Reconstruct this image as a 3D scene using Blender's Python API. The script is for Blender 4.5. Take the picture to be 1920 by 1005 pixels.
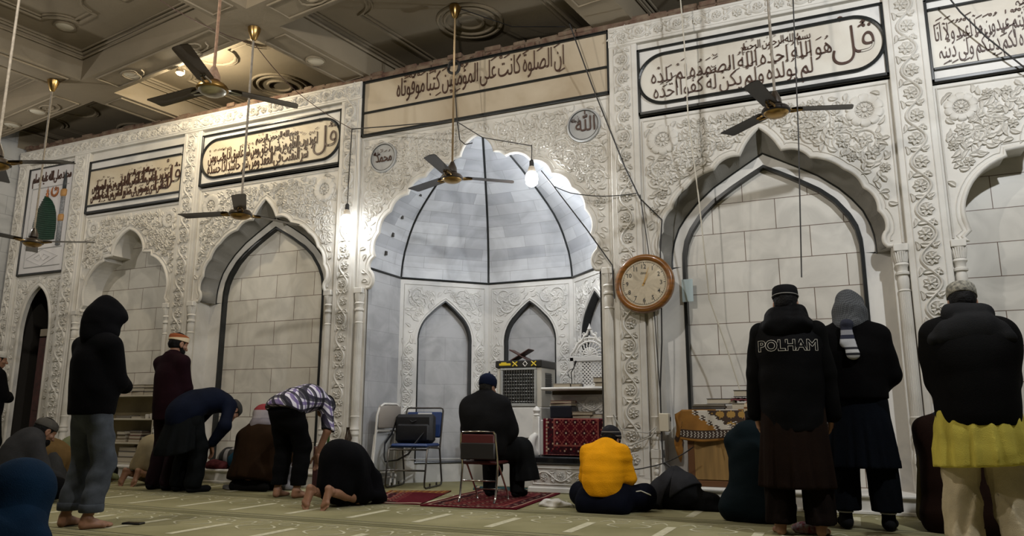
import bpy, math, random, unicodedata
import numpy as np
from mathutils import Vector, Matrix
from mathutils.geometry import tessellate_polygon
from mathutils.bvhtree import BVHTree

for o in list(bpy.data.objects):
    bpy.data.objects.remove(o)
SC = bpy.context.scene
COL = SC.collection
PI = math.pi

# ---------------------------------------------------------------- camera
FPX, PITCH, ROLL, YAW, EYE = 1411.81, 0.196447, 0.00205, 0.419632, 0.78
cp, sp, cy, sy, cr, sr = math.cos(PITCH), math.sin(PITCH), math.cos(YAW), math.sin(YAW), math.cos(ROLL), math.sin(ROLL)
FWD = Vector((-sy * cp, cy * cp, sp))
_r = Vector((cy, sy, 0)); _u = _r.cross(FWD)
RGT = _r * cr + _u * sr
UPV = _u * cr - _r * sr
cam = bpy.data.cameras.new('camera')
camo = bpy.data.objects.new('camera', cam); COL.objects.link(camo)
cam.sensor_width = 36; cam.lens = FPX / 1920 * 36; cam.clip_end = 200; cam.clip_start = .05
camo.matrix_world = Matrix(((RGT.x, UPV.x, -FWD.x, 0), (RGT.y, UPV.y, -FWD.y, 0), (RGT.z, UPV.z, -FWD.z, EYE), (0, 0, 0, 1)))
SC.camera = camo

# ---------------------------------------------------------------- world, exposure, lamps of the hall
SC.view_settings.view_transform = 'Standard'; SC.view_settings.look = 'None'
SC.view_settings.gamma = 1; SC.view_settings.use_curve_mapping = False
SC.view_settings.exposure = 0.0
w = bpy.data.worlds.new('world'); SC.world = w; w.use_nodes = True
w.node_tree.nodes['Background'].inputs[0].default_value = (1, .93, .82, 1)
w.node_tree.nodes['Background'].inputs[1].default_value = .02


def lamp(name, loc, watts, col, rad=.05, kind='POINT', **kw):
    l = bpy.data.lights.new(name, kind); l.energy = watts; l.color = col
    if kind == 'AREA':
        l.size = rad
    else:
        l.shadow_soft_size = rad
    for k, v in kw.items():
        setattr(l, k, v)
    o = bpy.data.objects.new(name, l); COL.objects.link(o); o.location = loc
    return o


COOL = (.92, .96, 1.0); NEUT = (1, .95, .86); WARM = (1, .80, .52)
lamp('hall_bulb_light', (1.7, 4.3, 4.5), 380, (.93, .965, 1), .05)
lamp('hall_bulb_light', (-2.3, 3.6, 4.5), 190, (1, .95, .88), .05)
lamp('hall_bulb_light', (-5.5, 2.9, 4.4), 175, (1, .94, .84), .05)
lamp('hall_bulb_light', (-10.4, 4.9, 4.1), 66, (1, .95, .88), .05)
BULB_A = Vector((-5.317, 7.10, 3.08)); BULB_B = Vector((-3.002, 7.25, 3.35))
lamp('hanging_bulb_light', BULB_A + Vector((0, -.06, -.1)), 12, COOL, .04)
lamp('hanging_bulb_light', BULB_B + Vector((0, .06, -.1)), 66, COOL, .04)
lamp('ceiling_spot_light', (-7.335, 6.40, 4.99), 92, (1, .87, .64), .04)

# ---------------------------------------------------------------- helpers


def at(px, py, Y):
    """a point of the hall seen at a pixel of the 1920x1005 photo, on the plane at depth Y"""
    d = RGT * ((px - 960) / FPX) + UPV * (-(py - 502.5) / FPX) + FWD
    return Vector((0, 0, EYE)) + d * (Y / d.y)


def onz(px, py, Z=0.0):
    d = RGT * ((px - 960) / FPX) + UPV * (-(py - 502.5) / FPX) + FWD
    return Vector((0, 0, EYE)) + d * ((Z - EYE) / d.z)


class MB:
    """collects faces of one mesh"""

    def __init__(s):
        s.v = []; s.f = []; s.m = []; s.uv = {}; s.M = None

    def add(s, vs, fs, m=0):
        b = len(s.v)
        if s.M is not None:
            s.v.extend(tuple(s.M @ Vector(p)) for p in vs)
        else:
            s.v.extend(tuple(p) for p in vs)
        for f in fs:
            s.f.append(tuple(b + i for i in f)); s.m.append(m)
        return b

    def box(s, lo, hi, m=0, M=None, taper=None):
        x0, y0, z0 = lo; x1, y1, z1 = hi
        vs = [Vector(p) for p in ((x0, y0, z0), (x1, y0, z0), (x1, y1, z0), (x0, y1, z0), (x0, y0, z1), (x1, y0, z1), (x1, y1, z1), (x0, y1, z1))]
        if M is not None:
            vs = [M @ p for p in vs]
        s.add(vs, ((0, 3, 2, 1), (4, 5, 6, 7), (0, 1, 5, 4), (1, 2, 6, 5), (2, 3, 7, 6), (3, 0, 4, 7)), m)

    def rbox(s, lo, hi, b=.004, m=0, M=None):
        """box with chamfered edges"""
        x0, y0, z0 = lo; x1, y1, z1 = hi
        b = min(b, abs(x1 - x0) * .45, abs(y1 - y0) * .45, abs(z1 - z0) * .45)
        bm_v = []; fs = []
        c = [(x, y, z) for z in (z0, z1) for y in (y0, y1) for x in (x0, x1)]
        idx = {}
        for i, (x, y, z) in enumerate(c):
            sx = b if x == x0 else -b; sy_ = b if y == y0 else -b; sz = b if z == z0 else -b
            idx[(i, 0)] = len(bm_v); bm_v.append((x, y + sy_, z + sz))
            idx[(i, 1)] = len(bm_v); bm_v.append((x + sx, y, z + sz))
            idx[(i, 2)] = len(bm_v); bm_v.append((x + sx, y + sy_, z))
        Q = lambda a: tuple(idx[k] for k in a)
        for ax, quads in ((0, ((0, 4, 6, 2), (1, 3, 7, 5))), (1, ((0, 1, 5, 4), (2, 6, 7, 3))), (2, ((0, 2, 3, 1), (4, 5, 7, 6)))):
            for q in quads:
                fs.append(Q([(i, ax) for i in q]))
        for a, bb in ((0, 1), (2, 3), (4, 5), (6, 7)):
            fs.append(Q([(a, 1), (a, 2), (bb, 2), (bb, 1)]))
        for a, bb in ((0, 2), (1, 3), (4, 6), (5, 7)):
            fs.append(Q([(a, 0), (bb, 0), (bb, 2), (a, 2)]))
        for a, bb in ((0, 4), (1, 5), (2, 6), (3, 7)):
            fs.append(Q([(a, 0), (a, 1), (bb, 1), (bb, 0)]))
        for i in range(8):
            fs.append(Q([(i, 0), (i, 1), (i, 2)]))
        if M is not None:
            bm_v = [M @ Vector(p) for p in bm_v]
        s.add(bm_v, fs, m)

    def quad(s, a, b, c, d, m=0):
        s.add((a, b, c, d), ((0, 1, 2, 3),), m)

    def grid(s, P, m=0, closeu=False, closev=False):
        nu, nv = len(P), len(P[0])
        vs = [p for r in P for p in r]
        fs = []
        for i in range(nu if closeu else nu - 1):
            for j in range(nv if closev else nv - 1):
                i2, j2 = (i + 1) % nu, (j + 1) % nv
                fs.append((i * nv + j, i2 * nv + j, i2 * nv + j2, i * nv + j2))
        return s.add(vs, fs, m)

    def poly(s, pts, m=0, flip=False):
        """flat (possibly concave) polygon of 3-D points"""
        pts = [Vector(p) for p in pts]
        tris = tessellate_polygon([pts])
        s.add(pts, [t[::-1] if flip else t for t in tris], m)

    def prism(s, loop, off, m=0, mside=None, back=True):
        """closed loop of 3-D points extruded by a vector"""
        off = Vector(off); a = [Vector(p) for p in loop]; b = [p + off for p in a]
        s.poly(a, m)
        if back:
            s.poly(b, m, True)
        n = len(a)
        s.add(a + b, [(i, (i + 1) % n, n + (i + 1) % n, n + i) for i in range(n)], m if mside is None else mside)

    def tube(s, pts, r, n=8, m=0, cap=True, closed=False, flat=None):
        pts = [Vector(p) for p in pts]; k = len(pts)
        rs = r if isinstance(r, (list, tuple)) else [r] * k
        T = []
        for i in range(k):
            a = pts[(i - 1) % k] if (closed or i) else pts[0]
            b = pts[(i + 1) % k] if (closed or i < k - 1) else pts[-1]
            t = (b - a); T.append(t.normalized() if t.length > 1e-9 else Vector((0, 0, 1)))
        up = Vector((0, 0, 1)) if abs(T[0].z) < .9 else Vector((1, 0, 0))
        x = T[0].cross(up).normalized(); R = []
        for i in range(k):
            x = (x - T[i] * x.dot(T[i]))
            x = x.normalized() if x.length > 1e-6 else T[i].orthogonal().normalized()
            y = T[i].cross(x)
            R.append([pts[i] + x * (rs[i] * math.cos(2 * PI * j / n)) + y * (rs[i] * (flat or 1) * math.sin(2 * PI * j / n)) for j in range(n)])
        b = s.grid(R, m, closeu=closed, closev=True)
        if cap and not closed:
            s.f.append(tuple(b + j for j in range(n))[::-1]); s.m.append(m)
            s.f.append(tuple(b + (k - 1) * n + j for j in range(n))); s.m.append(m)

    def lathe(s, prof, M=None, n=24, m=0, arc=(0, 2 * PI), caps=True):
        M = M or Matrix.Identity(4)
        full = abs(arc[1] - arc[0] - 2 * PI) < 1e-6
        R = [[M @ Vector((r * math.cos(arc[0] + (arc[1] - arc[0]) * j / n), r * math.sin(arc[0] + (arc[1] - arc[0]) * j / n), z)) for j in range(n if full else n + 1)] for r, z in prof]
        b = s.grid([list(q) for q in zip(*R)], m, closeu=full)
        if caps and full:
            k = len(prof)
            if prof[0][0] > 1e-5:
                s.f.append(tuple(b + j * k for j in range(n))[::-1]); s.m.append(m)
            if prof[-1][0] > 1e-5:
                s.f.append(tuple(b + j * k + k - 1 for j in range(n))); s.m.append(m)

    def arrays(s, V, Fc, m=0):
        b = len(s.v); s.v.extend(map(tuple, V.tolist()))
        s.f.extend(tuple(int(i) + b for i in f) for f in Fc.tolist()); s.m.extend([m] * len(Fc))

    def build(s, name, mats, parent=None, smooth=False, uv=None, angle=None):
        me = bpy.data.meshes.new(name)
        me.from_pydata(s.v, [], s.f)
        for mt in (mats if isinstance(mats, (list, tuple)) else [mats]):
            me.materials.append(mt)
        if max(s.m, default=0):
            me.polygons.foreach_set('material_index', s.m)
        if smooth:
            me.polygons.foreach_set('use_smooth', [True] * len(me.polygons))
            if angle:
                me.set_sharp_from_angle(angle=math.radians(angle))
        if uv is not None:
            l = me.uv_layers.new(name='uv')
            co = [uv(Vector(me.vertices[lp.vertex_index].co)) for lp in me.loops]
            l.data.foreach_set('uv', [c for p in co for c in p])
        me.update()
        o = bpy.data.objects.new(name, me); COL.objects.link(o)
        if parent is not None:
            o.parent = parent
        return o


def tag(o, label=None, cat=None, group=None, kind=None):
    if label: o['label'] = label
    if cat: o['category'] = cat
    if group: o['group'] = group
    if kind: o['kind'] = kind
    return o


def thing(name, label, cat, loc=(0, 0, 0), rz=0, group=None, rot=None):
    o = bpy.data.objects.new(name, None); COL.objects.link(o)
    o.location = loc; o.rotation_euler = rot or (0, 0, rz)
    o.empty_display_size = .1
    return tag(o, label, cat, group)


def struct(o, label=None):
    o['kind'] = 'structure'
    if label: o['label'] = label
    return o


def dup(root, loc, rz=None, label=None, group=None, scale=None):
    r = root.copy(); COL.objects.link(r); r.location = loc
    if rz is not None: r.rotation_euler = (0, 0, rz)
    if label: r['label'] = label
    if group: r['group'] = group
    if scale: r.scale = scale
    for ch in list(root.children):
        c = ch.copy(); COL.objects.link(c); c.parent = r
        for g in list(ch.children):
            d = g.copy(); COL.objects.link(d); d.parent = c
    return r


# ---------------------------------------------------------------- materials
def nodes(name):
    m = bpy.data.materials.new(name); m.use_nodes = True
    nt = m.node_tree; b = nt.nodes['Principled BSDF']
    return m, nt, b


def N(nt, t, **kw):
    n = nt.nodes.new(t)
    for k, v in kw.items():
        if k in n.inputs.keys() if isinstance(k, str) else False:
            n.inputs[k].default_value = v
        else:
            setattr(n, k, v)
    return n


def ramp(nt, stops, interp='LINEAR'):
    r = nt.nodes.new('ShaderNodeValToRGB'); cr_ = r.color_ramp; cr_.interpolation = interp
    while len(cr_.elements) < len(stops):
        cr_.elements.new(.5)
    for e, (p, c) in zip(cr_.elements, stops):
        e.position = p; e.color = (*c, 1)
    return r


def mat(name, col, rough=.6, metal=0, var=.0, vs=4.0, bump=0, bs=60.0, spec=.5, col2=None, coat=0, emit=None, alpha=None, sheen=0, stretch=None):
    m, nt, b = nodes(name)
    b.inputs['Roughness'].default_value = rough; b.inputs['Metallic'].default_value = metal
    b.inputs['Base Color'].default_value = (*col, 1)
    b.inputs['Specular IOR Level'].default_value = spec
    if coat: b.inputs['Coat Weight'].default_value = coat
    if sheen: b.inputs['Sheen Weight'].default_value = sheen
    if emit:
        b.inputs['Emission Color'].default_value = (*emit[0], 1); b.inputs['Emission Strength'].default_value = emit[1]
    tc = nt.nodes.new('ShaderNodeTexCoord'); vec = tc.outputs['Object']
    if stretch:
        mp = nt.nodes.new('ShaderNodeMapping'); mp.inputs['Scale'].default_value = stretch
        nt.links.new(vec, mp.inputs[0]); vec = mp.outputs[0]
    if var or col2:
        n = N(nt, 'ShaderNodeTexNoise'); n.inputs['Scale'].default_value = vs; n.inputs['Detail'].default_value = 6
        nt.links.new(vec, n.inputs['Vector'])
        c2 = col2 or tuple(c * (1 - var) for c in col)
        r = ramp(nt, [(.35, c2), (.65, col)])
        nt.links.new(n.outputs['Fac'], r.inputs[0]); nt.links.new(r.outputs[0], b.inputs['Base Color'])
    if bump:
        n = N(nt, 'ShaderNodeTexNoise'); n.inputs['Scale'].default_value = bs; n.inputs['Detail'].default_value = 4
        nt.links.new(vec, n.inputs['Vector'])
        bp = nt.nodes.new('ShaderNodeBump'); bp.inputs['Strength'].default_value = bump; bp.inputs['Distance'].default_value = .01
        nt.links.new(n.outputs['Fac'], bp.inputs['Height']); nt.links.new(bp.outputs[0], b.inputs['Normal'])
    return m


def marble(name, col, vein, rough=.55, scale=1.6, amt=.8):
    m, nt, b = nodes(name)
    tc = nt.nodes.new('ShaderNodeTexCoord')
    n1 = N(nt, 'ShaderNodeTexNoise'); n1.inputs['Scale'].default_value = scale; n1.inputs['Detail'].default_value = 8; n1.inputs['Distortion'].default_value = 1.2
    n2 = N(nt, 'ShaderNodeTexNoise'); n2.inputs['Scale'].default_value = scale * 14; n2.inputs['Detail'].default_value = 3
    nt.links.new(tc.outputs['Object'], n1.inputs['Vector']); nt.links.new(tc.outputs['Object'], n2.inputs['Vector'])
    r = ramp(nt, [(.38, vein), (.5, tuple(a * .35 + c * .65 for a, c in zip(vein, col))), (.62, col)])
    nt.links.new(n1.outputs['Fac'], r.inputs[0])
    mx = nt.nodes.new('ShaderNodeMixRGB'); mx.blend_type = 'MULTIPLY'; mx.inputs[0].default_value = .06
    r2 = ramp(nt, [(.3, (.6, .6, .6)), (.7, (1, 1, 1))]); nt.links.new(n2.outputs['Fac'], r2.inputs[0])
    nt.links.new(r.outputs[0], mx.inputs[1]); nt.links.new(r2.outputs[0], mx.inputs[2])
    nt.links.new(mx.outputs[0], b.inputs['Base Color'])
    b.inputs['Roughness'].default_value = rough; b.inputs['Specular IOR Level'].default_value = .35
    return m


def tiles(name, c1, c2, joint, bw, bh, sx=0, sz=0, mortar=.004, uv=False, rough=.4, vein=.1, bias=0.0, axis='x'):
    """marble blocks in running bond"""
    m, nt, b = nodes(name)
    tc = nt.nodes.new('ShaderNodeTexCoord')
    sp_ = nt.nodes.new('ShaderNodeSeparateXYZ'); cb = nt.nodes.new('ShaderNodeCombineXYZ')
    if uv:
        nt.links.new(tc.outputs['UV'], sp_.inputs[0]); ax, az = 'X', 'Y'
    else:
        nt.links.new(tc.outputs['Object'], sp_.inputs[0]); ax, az = ('X' if axis == 'x' else 'Y'), 'Z'
    a1 = N(nt, 'ShaderNodeMath', operation='SUBTRACT'); a1.inputs[1].default_value = sx
    a2 = N(nt, 'ShaderNodeMath', operation='SUBTRACT'); a2.inputs[1].default_value = sz
    nt.links.new(sp_.outputs[ax], a1.inputs[0]); nt.links.new(sp_.outputs[az], a2.inputs[0])
    nt.links.new(a1.outputs[0], cb.inputs[0]); nt.links.new(a2.outputs[0], cb.inputs[1])
    br = nt.nodes.new('ShaderNodeTexBrick')
    br.inputs['Scale'].default_value = 1; br.inputs['Brick Width'].default_value = bw; br.inputs['Row Height'].default_value = bh
    br.inputs['Mortar Size'].default_value = mortar; br.inputs['Mortar Smooth'].default_value = .2; br.inputs['Bias'].default_value = bias
    br.inputs['Color1'].default_value = (*c1, 1); br.inputs['Color2'].default_value = (*c2, 1); br.inputs['Mortar'].default_value = (*joint, 1)
    nt.links.new(cb.outputs[0], br.inputs['Vector'])
    n1 = N(nt, 'ShaderNodeTexNoise'); n1.inputs['Scale'].default_value = 2.2; n1.inputs['Detail'].default_value = 8; n1.inputs['Distortion'].default_value = 1.5
    nt.links.new(tc.outputs['Object'], n1.inputs['Vector'])
    r2 = ramp(nt, [(.35, (1 - vein * 2,) * 3), (.6, (1, 1, 1))]); nt.links.new(n1.outputs['Fac'], r2.inputs[0])
    mx = nt.nodes.new('ShaderNodeMixRGB'); mx.blend_type = 'MULTIPLY'; mx.inputs[0].default_value = 1
    nt.links.new(br.outputs[0], mx.inputs[1]); nt.links.new(r2.outputs[0], mx.inputs[2])
    nt.links.new(mx.outputs[0], b.inputs['Base Color'])
    b.inputs['Roughness'].default_value = rough; b.inputs['Specular IOR Level'].default_value = .35
    return m


MARBLE = marble('carved marble', (.66, .635, .585), (.55, .52, .465))
MARBLE_P = marble('pale marble panel', (.70, .67, .595), (.57, .52, .44), scale=.9)
PANEL_TAN = marble('stained tan panel', (.54, .46, .345), (.40, .32, .22), scale=.8)
PANEL_CREAM = marble('cream panel', (.66, .59, .46), (.54, .46, .33), scale=.9)
MARBLE_W = marble('white marble', (.72, .70, .66), (.55, .54, .52))
SOFFIT = marble('shade-darkened grey soffit marble', (.25, .24, .215), (.17, .16, .14))  # grey stone with the shade under the arches put into its colour
BLACK = mat('black marble', (.018, .020, .020), .3, var=.4, vs=6)
GREYM = tiles('grey marble tile', (.51, .51, .515), (.42, .42, .43), (.30, .30, .30), .52, .30, mortar=.002, uv=True, vein=.12)
VAULT = tiles('vault marble tile', (.62, .63, .65), (.42, .43, .46), (.34, .34, .35), .52, .148, mortar=.0022, uv=True, vein=.10)
TILE_R = tiles('wall block marble', (.69, .665, .61), (.63, .60, .54), (.16, .11, .08), .61, .305, .36, .175)
TILE_L = tiles('wall block marble beyond', (.66, .635, .575), (.60, .57, .505), (.16, .11, .08), .61, .305, -.07, .175)
TILE_F = tiles('wall block marble far', (.66, .635, .575), (.60, .57, .505), (.16, .11, .08), .61, .305, -.12, .175)
SIDE_T = tiles('side wall marble', (.50, .50, .49), (.44, .44, .43), (.3, .3, .3), .6, .3, axis='y')
INK = mat('carved brown lettering', (.055, .022, .012), .5)
PLASTER = mat('dusty plaster', (.25, .205, .140), .8, var=.16, vs=1.2, bump=.15, bs=30)
PLASTER_D = mat('moulding plaster', (.25, .205, .140), .8, var=.15, vs=5)
BRICKM = mat('rough red brick', (.115, .062, .042), .9, col2=(.19, .14, .095), vs=9, bump=.8, bs=40)
DARKV = mat('shade-darkened void plaster', (.05, .045, .04), .9)  # darkness of the unlit spaces put into the colour
# ---------------------------------------------------------------- carved relief
class Relief:
    """raised floral carving laid out in (u, z) and mapped to the hall by M(u, z, h)"""

    def __init__(s, M):
        s.mb = MB(); s.M = M

    def strip(s, pts, wid, hgt, prof):
        """ridge along a 2-D path; prof = [(side, height)] across it"""
        k = len(pts); P = []
        for i in range(k):
            a = pts[max(i - 1, 0)]; b = pts[min(i + 1, k - 1)]
            t = (b[0] - a[0], b[1] - a[1]); L = math.hypot(*t) or 1; nx, nz = -t[1] / L, t[0] / L
            wv = wid[i] if isinstance(wid, list) else wid; hv = hgt[i] if isinstance(hgt, list) else hgt
            P.append([s.M(pts[i][0] + nx * wv * q, pts[i][1] + nz * wv * q, hv * hh) for q, hh in prof])
        s.mb.grid(P)

    def stem(s, pts, r, h=None, taper=True):
        k = len(pts); h = h or r * 1.3
        wl = [r * (min(1, .35 + 2.2 * min(i, k - 1 - i) / k) if taper else 1) for i in range(k)]
        s.strip(pts, wl, [h * x / r for x in wl], [(-1, -.1), (-.6, .75), (0, 1), (.6, .75), (1, -.1)])

    def leaf(s, u, z, a, L, W, h, bend=0.0, n=6):
        pts = []; wl = []; hl = []
        for i in range(n):
            t = i / (n - 1); b = a + bend * t
            pts.append((u + math.cos(b) * L * t, z + math.sin(b) * L * t))
            q = math.sin(PI * (t ** .75)) if 0 < t < 1 else .04
            wl.append(W * max(q, .05)); hl.append(h * (.45 + .55 * max(q, 0)))
        s.strip(pts, wl, hl, [(-1, -.1), (-.75, .9), (0, .3), (.75, .9), (1, -.1)])

    def dome(s, u, z, r, h, n=8):
        c = s.M(u, z, h)
        R1 = [s.M(u + r * .7 * math.cos(2 * PI * i / n), z + r * .7 * math.sin(2 * PI * i / n), h * .75) for i in range(n)]
        R0 = [s.M(u + r * math.cos(2 * PI * i / n), z + r * math.sin(2 * PI * i / n), -.002) for i in range(n)]
        s.mb.add([c] + R1 + R0, [(0, 1 + i, 1 + (i + 1) % n) for i in range(n)] + [(1 + i, 1 + n + i, 1 + n + (i + 1) % n, 1 + (i + 1) % n) for i in range(n)])

    def flower(s, u, z, r, h, n=7, rot=0):
        for i in range(n):
            a = rot + 2 * PI * i / n
            s.leaf(u + .18 * r * math.cos(a), z + .18 * r * math.sin(a), a, r * .85, r * .40, h, n=5)
        s.dome(u, z, r * .28, h * 1.25, 7)

    def rosette(s, u, z, r, h):
        n = 10
        for i in range(n):
            a = 2 * PI * (i + .5) / n; pts = []; wl = []; hl = []
            for t, q, hh in ((.45, .55, .6), (.6, .8, .95), (.8, 1.0, 1.0), (.93, .8, .8), (1.0, .3, .2)):
                pts.append((u + r * t * math.cos(a), z + r * t * math.sin(a))); wl.append(r * .31 * q); hl.append(h * hh * .8)
            s.strip(pts, wl, hl, [(-1, -.1), (-.8, .9), (0, .65), (.8, .9), (1, -.1)])
        for i in range(n):
            a = 2 * PI * i / n
            s.leaf(u + .16 * r * math.cos(a), z + .16 * r * math.sin(a), a, r * .34, r * .12, h * .5, n=5)
        s.dome(u, z, r * .16, h * .7, 10)
        s.stem([(u + r * .5 * math.cos(2 * PI * i / 24), z + r * .5 * math.sin(2 * PI * i / 24)) for i in range(25)], r * .03, h * .55, False)

    def arc(s, u, z, r, a0, a1, w, n=13):
        s.stem([(u + r * math.cos(a0 + (a1 - a0) * i / (n - 1)), z + r * math.sin(a0 + (a1 - a0) * i / (n - 1))) for i in range(n)], w)

    def band(s, p0, p1, wid, h=.016, unit=.215, rng=None):
        """scrolling vine with a flower in every bend, from p0 to p1"""
        rng = rng or random.Random(5)
        L = math.hypot(p1[0] - p0[0], p1[1] - p0[1]); n = max(1, round(L / unit)); st = L / n
        tx, tz = (p1[0] - p0[0]) / L, (p1[1] - p0[1]) / L; ang = math.atan2(tz, tx)
        Q = lambda a, b: (p0[0] + tx * a - tz * b, p0[1] + tz * a + tx * b)
        hw = wid / 2
        vine = []
        for i in range(n * 8 + 1):
            t = i / 8; vine.append(Q(t * st, hw * .72 * math.sin(PI * t + .0)))
        s.stem(vine, .013, h * .9, False)
        for k in range(n):
            sd = 1 if k % 2 == 0 else -1
            c = Q((k + .5) * st, -sd * hw * .16)
            s.flower(c[0], c[1], min(hw * .60, st * .40), h * 1.15, 7, rng.random())
            r = min(hw * .62, st * .46)
            a0 = ang + sd * PI / 2
            s.arc(c[0], c[1], r, a0 - sd * 1.9, a0 + sd * 1.6, .012)
            for q, bn in ((-1, .7), (1, -.7)):
                e = Q((k + .5 + q * .40) * st, -sd * hw * .66)
                s.leaf(e[0], e[1], ang + (0 if q > 0 else PI) + sd * q * .9, st * .44, .024, h, bend=bn)
                e = Q((k + .5 + q * .34) * st, sd * hw * .86)
                s.leaf(e[0], e[1], ang - q * sd * .5 + (PI if q < 0 else 0), st * .38, .020, h, bend=-bn)

    def fill(s, poly, sp=.20, h=.02, seed=1, ros=()):
        """arabesque that fills a polygon, with large rosettes at given places"""
        rng = random.Random(seed)
        A = np.array(poly); B = np.roll(A, -1, 0)

        def dist(p):
            p = np.array(p); ab = B - A; t = np.clip(((p - A) * ab).sum(1) / np.maximum((ab * ab).sum(1), 1e-12), 0, 1)
            d = np.sqrt((((A + ab * t[:, None]) - p) ** 2).sum(1)).min()
            c = ((A[:, 1] > p[1]) != (B[:, 1] > p[1])) & (p[0] < (B[:, 0] - A[:, 0]) * (p[1] - A[:, 1]) / np.where(B[:, 1] == A[:, 1], 1e-9, B[:, 1] - A[:, 1]) + A[:, 0])
            return d if c.sum() % 2 else -d
        for u, z, r in ros:
            s.rosette(u, z, r, h * 1.25)
            for k in range(5):
                a = rng.uniform(0, 2 * PI)
                e = (u + r * 1.12 * math.cos(a), z + r * 1.12 * math.sin(a))
                if dist(e) > .03:
                    s.leaf(e[0], e[1], a + 1.3, .10, .02, h, .6)
        cs = []; cs2 = []
        lo, hi = A.min(0), A.max(0); row = 0; z = lo[1] + sp * .5
        while z < hi[1]:
            u = lo[0] + (sp * .5 if row % 2 else 0)
            while u < hi[0]:
                p = (u + rng.uniform(-.025, .025), z + rng.uniform(-.02, .02))
                if dist(p) > .055 and all(math.hypot(p[0] - a, p[1] - b) > r + .055 for a, b, r in ros):
                    cs.append(p)
                u += sp
            z += sp * .86; row += 1
        for k in range(int(900 * (hi[0] - lo[0]) * (hi[1] - lo[1]))):      # leaves in what is left over
            p = (rng.uniform(lo[0], hi[0]), rng.uniform(lo[1], hi[1]))
            if dist(p) > .028 and all((p[0] - q[0]) ** 2 + (p[1] - q[1]) ** 2 > .088 ** 2 for q in cs) and all(math.hypot(p[0] - a, p[1] - b) > r + .03 for a, b, r in ros):
                cs2.append(p); a = rng.uniform(0, 6.3)
                if all((p[0] - q[0]) ** 2 + (p[1] - q[1]) ** 2 > .055 ** 2 for q in cs2[:-1]):
                    s.leaf(p[0] - .035 * math.cos(a), p[1] - .035 * math.sin(a), a, .085, .024, h, .6)
                else: cs2.pop()
        for i, (u, z) in enumerate(cs):
            big = dist((u, z)) > .10
            r = .064 if big else .046
            s.flower(u, z, r, h, rng.choice((6, 7, 8)), rng.random())
            a0 = rng.uniform(0, 2 * PI); sg = rng.choice((-1, 1))
            if big:
                s.arc(u, z, .092, a0, a0 + sg * 4.2, .0135, 13)
            near = sorted(cs, key=lambda q: (q[0] - u) ** 2 + (q[1] - z) ** 2)[1:3]
            for q in near:
                if q > (u, z):
                    mx, mz = (u + q[0]) / 2, (z + q[1]) / 2; dx, dz = q[0] - u, q[1] - z
                    if math.hypot(dx, dz) < sp * 1.35 and dist((mx, mz)) > .03:
                        pts = []
                        for k in range(8):
                            t = .24 + .52 * k / 7; o = .35 * math.sin((t - .5) * 2 * PI) * sg * .5
                            pts.append((u + dx * t - dz * o * .7, z + dz * t + dx * o * .7))
                        s.stem(pts, .0135)
            for k in range(5):
                a = a0 + k * 2 * PI / 5 + rng.uniform(-.3, .3)
                rr = .098 if big else .055
                e = (u + rr * math.cos(a), z + rr * math.sin(a)); e2 = (e[0] + .06 * math.cos(a + sg * 1.1), e[1] + .06 * math.sin(a + sg * 1.1))
                if dist(e) > .022 and dist(e2) > .018 and all(math.hypot(e2[0] - x, e2[1] - y) > rs + .01 for x, y, rs in ros):
                    s.leaf(e[0], e[1], a + sg * .9, rng.uniform(.075, .115), rng.uniform(.021, .029), h * rng.uniform(.8, 1.1), sg * .7)

    def frame(s, poly, w=.008, h=.010, closed=True):
        k = list(poly) + ([poly[0]] if closed else [])
        for a, b in zip(k, k[1:]):
            s.stem([a, b], w, h, False)

    def build(s, name, parent=None, m=None):
        return s.mb.build(name, m or MARBLE, parent, smooth=True, angle=50)


# ---------------------------------------------------------------- lettering
_forms = {}
for _c in list(range(0xFB50, 0xFBB2)) + list(range(0xFE70, 0xFEFD)):
    _d = unicodedata.decomposition(chr(_c)).split()
    if len(_d) == 2:
        _forms.setdefault(chr(int(_d[1], 16)), {})[_d[0]] = chr(_c)
_LIG = {'ا': 0xFEFB, 'أ': 0xFEF7, 'إ': 0xFEF9, 'آ': 0xFEF5}
MARKS = 'ًٌٍَُِّْٰ'


def shape(txt):
    out = []; prev = False; i = 0; L = list(txt)
    while i < len(L):
        c = L[i]
        if c == 'ل' and i + 1 < len(L) and L[i + 1] in _LIG:
            out.append(chr(_LIG[L[i + 1]] + (1 if prev else 0))); prev = False; i += 2; continue
        f = _forms.get(c)
        if not f:
            out.append(c); prev = False; i += 1; continue
        nx = L[i + 1] if i + 1 < len(L) else None
        cn = '<initial>' in f and nx in _forms and '<final>' in _forms[nx]
        g = f.get('<medial>') if prev and cn else f.get('<final>') if prev else f.get('<initial>') if cn else f.get('<isolated>')
        out.append(g or c); prev = cn; i += 1
    return ''.join(out[::-1])


_tc = {}


def glyphs(body, ext=.0, outline=0.0, weight=0.0):
    """vertices and faces of a piece of writing, 1 unit high type, and its width"""
    key = (body, ext, outline, weight)
    if key in _tc: return _tc[key]
    cu = bpy.data.curves.new('type', 'FONT'); cu.body = body; cu.size = 1; cu.extrude = ext; cu.resolution_u = 3; cu.offset = weight
    if outline:
        cu.fill_mode = 'NONE'; cu.bevel_depth = outline; cu.bevel_resolution = 1
    o = bpy.data.objects.new('type', cu); COL.objects.link(o)
    dg = bpy.context.evaluated_depsgraph_get(); dg.update()
    me = bpy.data.meshes.new_from_object(o.evaluated_get(dg))
    n = len(me.vertices); V = np.zeros(n * 3); me.vertices.foreach_get('co', V); V = V.reshape(-1, 3)
    Fc = [tuple(p.vertices) for p in me.polygons]
    bpy.data.objects.remove(o); bpy.data.curves.remove(cu); bpy.data.meshes.remove(me)
    _tc[key] = (V, Fc)
    return _tc[key]


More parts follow.
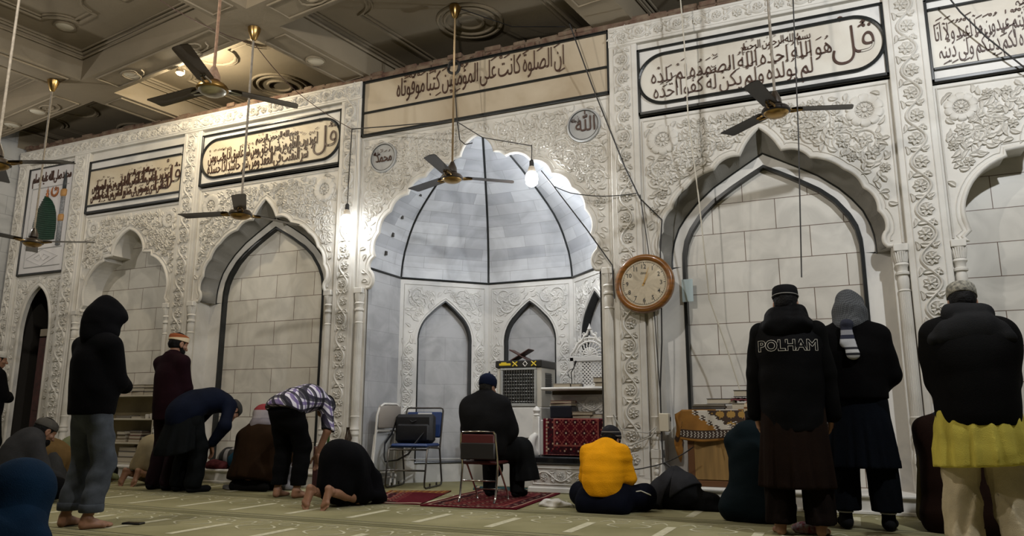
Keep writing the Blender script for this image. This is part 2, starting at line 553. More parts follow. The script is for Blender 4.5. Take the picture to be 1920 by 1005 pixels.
def script_line(mb, txt, x0, x1, zb, size, M, stretch=1.25, ext=.03, weight=-.008, marks=True):
    """a line of vowelled Arabic set right-to-left between x0 and x1 with its baseline at zb; M(u, z, h) -> hall"""
    words = txt.split(); gap = .22; items = []; W = 0
    for wd in words:
        base = ''.join(c for c in wd if c not in MARKS)
        V, Fc = glyphs(shape(base), ext, weight=weight)
        wv = V[:, 0].max() - V[:, 0].min() if len(V) else .2
        items.append((wd, base, V, Fc, wv)); W += wv + gap
    W -= gap
    k = (x1 - x0) / (W * size); ks = size * k
    x = x1

    def stroke(pts, r):
        P = []
        for i, (a, b) in enumerate(pts):
            q = pts[min(i + 1, len(pts) - 1)]; p = pts[max(i - 1, 0)]
            t = Vector((q[0] - p[0], q[1] - p[1])); t = t.normalized() if t.length else Vector((1, 0)); n = Vector((-t.y, t.x)) * r
            P.append([M(a + n.x, b + n.y, .012), M(a - n.x, b - n.y, .012)])
        mb.grid(P)
    for wd, base, V, Fc, wv in items:
        xl = x - wv * ks
        vx = V[:, 0].min() if len(V) else 0
        mb.add([M(xl + (p[0] - vx) * ks, zb + p[1] * size * stretch, .004 + (.008 if p[2] > 0 else -.004)) for p in V], Fc)
        if marks:
            nl = max(len(base), 1); li = -1; stack = 0
            for c in wd:
                if c not in MARKS:
                    li += 1; stack = 0; continue
                mx = x - (li + .5) / nl * wv * ks; s_ = size
                tall = base[li] in 'الإأطظكلآ'
                top = zb + s_ * stretch * (.86 if tall else .66) + stack * s_ * .17; bot = zb - s_ * .30
                stack += 1; r = s_ * .025
                if c in 'َ':
                    stroke([(mx - s_ * .125, top), (mx + s_ * .145, top + s_ * .125)], r)
                elif c in 'ً':
                    for q in (0, .09): stroke([(mx - s_ * .125, top + q * s_), (mx + s_ * .145, top + (q + .08) * s_)], r)
                elif c in 'ِ':
                    stroke([(mx - s_ * .125, bot), (mx + s_ * .145, bot + s_ * .125)], r)
                elif c in 'ٍ':
                    for q in (0, .09): stroke([(mx - s_ * .125, bot + q * s_), (mx + s_ * .145, bot + (q + .08) * s_)], r)
                elif c in 'ٌُ':
                    stroke([(mx - s_ * .10, top - s_ * .03), (mx, top + s_ * .03), (mx + s_ * .06, top + s_ * .10), (mx + s_ * .02, top + s_ * .14), (mx - s_ * .03, top + s_ * .10), (mx + s_ * .03, top + s_ * .05)], r)
                elif c in 'ْ':
                    stroke([(mx + s_ * .055 * math.cos(q), top + s_ * .06 + s_ * .055 * math.sin(q)) for q in [i * PI / 4 for i in range(9)]], r * .9)
                elif c in 'ّ':
                    stroke([(mx - s_ * .125, top + s_ * .125), (mx - s_ * .06, top), (mx - s_ * .01, top + s_ * .07), (mx + s_ * .03, top), (mx + s_ * .125, top + s_ * .10)], r)
                elif c in 'ٰ':
                    stroke([(mx, top - s_ * .02), (mx + s_ * .01, top + s_ * .17)], r)
        x = xl - gap * ks
# ---------------------------------------------------------------- the marble wall
XC, YF, YB = -3.72, 7.30, 7.35            # wall axis, pilaster face, bay face
TOP, SPR, PLZ = 4.93, 2.29, .165          # top of the marble, springing, plinth
P1, P2, P3, P4, P5, P6 = 1.60, 1.905, 4.265, 4.595, 6.53, 6.87
BAY2, HW2 = (P2 + P3) / 2, (P3 - P2) / 2
BAY3, HW3 = (P4 + P5) / 2, (P5 - P4) / 2


def W(Y):
    return lambda u, z, h: (XC + u, Y - h, z)


def arc3(a, b, c, n=7):
    """points from a to c along the circle through a, b, c (a itself left out)"""
    ax, ay = a; bx, by = b; cx, cy_ = c
    d = 2 * (ax * (by - cy_) + bx * (cy_ - ay) + cx * (ay - by))
    if abs(d) < 1e-9: return [c]
    ux = ((ax * ax + ay * ay) * (by - cy_) + (bx * bx + by * by) * (cy_ - ay) + (cx * cx + cy_ * cy_) * (ay - by)) / d
    uy = ((ax * ax + ay * ay) * (cx - bx) + (bx * bx + by * by) * (ax - cx) + (cx * cx + cy_ * cy_) * (bx - ax)) / d
    r = math.hypot(ax - ux, ay - uy)
    t0, t1, t2 = (math.atan2(y - uy, x - ux) for x, y in (a, b, c))
    if (t1 - t0) % (2 * PI) < (t2 - t0) % (2 * PI): dt = (t2 - t0) % (2 * PI)
    else: dt = -((t0 - t2) % (2 * PI))
    return [(ux + r * math.cos(t0 + dt * i / n), uy + r * math.sin(t0 + dt * i / n)) for i in range(1, n + 1)]


def half(start, segs):
    o = [start]
    for sg in segs:
        o += arc3(o[-1], (sg[0], sg[1]), (sg[2], sg[3])) if len(sg) == 4 else [sg]
    return o


def full(h):
    return [(-a, b) for a, b in h[::-1]] + h[1:]


H_BAY = half((0, 3.588), [(.137, 3.445, .20, 3.325), (.35, 3.310, .453, 3.217), (.612, 3.163, .735, 3.062), (.835, 2.975, .888, 2.862), (.972, 2.76, .992, 2.628), (1.04, 2.54, 1.038, 2.43), (1.008, 2.38, 1.012, 2.32), (1.03, 2.292), (1.07, SPR)])
H_BAND = [(0, 3.381), (.144, 3.297), (.3, 3.205), (.5, 3.08), (.67, 2.935), (.78, 2.81), (.862, 2.69), (.912, 2.56), (.936, 2.45), (.944, 2.36), (.944, 2.275)]
H_BLK = [(0, 3.263), (.16, 3.175), (.32, 3.082), (.51, 2.957), (.64, 2.84), (.755, 2.68), (.81, 2.56), (.838, 2.42), (.842, 2.29)]
H_MIH = half((0, 3.99), [(.17, 3.88, .222, 3.76), (.30, 3.745, .365, 3.69), (.55, 3.69, .68, 3.578), (.82, 3.54, .915, 3.392), (1.06, 3.345, 1.148, 3.206), (1.258, 3.115, 1.300, 2.955), (1.374, 2.82, 1.352, 2.665), (1.42, 2.60, 1.418, 2.50), (1.362, 2.41, 1.37, 2.33), (1.40, 2.292), (1.45, SPR)])
H_SIDE = half((0, 3.434), [(.175, 3.345, .28, 3.22), (.308, 3.14, .313, 3.069), (.483, 3.058), (.481, 3.0), (.70, 2.87, .815, 2.68), (.842, 2.56, .835, 2.46), (.812, 2.37), (.862, 2.322), (.835, 2.28), (.87, SPR)])


def resample(p, n):
    d = [0]
    for a, b in zip(p, p[1:]): d.append(d[-1] + math.hypot(b[0] - a[0], b[1] - a[1]))
    out = []; j = 0
    for i in range(n):
        t = d[-1] * i / (n - 1)
        while j < len(d) - 2 and d[j + 1] < t: j += 1
        q = (t - d[j]) / max(d[j + 1] - d[j], 1e-9)
        out.append((p[j][0] + (p[j + 1][0] - p[j][0]) * q, p[j][1] + (p[j + 1][1] - p[j][1]) * q))
    return out


def inset(pts, d):
    """open path moved sideways by d (to its left)"""
    o = []
    for i, p in enumerate(pts):
        a = pts[max(i - 1, 0)]; b = pts[min(i + 1, len(pts) - 1)]
        t = (b[0] - a[0], b[1] - a[1]); L = math.hypot(*t) or 1
        o.append((p[0] - t[1] / L * d, p[1] + t[0] / L * d))
    return o


wallmb = MB()       # the marble body of the wall
X = lambda u: XC + u


def plate(outline, uc, hw, ztop, Y):
    loop = [(-hw, SPR)] + outline + [(hw, SPR), (hw, ztop), (-hw, ztop)]
    wallmb.poly([(X(uc + a), Y, b) for a, b in loop])


def rim(rf, outline, uc, w=.022):
    rf.stem([(uc + a, b) for a, b in outline], w, .02, False)
    rf.stem([(uc + a, b) for a, b in inset(outline, .05)], .006, .008, False)


# pilasters, from plinth to top
PILS = [(P1, P2), (P3, P4), (P5, P6), (-P2, -P1), (-P4, -P3), (-P6, -P5), (-8.17, -7.93)]
for i, (a, b) in enumerate(PILS):
    pm = MB(); zt = TOP if abs(a + b) < 4 or a > 0 else TOP
    pm.rbox((X(a), YF, PLZ - .02), (X(b), 7.75 if i < 6 else 7.42, zt), .006)
    o = struct(pm.build('trim_%d' % (i + 1), MARBLE), 'carved white marble pilaster strip between the bays of the wall')
    r = Relief(W(YF)); c = (a + b) / 2; hw = (b - a) / 2
    ins = .065 if hw > .13 else .045
    r.band((c, PLZ + .12), (c, TOP - .27 if abs(c) > 2.2 else TOP - .06), (hw - ins) * 2, .024, .215, random.Random(i))
    r.frame([(a + ins - .012, PLZ + .08), (b - ins + .012, PLZ + .08), (b - ins + .012, TOP - .24), (a + ins - .012, TOP - .24)], .005, .008)
    r.build('carved_relief', o)

# top frieze over each side of the wall
for i, (a, b, z0) in enumerate(((P1, P5, 4.69), (-8.17, -P1, 4.69))):
    fm = MB(); fm.rbox((X(a), YF - .012, z0 + .01), (X(b), 7.6, TOP + .002), .006)
    o = struct(fm.build('trim_%d' % (8 + i), MARBLE), 'carved marble frieze along the top of the wall')
    r = Relief(W(YF - .012)); r.band((a + .05, 4.815), (b - .05, 4.815), .15, .022, .20, random.Random(40 + i))
    r.frame([(a + .02, 4.73), (b - .02, 4.73), (b - .02, 4.90), (a + .02, 4.90)], .005, .008); r.build('carved_relief', o)
# side bays: slab between the panel and the frieze
for sg in (-1, 1):
    a, b = sorted((sg * P4, sg * P5))
    wallmb.box((X(a), YB, 4.5), (X(b), 7.6, 4.72))
    a, b = sorted((sg * P2, sg * P3))
    wallmb.box((X(a), YB, 4.58), (X(b), 7.6, 4.72))

# bays
reliefs = []
for uc, hw, hp, zt, ros in ((BAY2, HW2, H_BAY, 3.86, .165), (-BAY2, HW2, H_BAY, 3.86, .165), (BAY3, HW3, H_SIDE, 3.73, .135), (-BAY3, HW3, H_SIDE, 3.73, .135), (0, 1.60, H_MIH, 4.19, 0)):
    ol = full(hp); plate(ol, uc, hw, zt, YB)
    r = Relief(W(YB)); rim(r, ol, uc)
    m = .05
    reg = [(uc - hw + m, SPR + .06)] + [(uc + a, b) for a, b in inset(ol, .055) if abs(a) < hw - m and b > SPR + .04] + [(uc + hw - m, SPR + .06), (uc + hw - m, zt - .06), (uc - hw + m, zt - .06)]
    rs = [(uc + s_ * (hw - .07 - ros), zt - .10 - ros, ros) for s_ in (-1, 1)] if ros else [(s_ * 1.29, 3.885, .19) for s_ in (-1, 1)]
    if ros:
        r.fill(reg, .170, .026, int(uc * 10) + 50, rs)
    else:
        q = r.rosette; r.rosette = lambda *a_: None
        r.fill(reg, .165, .022, 77, rs); r.rosette = q
    r.frame([(uc - hw + .03, SPR + .02), (uc - hw + .03, zt - .035), (uc + hw - .03, zt - .035), (uc + hw - .03, SPR + .02)], .010, .014, False)
    reliefs.append(r)
# soffits and backs of the two pointed blind arches
YA = 7.57
for uc, tm in ((BAY2, TILE_R), (-BAY2, TILE_L)):
    a = resample(full(H_BAY), 161); b = resample(full(H_BAND), 161)
    G = [[(X(uc + p[0]), YB, p[1]) for p in a]]
    for t in (.12, .3, .55, .8, 1):
        G.append([(X(uc + p[0] + (q[0] - p[0]) * t ** 1.5), YB + (YA - YB) * t, p[1] + (q[1] - p[1]) * t ** 1.5) for p, q in zip(a, b)])
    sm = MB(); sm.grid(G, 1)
    for sg in (-1, 1):     # jambs and the flat marble beside the tiled field
        x = X(uc + sg * 1.055)
        x2 = X(uc + sg * .842)
        sm.quad((x, YA, PLZ), (x2, YA, PLZ), (x2, YA, SPR), (x, YA, SPR))
        sm.quad((x, YA, SPR), (x, YB, SPR), (X(uc + sg * .944), YA, SPR - .012), (X(uc + sg * .944), YA, SPR - .012))
    k = 81; pa = resample(full(H_BAND), k); pb = resample(full(H_BLK), k)
    sm.grid([[(X(uc + p[0]), YA, p[1]) for p in pa], [(X(uc + p[0]), YA, p[1]) for p in pb]])
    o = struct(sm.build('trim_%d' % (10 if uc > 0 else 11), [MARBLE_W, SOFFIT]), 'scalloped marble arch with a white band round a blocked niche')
    dk = MB()
    dk.tube([(X(uc + p[0]), YA - .002, p[1]) for p in pa], .010, 6)
    full_blk = [(-.842, PLZ)] + pb + [(.842, PLZ)]
    dk.grid([[(X(uc + p[0] * 1.0), YA - .006, p[1]) for p in full_blk], [(X(uc + p[0] * .962), YA - .006, p[1] - (.03 if p[1] > 2.3 else 0)) for p in full_blk],
             [(X(uc + p[0] * .955), YA + .066, p[1] - (.035 if p[1] > 2.3 else 0)) for p in full_blk]])
    dk.build('black_inlay', BLACK, o)
    tb = MB(); tb.quad((X(uc - .95), YA + .06, 0), (X(uc + .95), YA + .06, 0), (X(uc + .95), YA + .06, 3.6), (X(uc - .95), YA + .06, 3.6)); tb.build('block_panel', tm, o)
# side arches: plain deep soffit, blocks behind
for uc, tm in ((BAY3, TILE_R), (-BAY3, TILE_F)):
    a = full(H_SIDE); sm = MB()
    a = [(-.866, PLZ)] + a + [(.866, PLZ)]
    sm.grid([[(X(uc + p[0]), YB, p[1]) for p in a], [(X(uc + p[0]), 7.66, p[1]) for p in a]])
    o = struct(sm.build('trim_%d' % (12 if uc > 0 else 13), MARBLE_W), 'stepped marble arch over a deep blocked niche')
    tb = MB(); tb.quad((X(uc - .95), 7.655, 0), (X(uc + .95), 7.655, 0), (X(uc + .95), 7.655, 3.6), (X(uc - .95), 7.655, 3.6)); tb.build('block_panel', tm, o)

# bay at the far end: poster panel above, doorway below
uc = -(P6 + 7.93) / 2; hw = (7.93 - P6) / 2
DOOR = half((0, 2.745), [(.19, 2.60, .29, 2.40), (.345, 2.15, .35, 1.9)])
ol = [(-.35, PLZ)] + full(DOOR) + [(.35, PLZ)]
loop = [(-hw, PLZ)] + ol + [(hw, PLZ), (hw, TOP), (-hw, TOP)]
wallmb.poly([(X(uc + a), YB, b) for a, b in loop])
r = Relief(W(YB)); rim(r, ol, uc, .026)
r.fill([(uc - hw + .03, .3)] + [(uc + a, b) for a, b in inset(ol, .05)] + [(uc + hw - .03, .3), (uc + hw - .03, 2.88), (uc - hw + .03, 2.88)], .16, .018, 9)
r.frame([(uc - hw + .015, .3), (uc - hw + .015, 2.88), (uc + hw - .015, 2.88), (uc + hw - .015, .3)], .008, .012); reliefs.append(r)
r = Relief(W(YB)); r.band((uc - hw + .02, 4.66), (uc + hw - .02, 4.66), .06, .01, .12); reliefs.append(r)
dm = MB(); dm.grid([[(X(uc + a), YB, b) for a, b in ol], [(X(uc + a), 7.43, b) for a, b in ol]])
# dark passage behind the doorway
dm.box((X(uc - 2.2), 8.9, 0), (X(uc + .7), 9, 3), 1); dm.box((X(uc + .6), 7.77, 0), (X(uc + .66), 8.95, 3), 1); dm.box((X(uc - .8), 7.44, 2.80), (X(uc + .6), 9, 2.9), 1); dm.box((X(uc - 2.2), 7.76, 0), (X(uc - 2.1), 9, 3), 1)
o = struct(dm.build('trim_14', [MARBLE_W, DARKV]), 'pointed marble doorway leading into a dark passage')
DRED = mat('dull red door paint', (.075, .018, .015), .55, var=.5, vs=12)
dr = MB()
dr.rbox((0, 0, .02), (.40, .035, 1.93), .006)
for z0, z1 in ((.15, .75), (.85, 1.80)): dr.rbox((.05, -.012, z0), (.35, 0, z1), .008)
d1 = thing('door_1', 'dull red wooden door leaf standing open in the dark doorway', 'door', (X(uc - .01), 7.46, .02), .0); d1['kind'] = 'structure'
dr.build('door_leaf', DRED, d1)
ln = MB(); ln.rbox((0, 0, 1.95), (.42, .05, 2.06), .005); ln.build('door_lintel', mat('cream lintel', (.30, .25, .19), .7), d1)

for uc_, a_, b_ in ((BAY2, 1.055, HW2), (-BAY2, 1.055, HW2), (BAY3, .87, HW3), (-BAY3, .87, HW3), (0, 1.45, 1.60)):
    for sg in (-1, 1):
        x0_, x1_ = sorted((X(uc_ + sg * a_), X(uc_ + sg * (b_ + .01))))
        wallmb.box((x0_, YB, PLZ - .02 if uc_ else 0), (x1_, 7.6, SPR))
wl = wallmb.build('wall_front', MARBLE)
struct(wl, 'long white marble wall with carved arches facing the hall')
for i, r in enumerate(reliefs):
    struct(r.build('trim_%d' % (30 + i)), 'carved floral relief on the marble wall')
# masonry behind the marble and the dark slot over it
bk = MB()
bk.box((X(P1), 7.76, 0), (X(6.6), 7.95, TOP + .02)); bk.box((X(-7.0), 7.76, 2.95), (X(-P1), 7.95, TOP + .02)); bk.box((X(-7.05), 7.76, 0), (X(-P1), 7.95, 3))
bk.box((X(-P1 - .02), YB + .02, 4.19), (X(P1 + .02), 7.95, TOP + .02)); bk.box((X(-8.3), 7.76, 2.95), (X(-6.9), 7.95, TOP + .02)); bk.box((X(-8.3), 7.43, 0), (X(-7.95), 7.95, 3))
struct(bk.build('wall_inner', DARKV), 'masonry core of the wall')
# front of the centre bay above the arch and rough brick courses over everything
rg = random.Random(3); bm_ = MB()
x = X(-8.15)
while x < X(6.5):
    L = rg.uniform(.14, .24)
    for row in range(2):
        z0 = TOP + .004 + row * .062
        if row == 1 and rg.random() < .35: continue
        dy = rg.uniform(.0, .05); M = Matrix.Translation((x, 7.33 + dy, z0)) @ Matrix.Rotation(rg.uniform(-.05, .05), 4, 'Z')
        bm_.rbox((0, 0, 0), (L - .012, .28, .054 + rg.uniform(-.006, .008)), .009, 0, M)
    x += L
bm_.box((X(-8.15), 7.36, TOP), (X(6.5), 7.62, TOP + .09))
struct(bm_.build('trim_15', BRICKM), 'rough broken brick courses on top of the marble wall')

# plinth in front of the bays (it stops at the mihrab)
pl = MB()
for a, b in ((P1 + .02 - .12, 7.5), (-8.2, -P1 + .10)):
    pl.rbox((X(a), 7.16, .0), (X(b), 7.70, .135), .006); pl.rbox((X(a) - .02, 7.135, .13), (X(b) + .02, 7.70, PLZ), .012); pl.rbox((X(a), 7.13, 0), (X(b), 7.2, .03), .006)
struct(pl.build('baseboard_front', MARBLE_W), 'low white marble plinth along the foot of the wall')

# left side wall, back wall, floor are below ------------------------------------------------
lw = MB(); lw.box((-12.1, -1.5, 0), (-11.93, 9.2, 5.4)); struct(lw.build('wall_left', SIDE_T), 'plain grey marble side wall at the end of the hall')
bw = MB(); bw.box((-12.1, 9.1, 0), (5.2, 9.25, 5.5)); struct(bw.build('wall_back', DARKV), 'wall behind the marble front, darkened for shade')

# ---------------------------------------------------------------- engaged columns with capital and base
def column_proto():
    t = thing('column', 'x', 'column')
    c = MB(); c.rbox((-.058, -.058, 2.225), (.058, .06, 2.292), .006)
    c.lathe([(.040, 1.86), (.052, 1.875), (.040, 1.89), (.046, 1.93), (.047, 1.98), (.040, 2.01), (.056, 2.02), (.056, 2.04), (.042, 2.05), (.044, 2.085), (.058, 2.105), (.054, 2.12), (.042, 2.13), (.043, 2.17), (.052, 2.21), (.054, 2.225)], n=20)
    for k in range(10):
        a = PI + PI * k / 9
        c.tube([(.042 * math.cos(a), .042 * math.sin(a), 2.13), (.05 * math.cos(a), .05 * math.sin(a), 2.18), (.06 * math.cos(a), .06 * math.sin(a), 2.222)], [.010, .012, .006], 5)
    c.build('capital', MARBLE, t, True, angle=40)
    s = MB(); R = []
    for z in (.80, 1.2, 1.6, 1.87):
        R.append([((.046 + .004 * abs(math.cos(10 * 2 * PI * j / 80)) - (z - .8) * .003) * math.cos(2 * PI * j / 80), (.046 + .004 * abs(math.cos(10 * 2 * PI * j / 80)) - (z - .8) * .003) * math.sin(2 * PI * j / 80), z) for j in range(80)])
    s.grid(R, closev=True); s.build('shaft', MARBLE, t, True, angle=60)
    b = MB(); b.lathe([(.05, .80), (.056, .79), (.05, .775), (.046, .70), (.052, .66), (.058, .645), (.05, .63), (.058, .60), (.058, .585), (.046, .57), (.05, .52), (.056, .49)], n=20)
    b.rbox((-.055, -.055, .40), (.055, .06, .49), .008); b.rbox((-.05, -.05, .165), (.05, .06, .40), .006)
    for k in range(3): b.lathe([(.0, .0), (.028, .004), (.02, .014), (0, .02)], Matrix.Translation((0, -.05, .22 + k * .06)) @ Matrix.Rotation(PI / 2, 4, 'X'), 8)
    b.build('base', MARBLE, t, True, angle=40)
    return t


CP = column_proto()
cols = [(1.53, 'white marble column at the jamb of the mihrab, under the clock'), (-1.53, 'white marble column at the mihrab jamb beside the folded white chair'),
        (BAY2 - 1.11, 'white marble column flanking the blocked arch just past the clock'), (BAY2 + 1.125, 'white marble column behind the man in the checked scarf'),
        (-BAY2 + 1.11, 'white marble column behind the bowing man in the checked shirt'), (-BAY2 - 1.125, 'white marble column behind the man in the maroon suit'),
        (BAY3 - .91, 'white marble column behind the man in the grey patterned cap'), (-BAY3 + .91, 'white marble column just before the maroon suited man'), (-BAY3 - .91, 'white marble column behind the hooded man')]
for i, (u, lb) in enumerate(cols):
    o = CP if i == 0 else dup(CP, (0, 0, 0))
    o.location = (X(u), YB - .01, 0); o['label'] = lb; o['group'] = 'engaged columns of the marble wall'
# ---------------------------------------------------------------- the mihrab: half an octagon under a ribbed half dome
PO = Vector((XC, 7.467, 0)); LED = 2.53
NV = [Vector((X(-1.43), 7.36, 0)), Vector((X(-1.43), 8.06, 0)), Vector((X(-.5925), 8.9, 0)), Vector((X(.5925), 8.9, 0)), Vector((X(1.43), 8.06, 0)), Vector((X(1.43), 7.36, 0))]
DZ = [(2.53, 1), (2.64, .993), (2.74, .982), (2.86, .96), (2.97, .928), (3.08, .893), (3.19, .848), (3.30, .79), (3.41, .715), (3.52, .63), (3.64, .53), (3.76, .425), (3.88, .31), (3.99, .19), (4.08, .08), (4.12, 0)]
ARCH_N = half((0, 2.272), [(.10, 2.195, .20, 2.10), (.325, 1.93, .36, 1.70)])
nm = MB(); gm = MB(); inl = MB()
LEDGE = .245
nrel = []
for i in range(5):
    a, b = NV[i], NV[i + 1]; e = (b - a); L = e.length; e = e / L
    out = Vector((e.y, -e.x, 0)) * -1   # away from the hall
    if out.dot((a + b) / 2 - PO) < 0: out = -out
    P = lambda s_, z, h, a=a, e=e, out=out: tuple(a + e * s_ + Vector((0, 0, z)) - out * h)
    if i in (0, 4):     # plain jamb faces
        G = [[P(0, z, 0), P(L, z, 0)] for z in (0, LED)]
        gm.grid(G)
    else:
        c = L / 2 + (.005 if i != 2 else 0)
        ol = [(c - .36, LEDGE)] + [(c + q, z) for q, z in full(ARCH_N)] + [(c + .36, LEDGE)]
        nm.poly([P(s_, z, 0) for s_, z in [(0, LEDGE)] + ol + [(L, LEDGE), (L, LED), (0, LED)]])
        nm.grid([[P(s_, z, 0) for s_, z in ((0, 0), (L, 0))], [P(s_, z, 0) for s_, z in ((0, LEDGE), (L, LEDGE))]])
        pa = [(s_, z) for s_, z in ol]
        inl.grid([[P(s_, z, .004) for s_, z in pa], [P(c + (s_ - c) * .955, z - (.022 if z > 1.8 else 0), .004) for s_, z in pa], [P(c + (s_ - c) * .95, z - (.024 if z > 1.8 else 0), -.11) for s_, z in pa]])
        inl.mb = None
        gm.quad(P(c - .42, LEDGE, -.1), P(c + .42, LEDGE, -.1), P(c + .42, 2.35, -.1), P(c - .42, 2.35, -.1))
        inl.box((0, 0, 0), (.001, .001, .001))
        inl.tube([P(c - .36, LEDGE - .012, .0), P(c + .36, LEDGE - .012, .0)], .014, 6)
        r = Relief(P); u0, u1 = .055, L - .055
        r.stem([(c + q, z) for q, z in inset(full(ARCH_N), .03)], .012, .010, False)
        for sg in (-1, 1):
            cc = c + sg * (.36 + (L / 2 - .36) / 2 + .0)
            r.band((cc, LEDGE + .07), (cc, 1.72), .17, .014, .21, random.Random(60 + i + sg))
        reg = [(u0 + .02, 1.74)] + [(c + q, z) for q, z in inset(full(ARCH_N), .05) if z > 1.75] + [(u1 - .02, 1.74), (u1 - .02, 2.44), (u0 + .02, 2.44)]
        r.fill(reg, .15, .013, 80 + i)
        r.frame([(u0, LEDGE + .03), (u1, LEDGE + .03), (u1, 2.46), (u0, 2.46)], .007, .010); nrel.append(r)
    # vault face
    G = []
    for z, t in DZ:
        A_ = PO + (a - PO) * t; B_ = PO + (b - PO) * t
        if i == 0: A_ = Vector((PO.x + (a.x - PO.x) * t, 7.352, 0))
        if i == 4: B_ = Vector((PO.x + (b.x - PO.x) * t, 7.352, 0))
        G.append([(A_.x + (B_.x - A_.x) * k / 6, A_.y + (B_.y - A_.y) * k / 6, z) for k in range(7)])
    vb = nm if False else None
    vm = MB(); vm.grid(G)
    arcl = {}
    d = 0; pz = None
    for z, t in DZ:
        if pz: d += math.hypot(z - pz[0], 1.2 * (t - pz[1]))
        arcl[round(z, 3)] = d; pz = (z, t)
    o = struct(vm.build('ceiling_vault', VAULT, None, False, uv=lambda co, e=e, a=a, i=i: ((co - a).dot(e) + i * .23, arcl[round(co.z, 3)])), 'pale marble courses of the half dome over the mihrab')
inl.v = inl.v; inl.f = inl.f
# black ribs and the black band at the springing of the vault
for i in range(1, 5):
    p = NV[i]
    inl.tube([PO + (p - PO) * t * .997 + Vector((0, 0, z - .004)) for z, t in DZ], .014, 6)
inl.tube([v + (PO - v).normalized() * .006 + Vector((0, 0, LED)) for v in NV], .014, 6)
NICHE = struct(nm.build('wall_niche', MARBLE_W), 'white carved marble faces inside the mihrab')
gl = {}
o = struct(gm.build('wall_niche_panel', GREYM, None, False, uv=lambda co: (co.x * .75 + co.y * .66, co.z)), 'grey marble tiles inside the mihrab')
struct(inl.build('trim_20', BLACK), 'black marble ribs and arch linings of the mihrab')
for r in nrel: r.build('carved_relief', NICHE, MARBLE_W)
# dark blocks on the vault side, painted as the shade inside square sockets
hm = MB()
for z, t, y in ((2.74, .982, 7.62), (2.97, .928, 7.64), (3.19, .848, 7.66), (3.46, .68, 7.68)):
    x = PO.x + (NV[0].x - PO.x) * t
    hm.box((x + .012, y, z), (x + .03, y + .035, z + .05))
struct(hm.build('trim_21', DARKV), 'small dark blocks painted as the shade of sockets in the vault')

# ---------------------------------------------------------------- inscription panels
def bar(mb, a, b, z0, z1, y0, y1, m=0):
    mb.rbox((X(a), y0, z0), (X(b), y1, z1), .005, m)


def panel(name, label, a, b, z0, z1, inner, lines, big=None, capsule=True, ybase=YB, marks=True, fm=None, sm_=None):
    """marble panel between u = a and b; inner = (z0, z1) of the lettered field; lines = [(text, u0, u1, z, size)]"""
    t = thing(name, label, 'inscription', (X((a + b) / 2), ybase, z0)); t.rotation_euler = (0, 0, 0)
    T = Matrix.Translation((-X((a + b) / 2), -ybase, -z0))

    def fin(mb, nm_, m_, sm=False):
        mb.v = [tuple(T @ Vector(p)) for p in mb.v]
        return mb.build(nm_, m_, t, sm)
    s = MB(); s.box((X(a), ybase - .02, z0), (X(b), ybase - .001, z1)); 
    fl = MB(); fr = MB(); w_ = .026
    for q in ((a, b, z0, z0 + w_ * 1.25), (a, b, z1 - w_, z1), (a, a + w_, z0, z1), (b - w_, b, z0, z1)):
        bar(fr, q[0], q[1], q[2], q[3], ybase - .045, ybase - .001)
    c0, c1 = inner
    if capsule:
        R_ = (c1 - c0) / 2; cz = (c0 + c1) / 2; u0, u1 = a + .012, b - .012
        rx = R_ * 1.02
        loop = []
        for k in range(25): loop.append((u1 - rx + rx * math.sin(PI * k / 24), cz + R_ * math.cos(PI * k / 24)))
        for k in range(25): loop.append((u0 + rx - rx * math.sin(PI * k / 24), cz - R_ * math.cos(PI * k / 24)))
        fl.poly([(X(u), ybase - .022, z) for u, z in loop][::-1])
        pts = [Vector((X(u), ybase - .03, z)) for u, z in loop]
        fr.tube(pts, .019, 6, closed=True)
    else:
        for q in ((a + w_, b - w_, c0 - w_, c0), (a + w_, b - w_, c1, c1 + w_)):
            bar(fr, q[0], q[1], q[2], q[3], ybase - .045, ybase - .001)
        fl.quad((X(a), ybase - .022, c0), (X(b), ybase - .022, c0), (X(b), ybase - .022, c1), (X(a), ybase - .022, c1))
    fin(s, 'slab', sm_ or MARBLE_W); fin(fl, 'lettered_field', fm or MARBLE_P); fin(fr, 'black_border', BLACK)
    tx = MB(); MM = W(ybase - .022)
    for tt in lines:
        script_line(tx, tt[0], tt[1], tt[2], tt[3], tt[4], MM, marks=marks)
    if big:
        txt, u0, u1, z, size, st = big
        script_line(tx, txt, u0, u1, z, size, MM, stretch=st, weight=-.012)
    fin(tx, 'lettering', INK)
    return t


BIS = 'بِسْمِ اللّٰهِ الرَّحْمٰنِ الرَّحِيْمِ'
panel('inscription_panel', 'long cream marble panel with one line of brown script above the mihrab', -P1, P1, 4.19, TOP, (4.515, 4.895),
      [('اِنَّ الصَّلٰوةَ كَانَتْ عَلَى الْمُؤْمِنِيْنَ كِتٰبًا مَّوْقُوْتًاہ', -1.10, 1.08, 4.635, .27)], capsule=False, fm=PANEL_TAN, sm_=PANEL_TAN)
panel('inscription_panel', 'rounded marble panel of brown script above the arch beside the clock', P2, P3, 3.885, 4.625, (3.985, 4.53),
      [(BIS, 2.98, 3.62, 4.40, .10), ('هُوَ اللّٰهُ اَحَدٌہ اَللّٰهُ الصَّمَدُہ لَمْ يَلِدْہ', 2.05, 3.80, 4.215, .185), ('لَمْ يُوْلَدْہ وَلَمْ يَكُنْ لَّهٗ كُفُوًا اَحَدٌہ', 2.07, 3.62, 4.045, .185)],
      big=('قُلْ', 3.80, 4.17, 4.16, .36, 1.15))
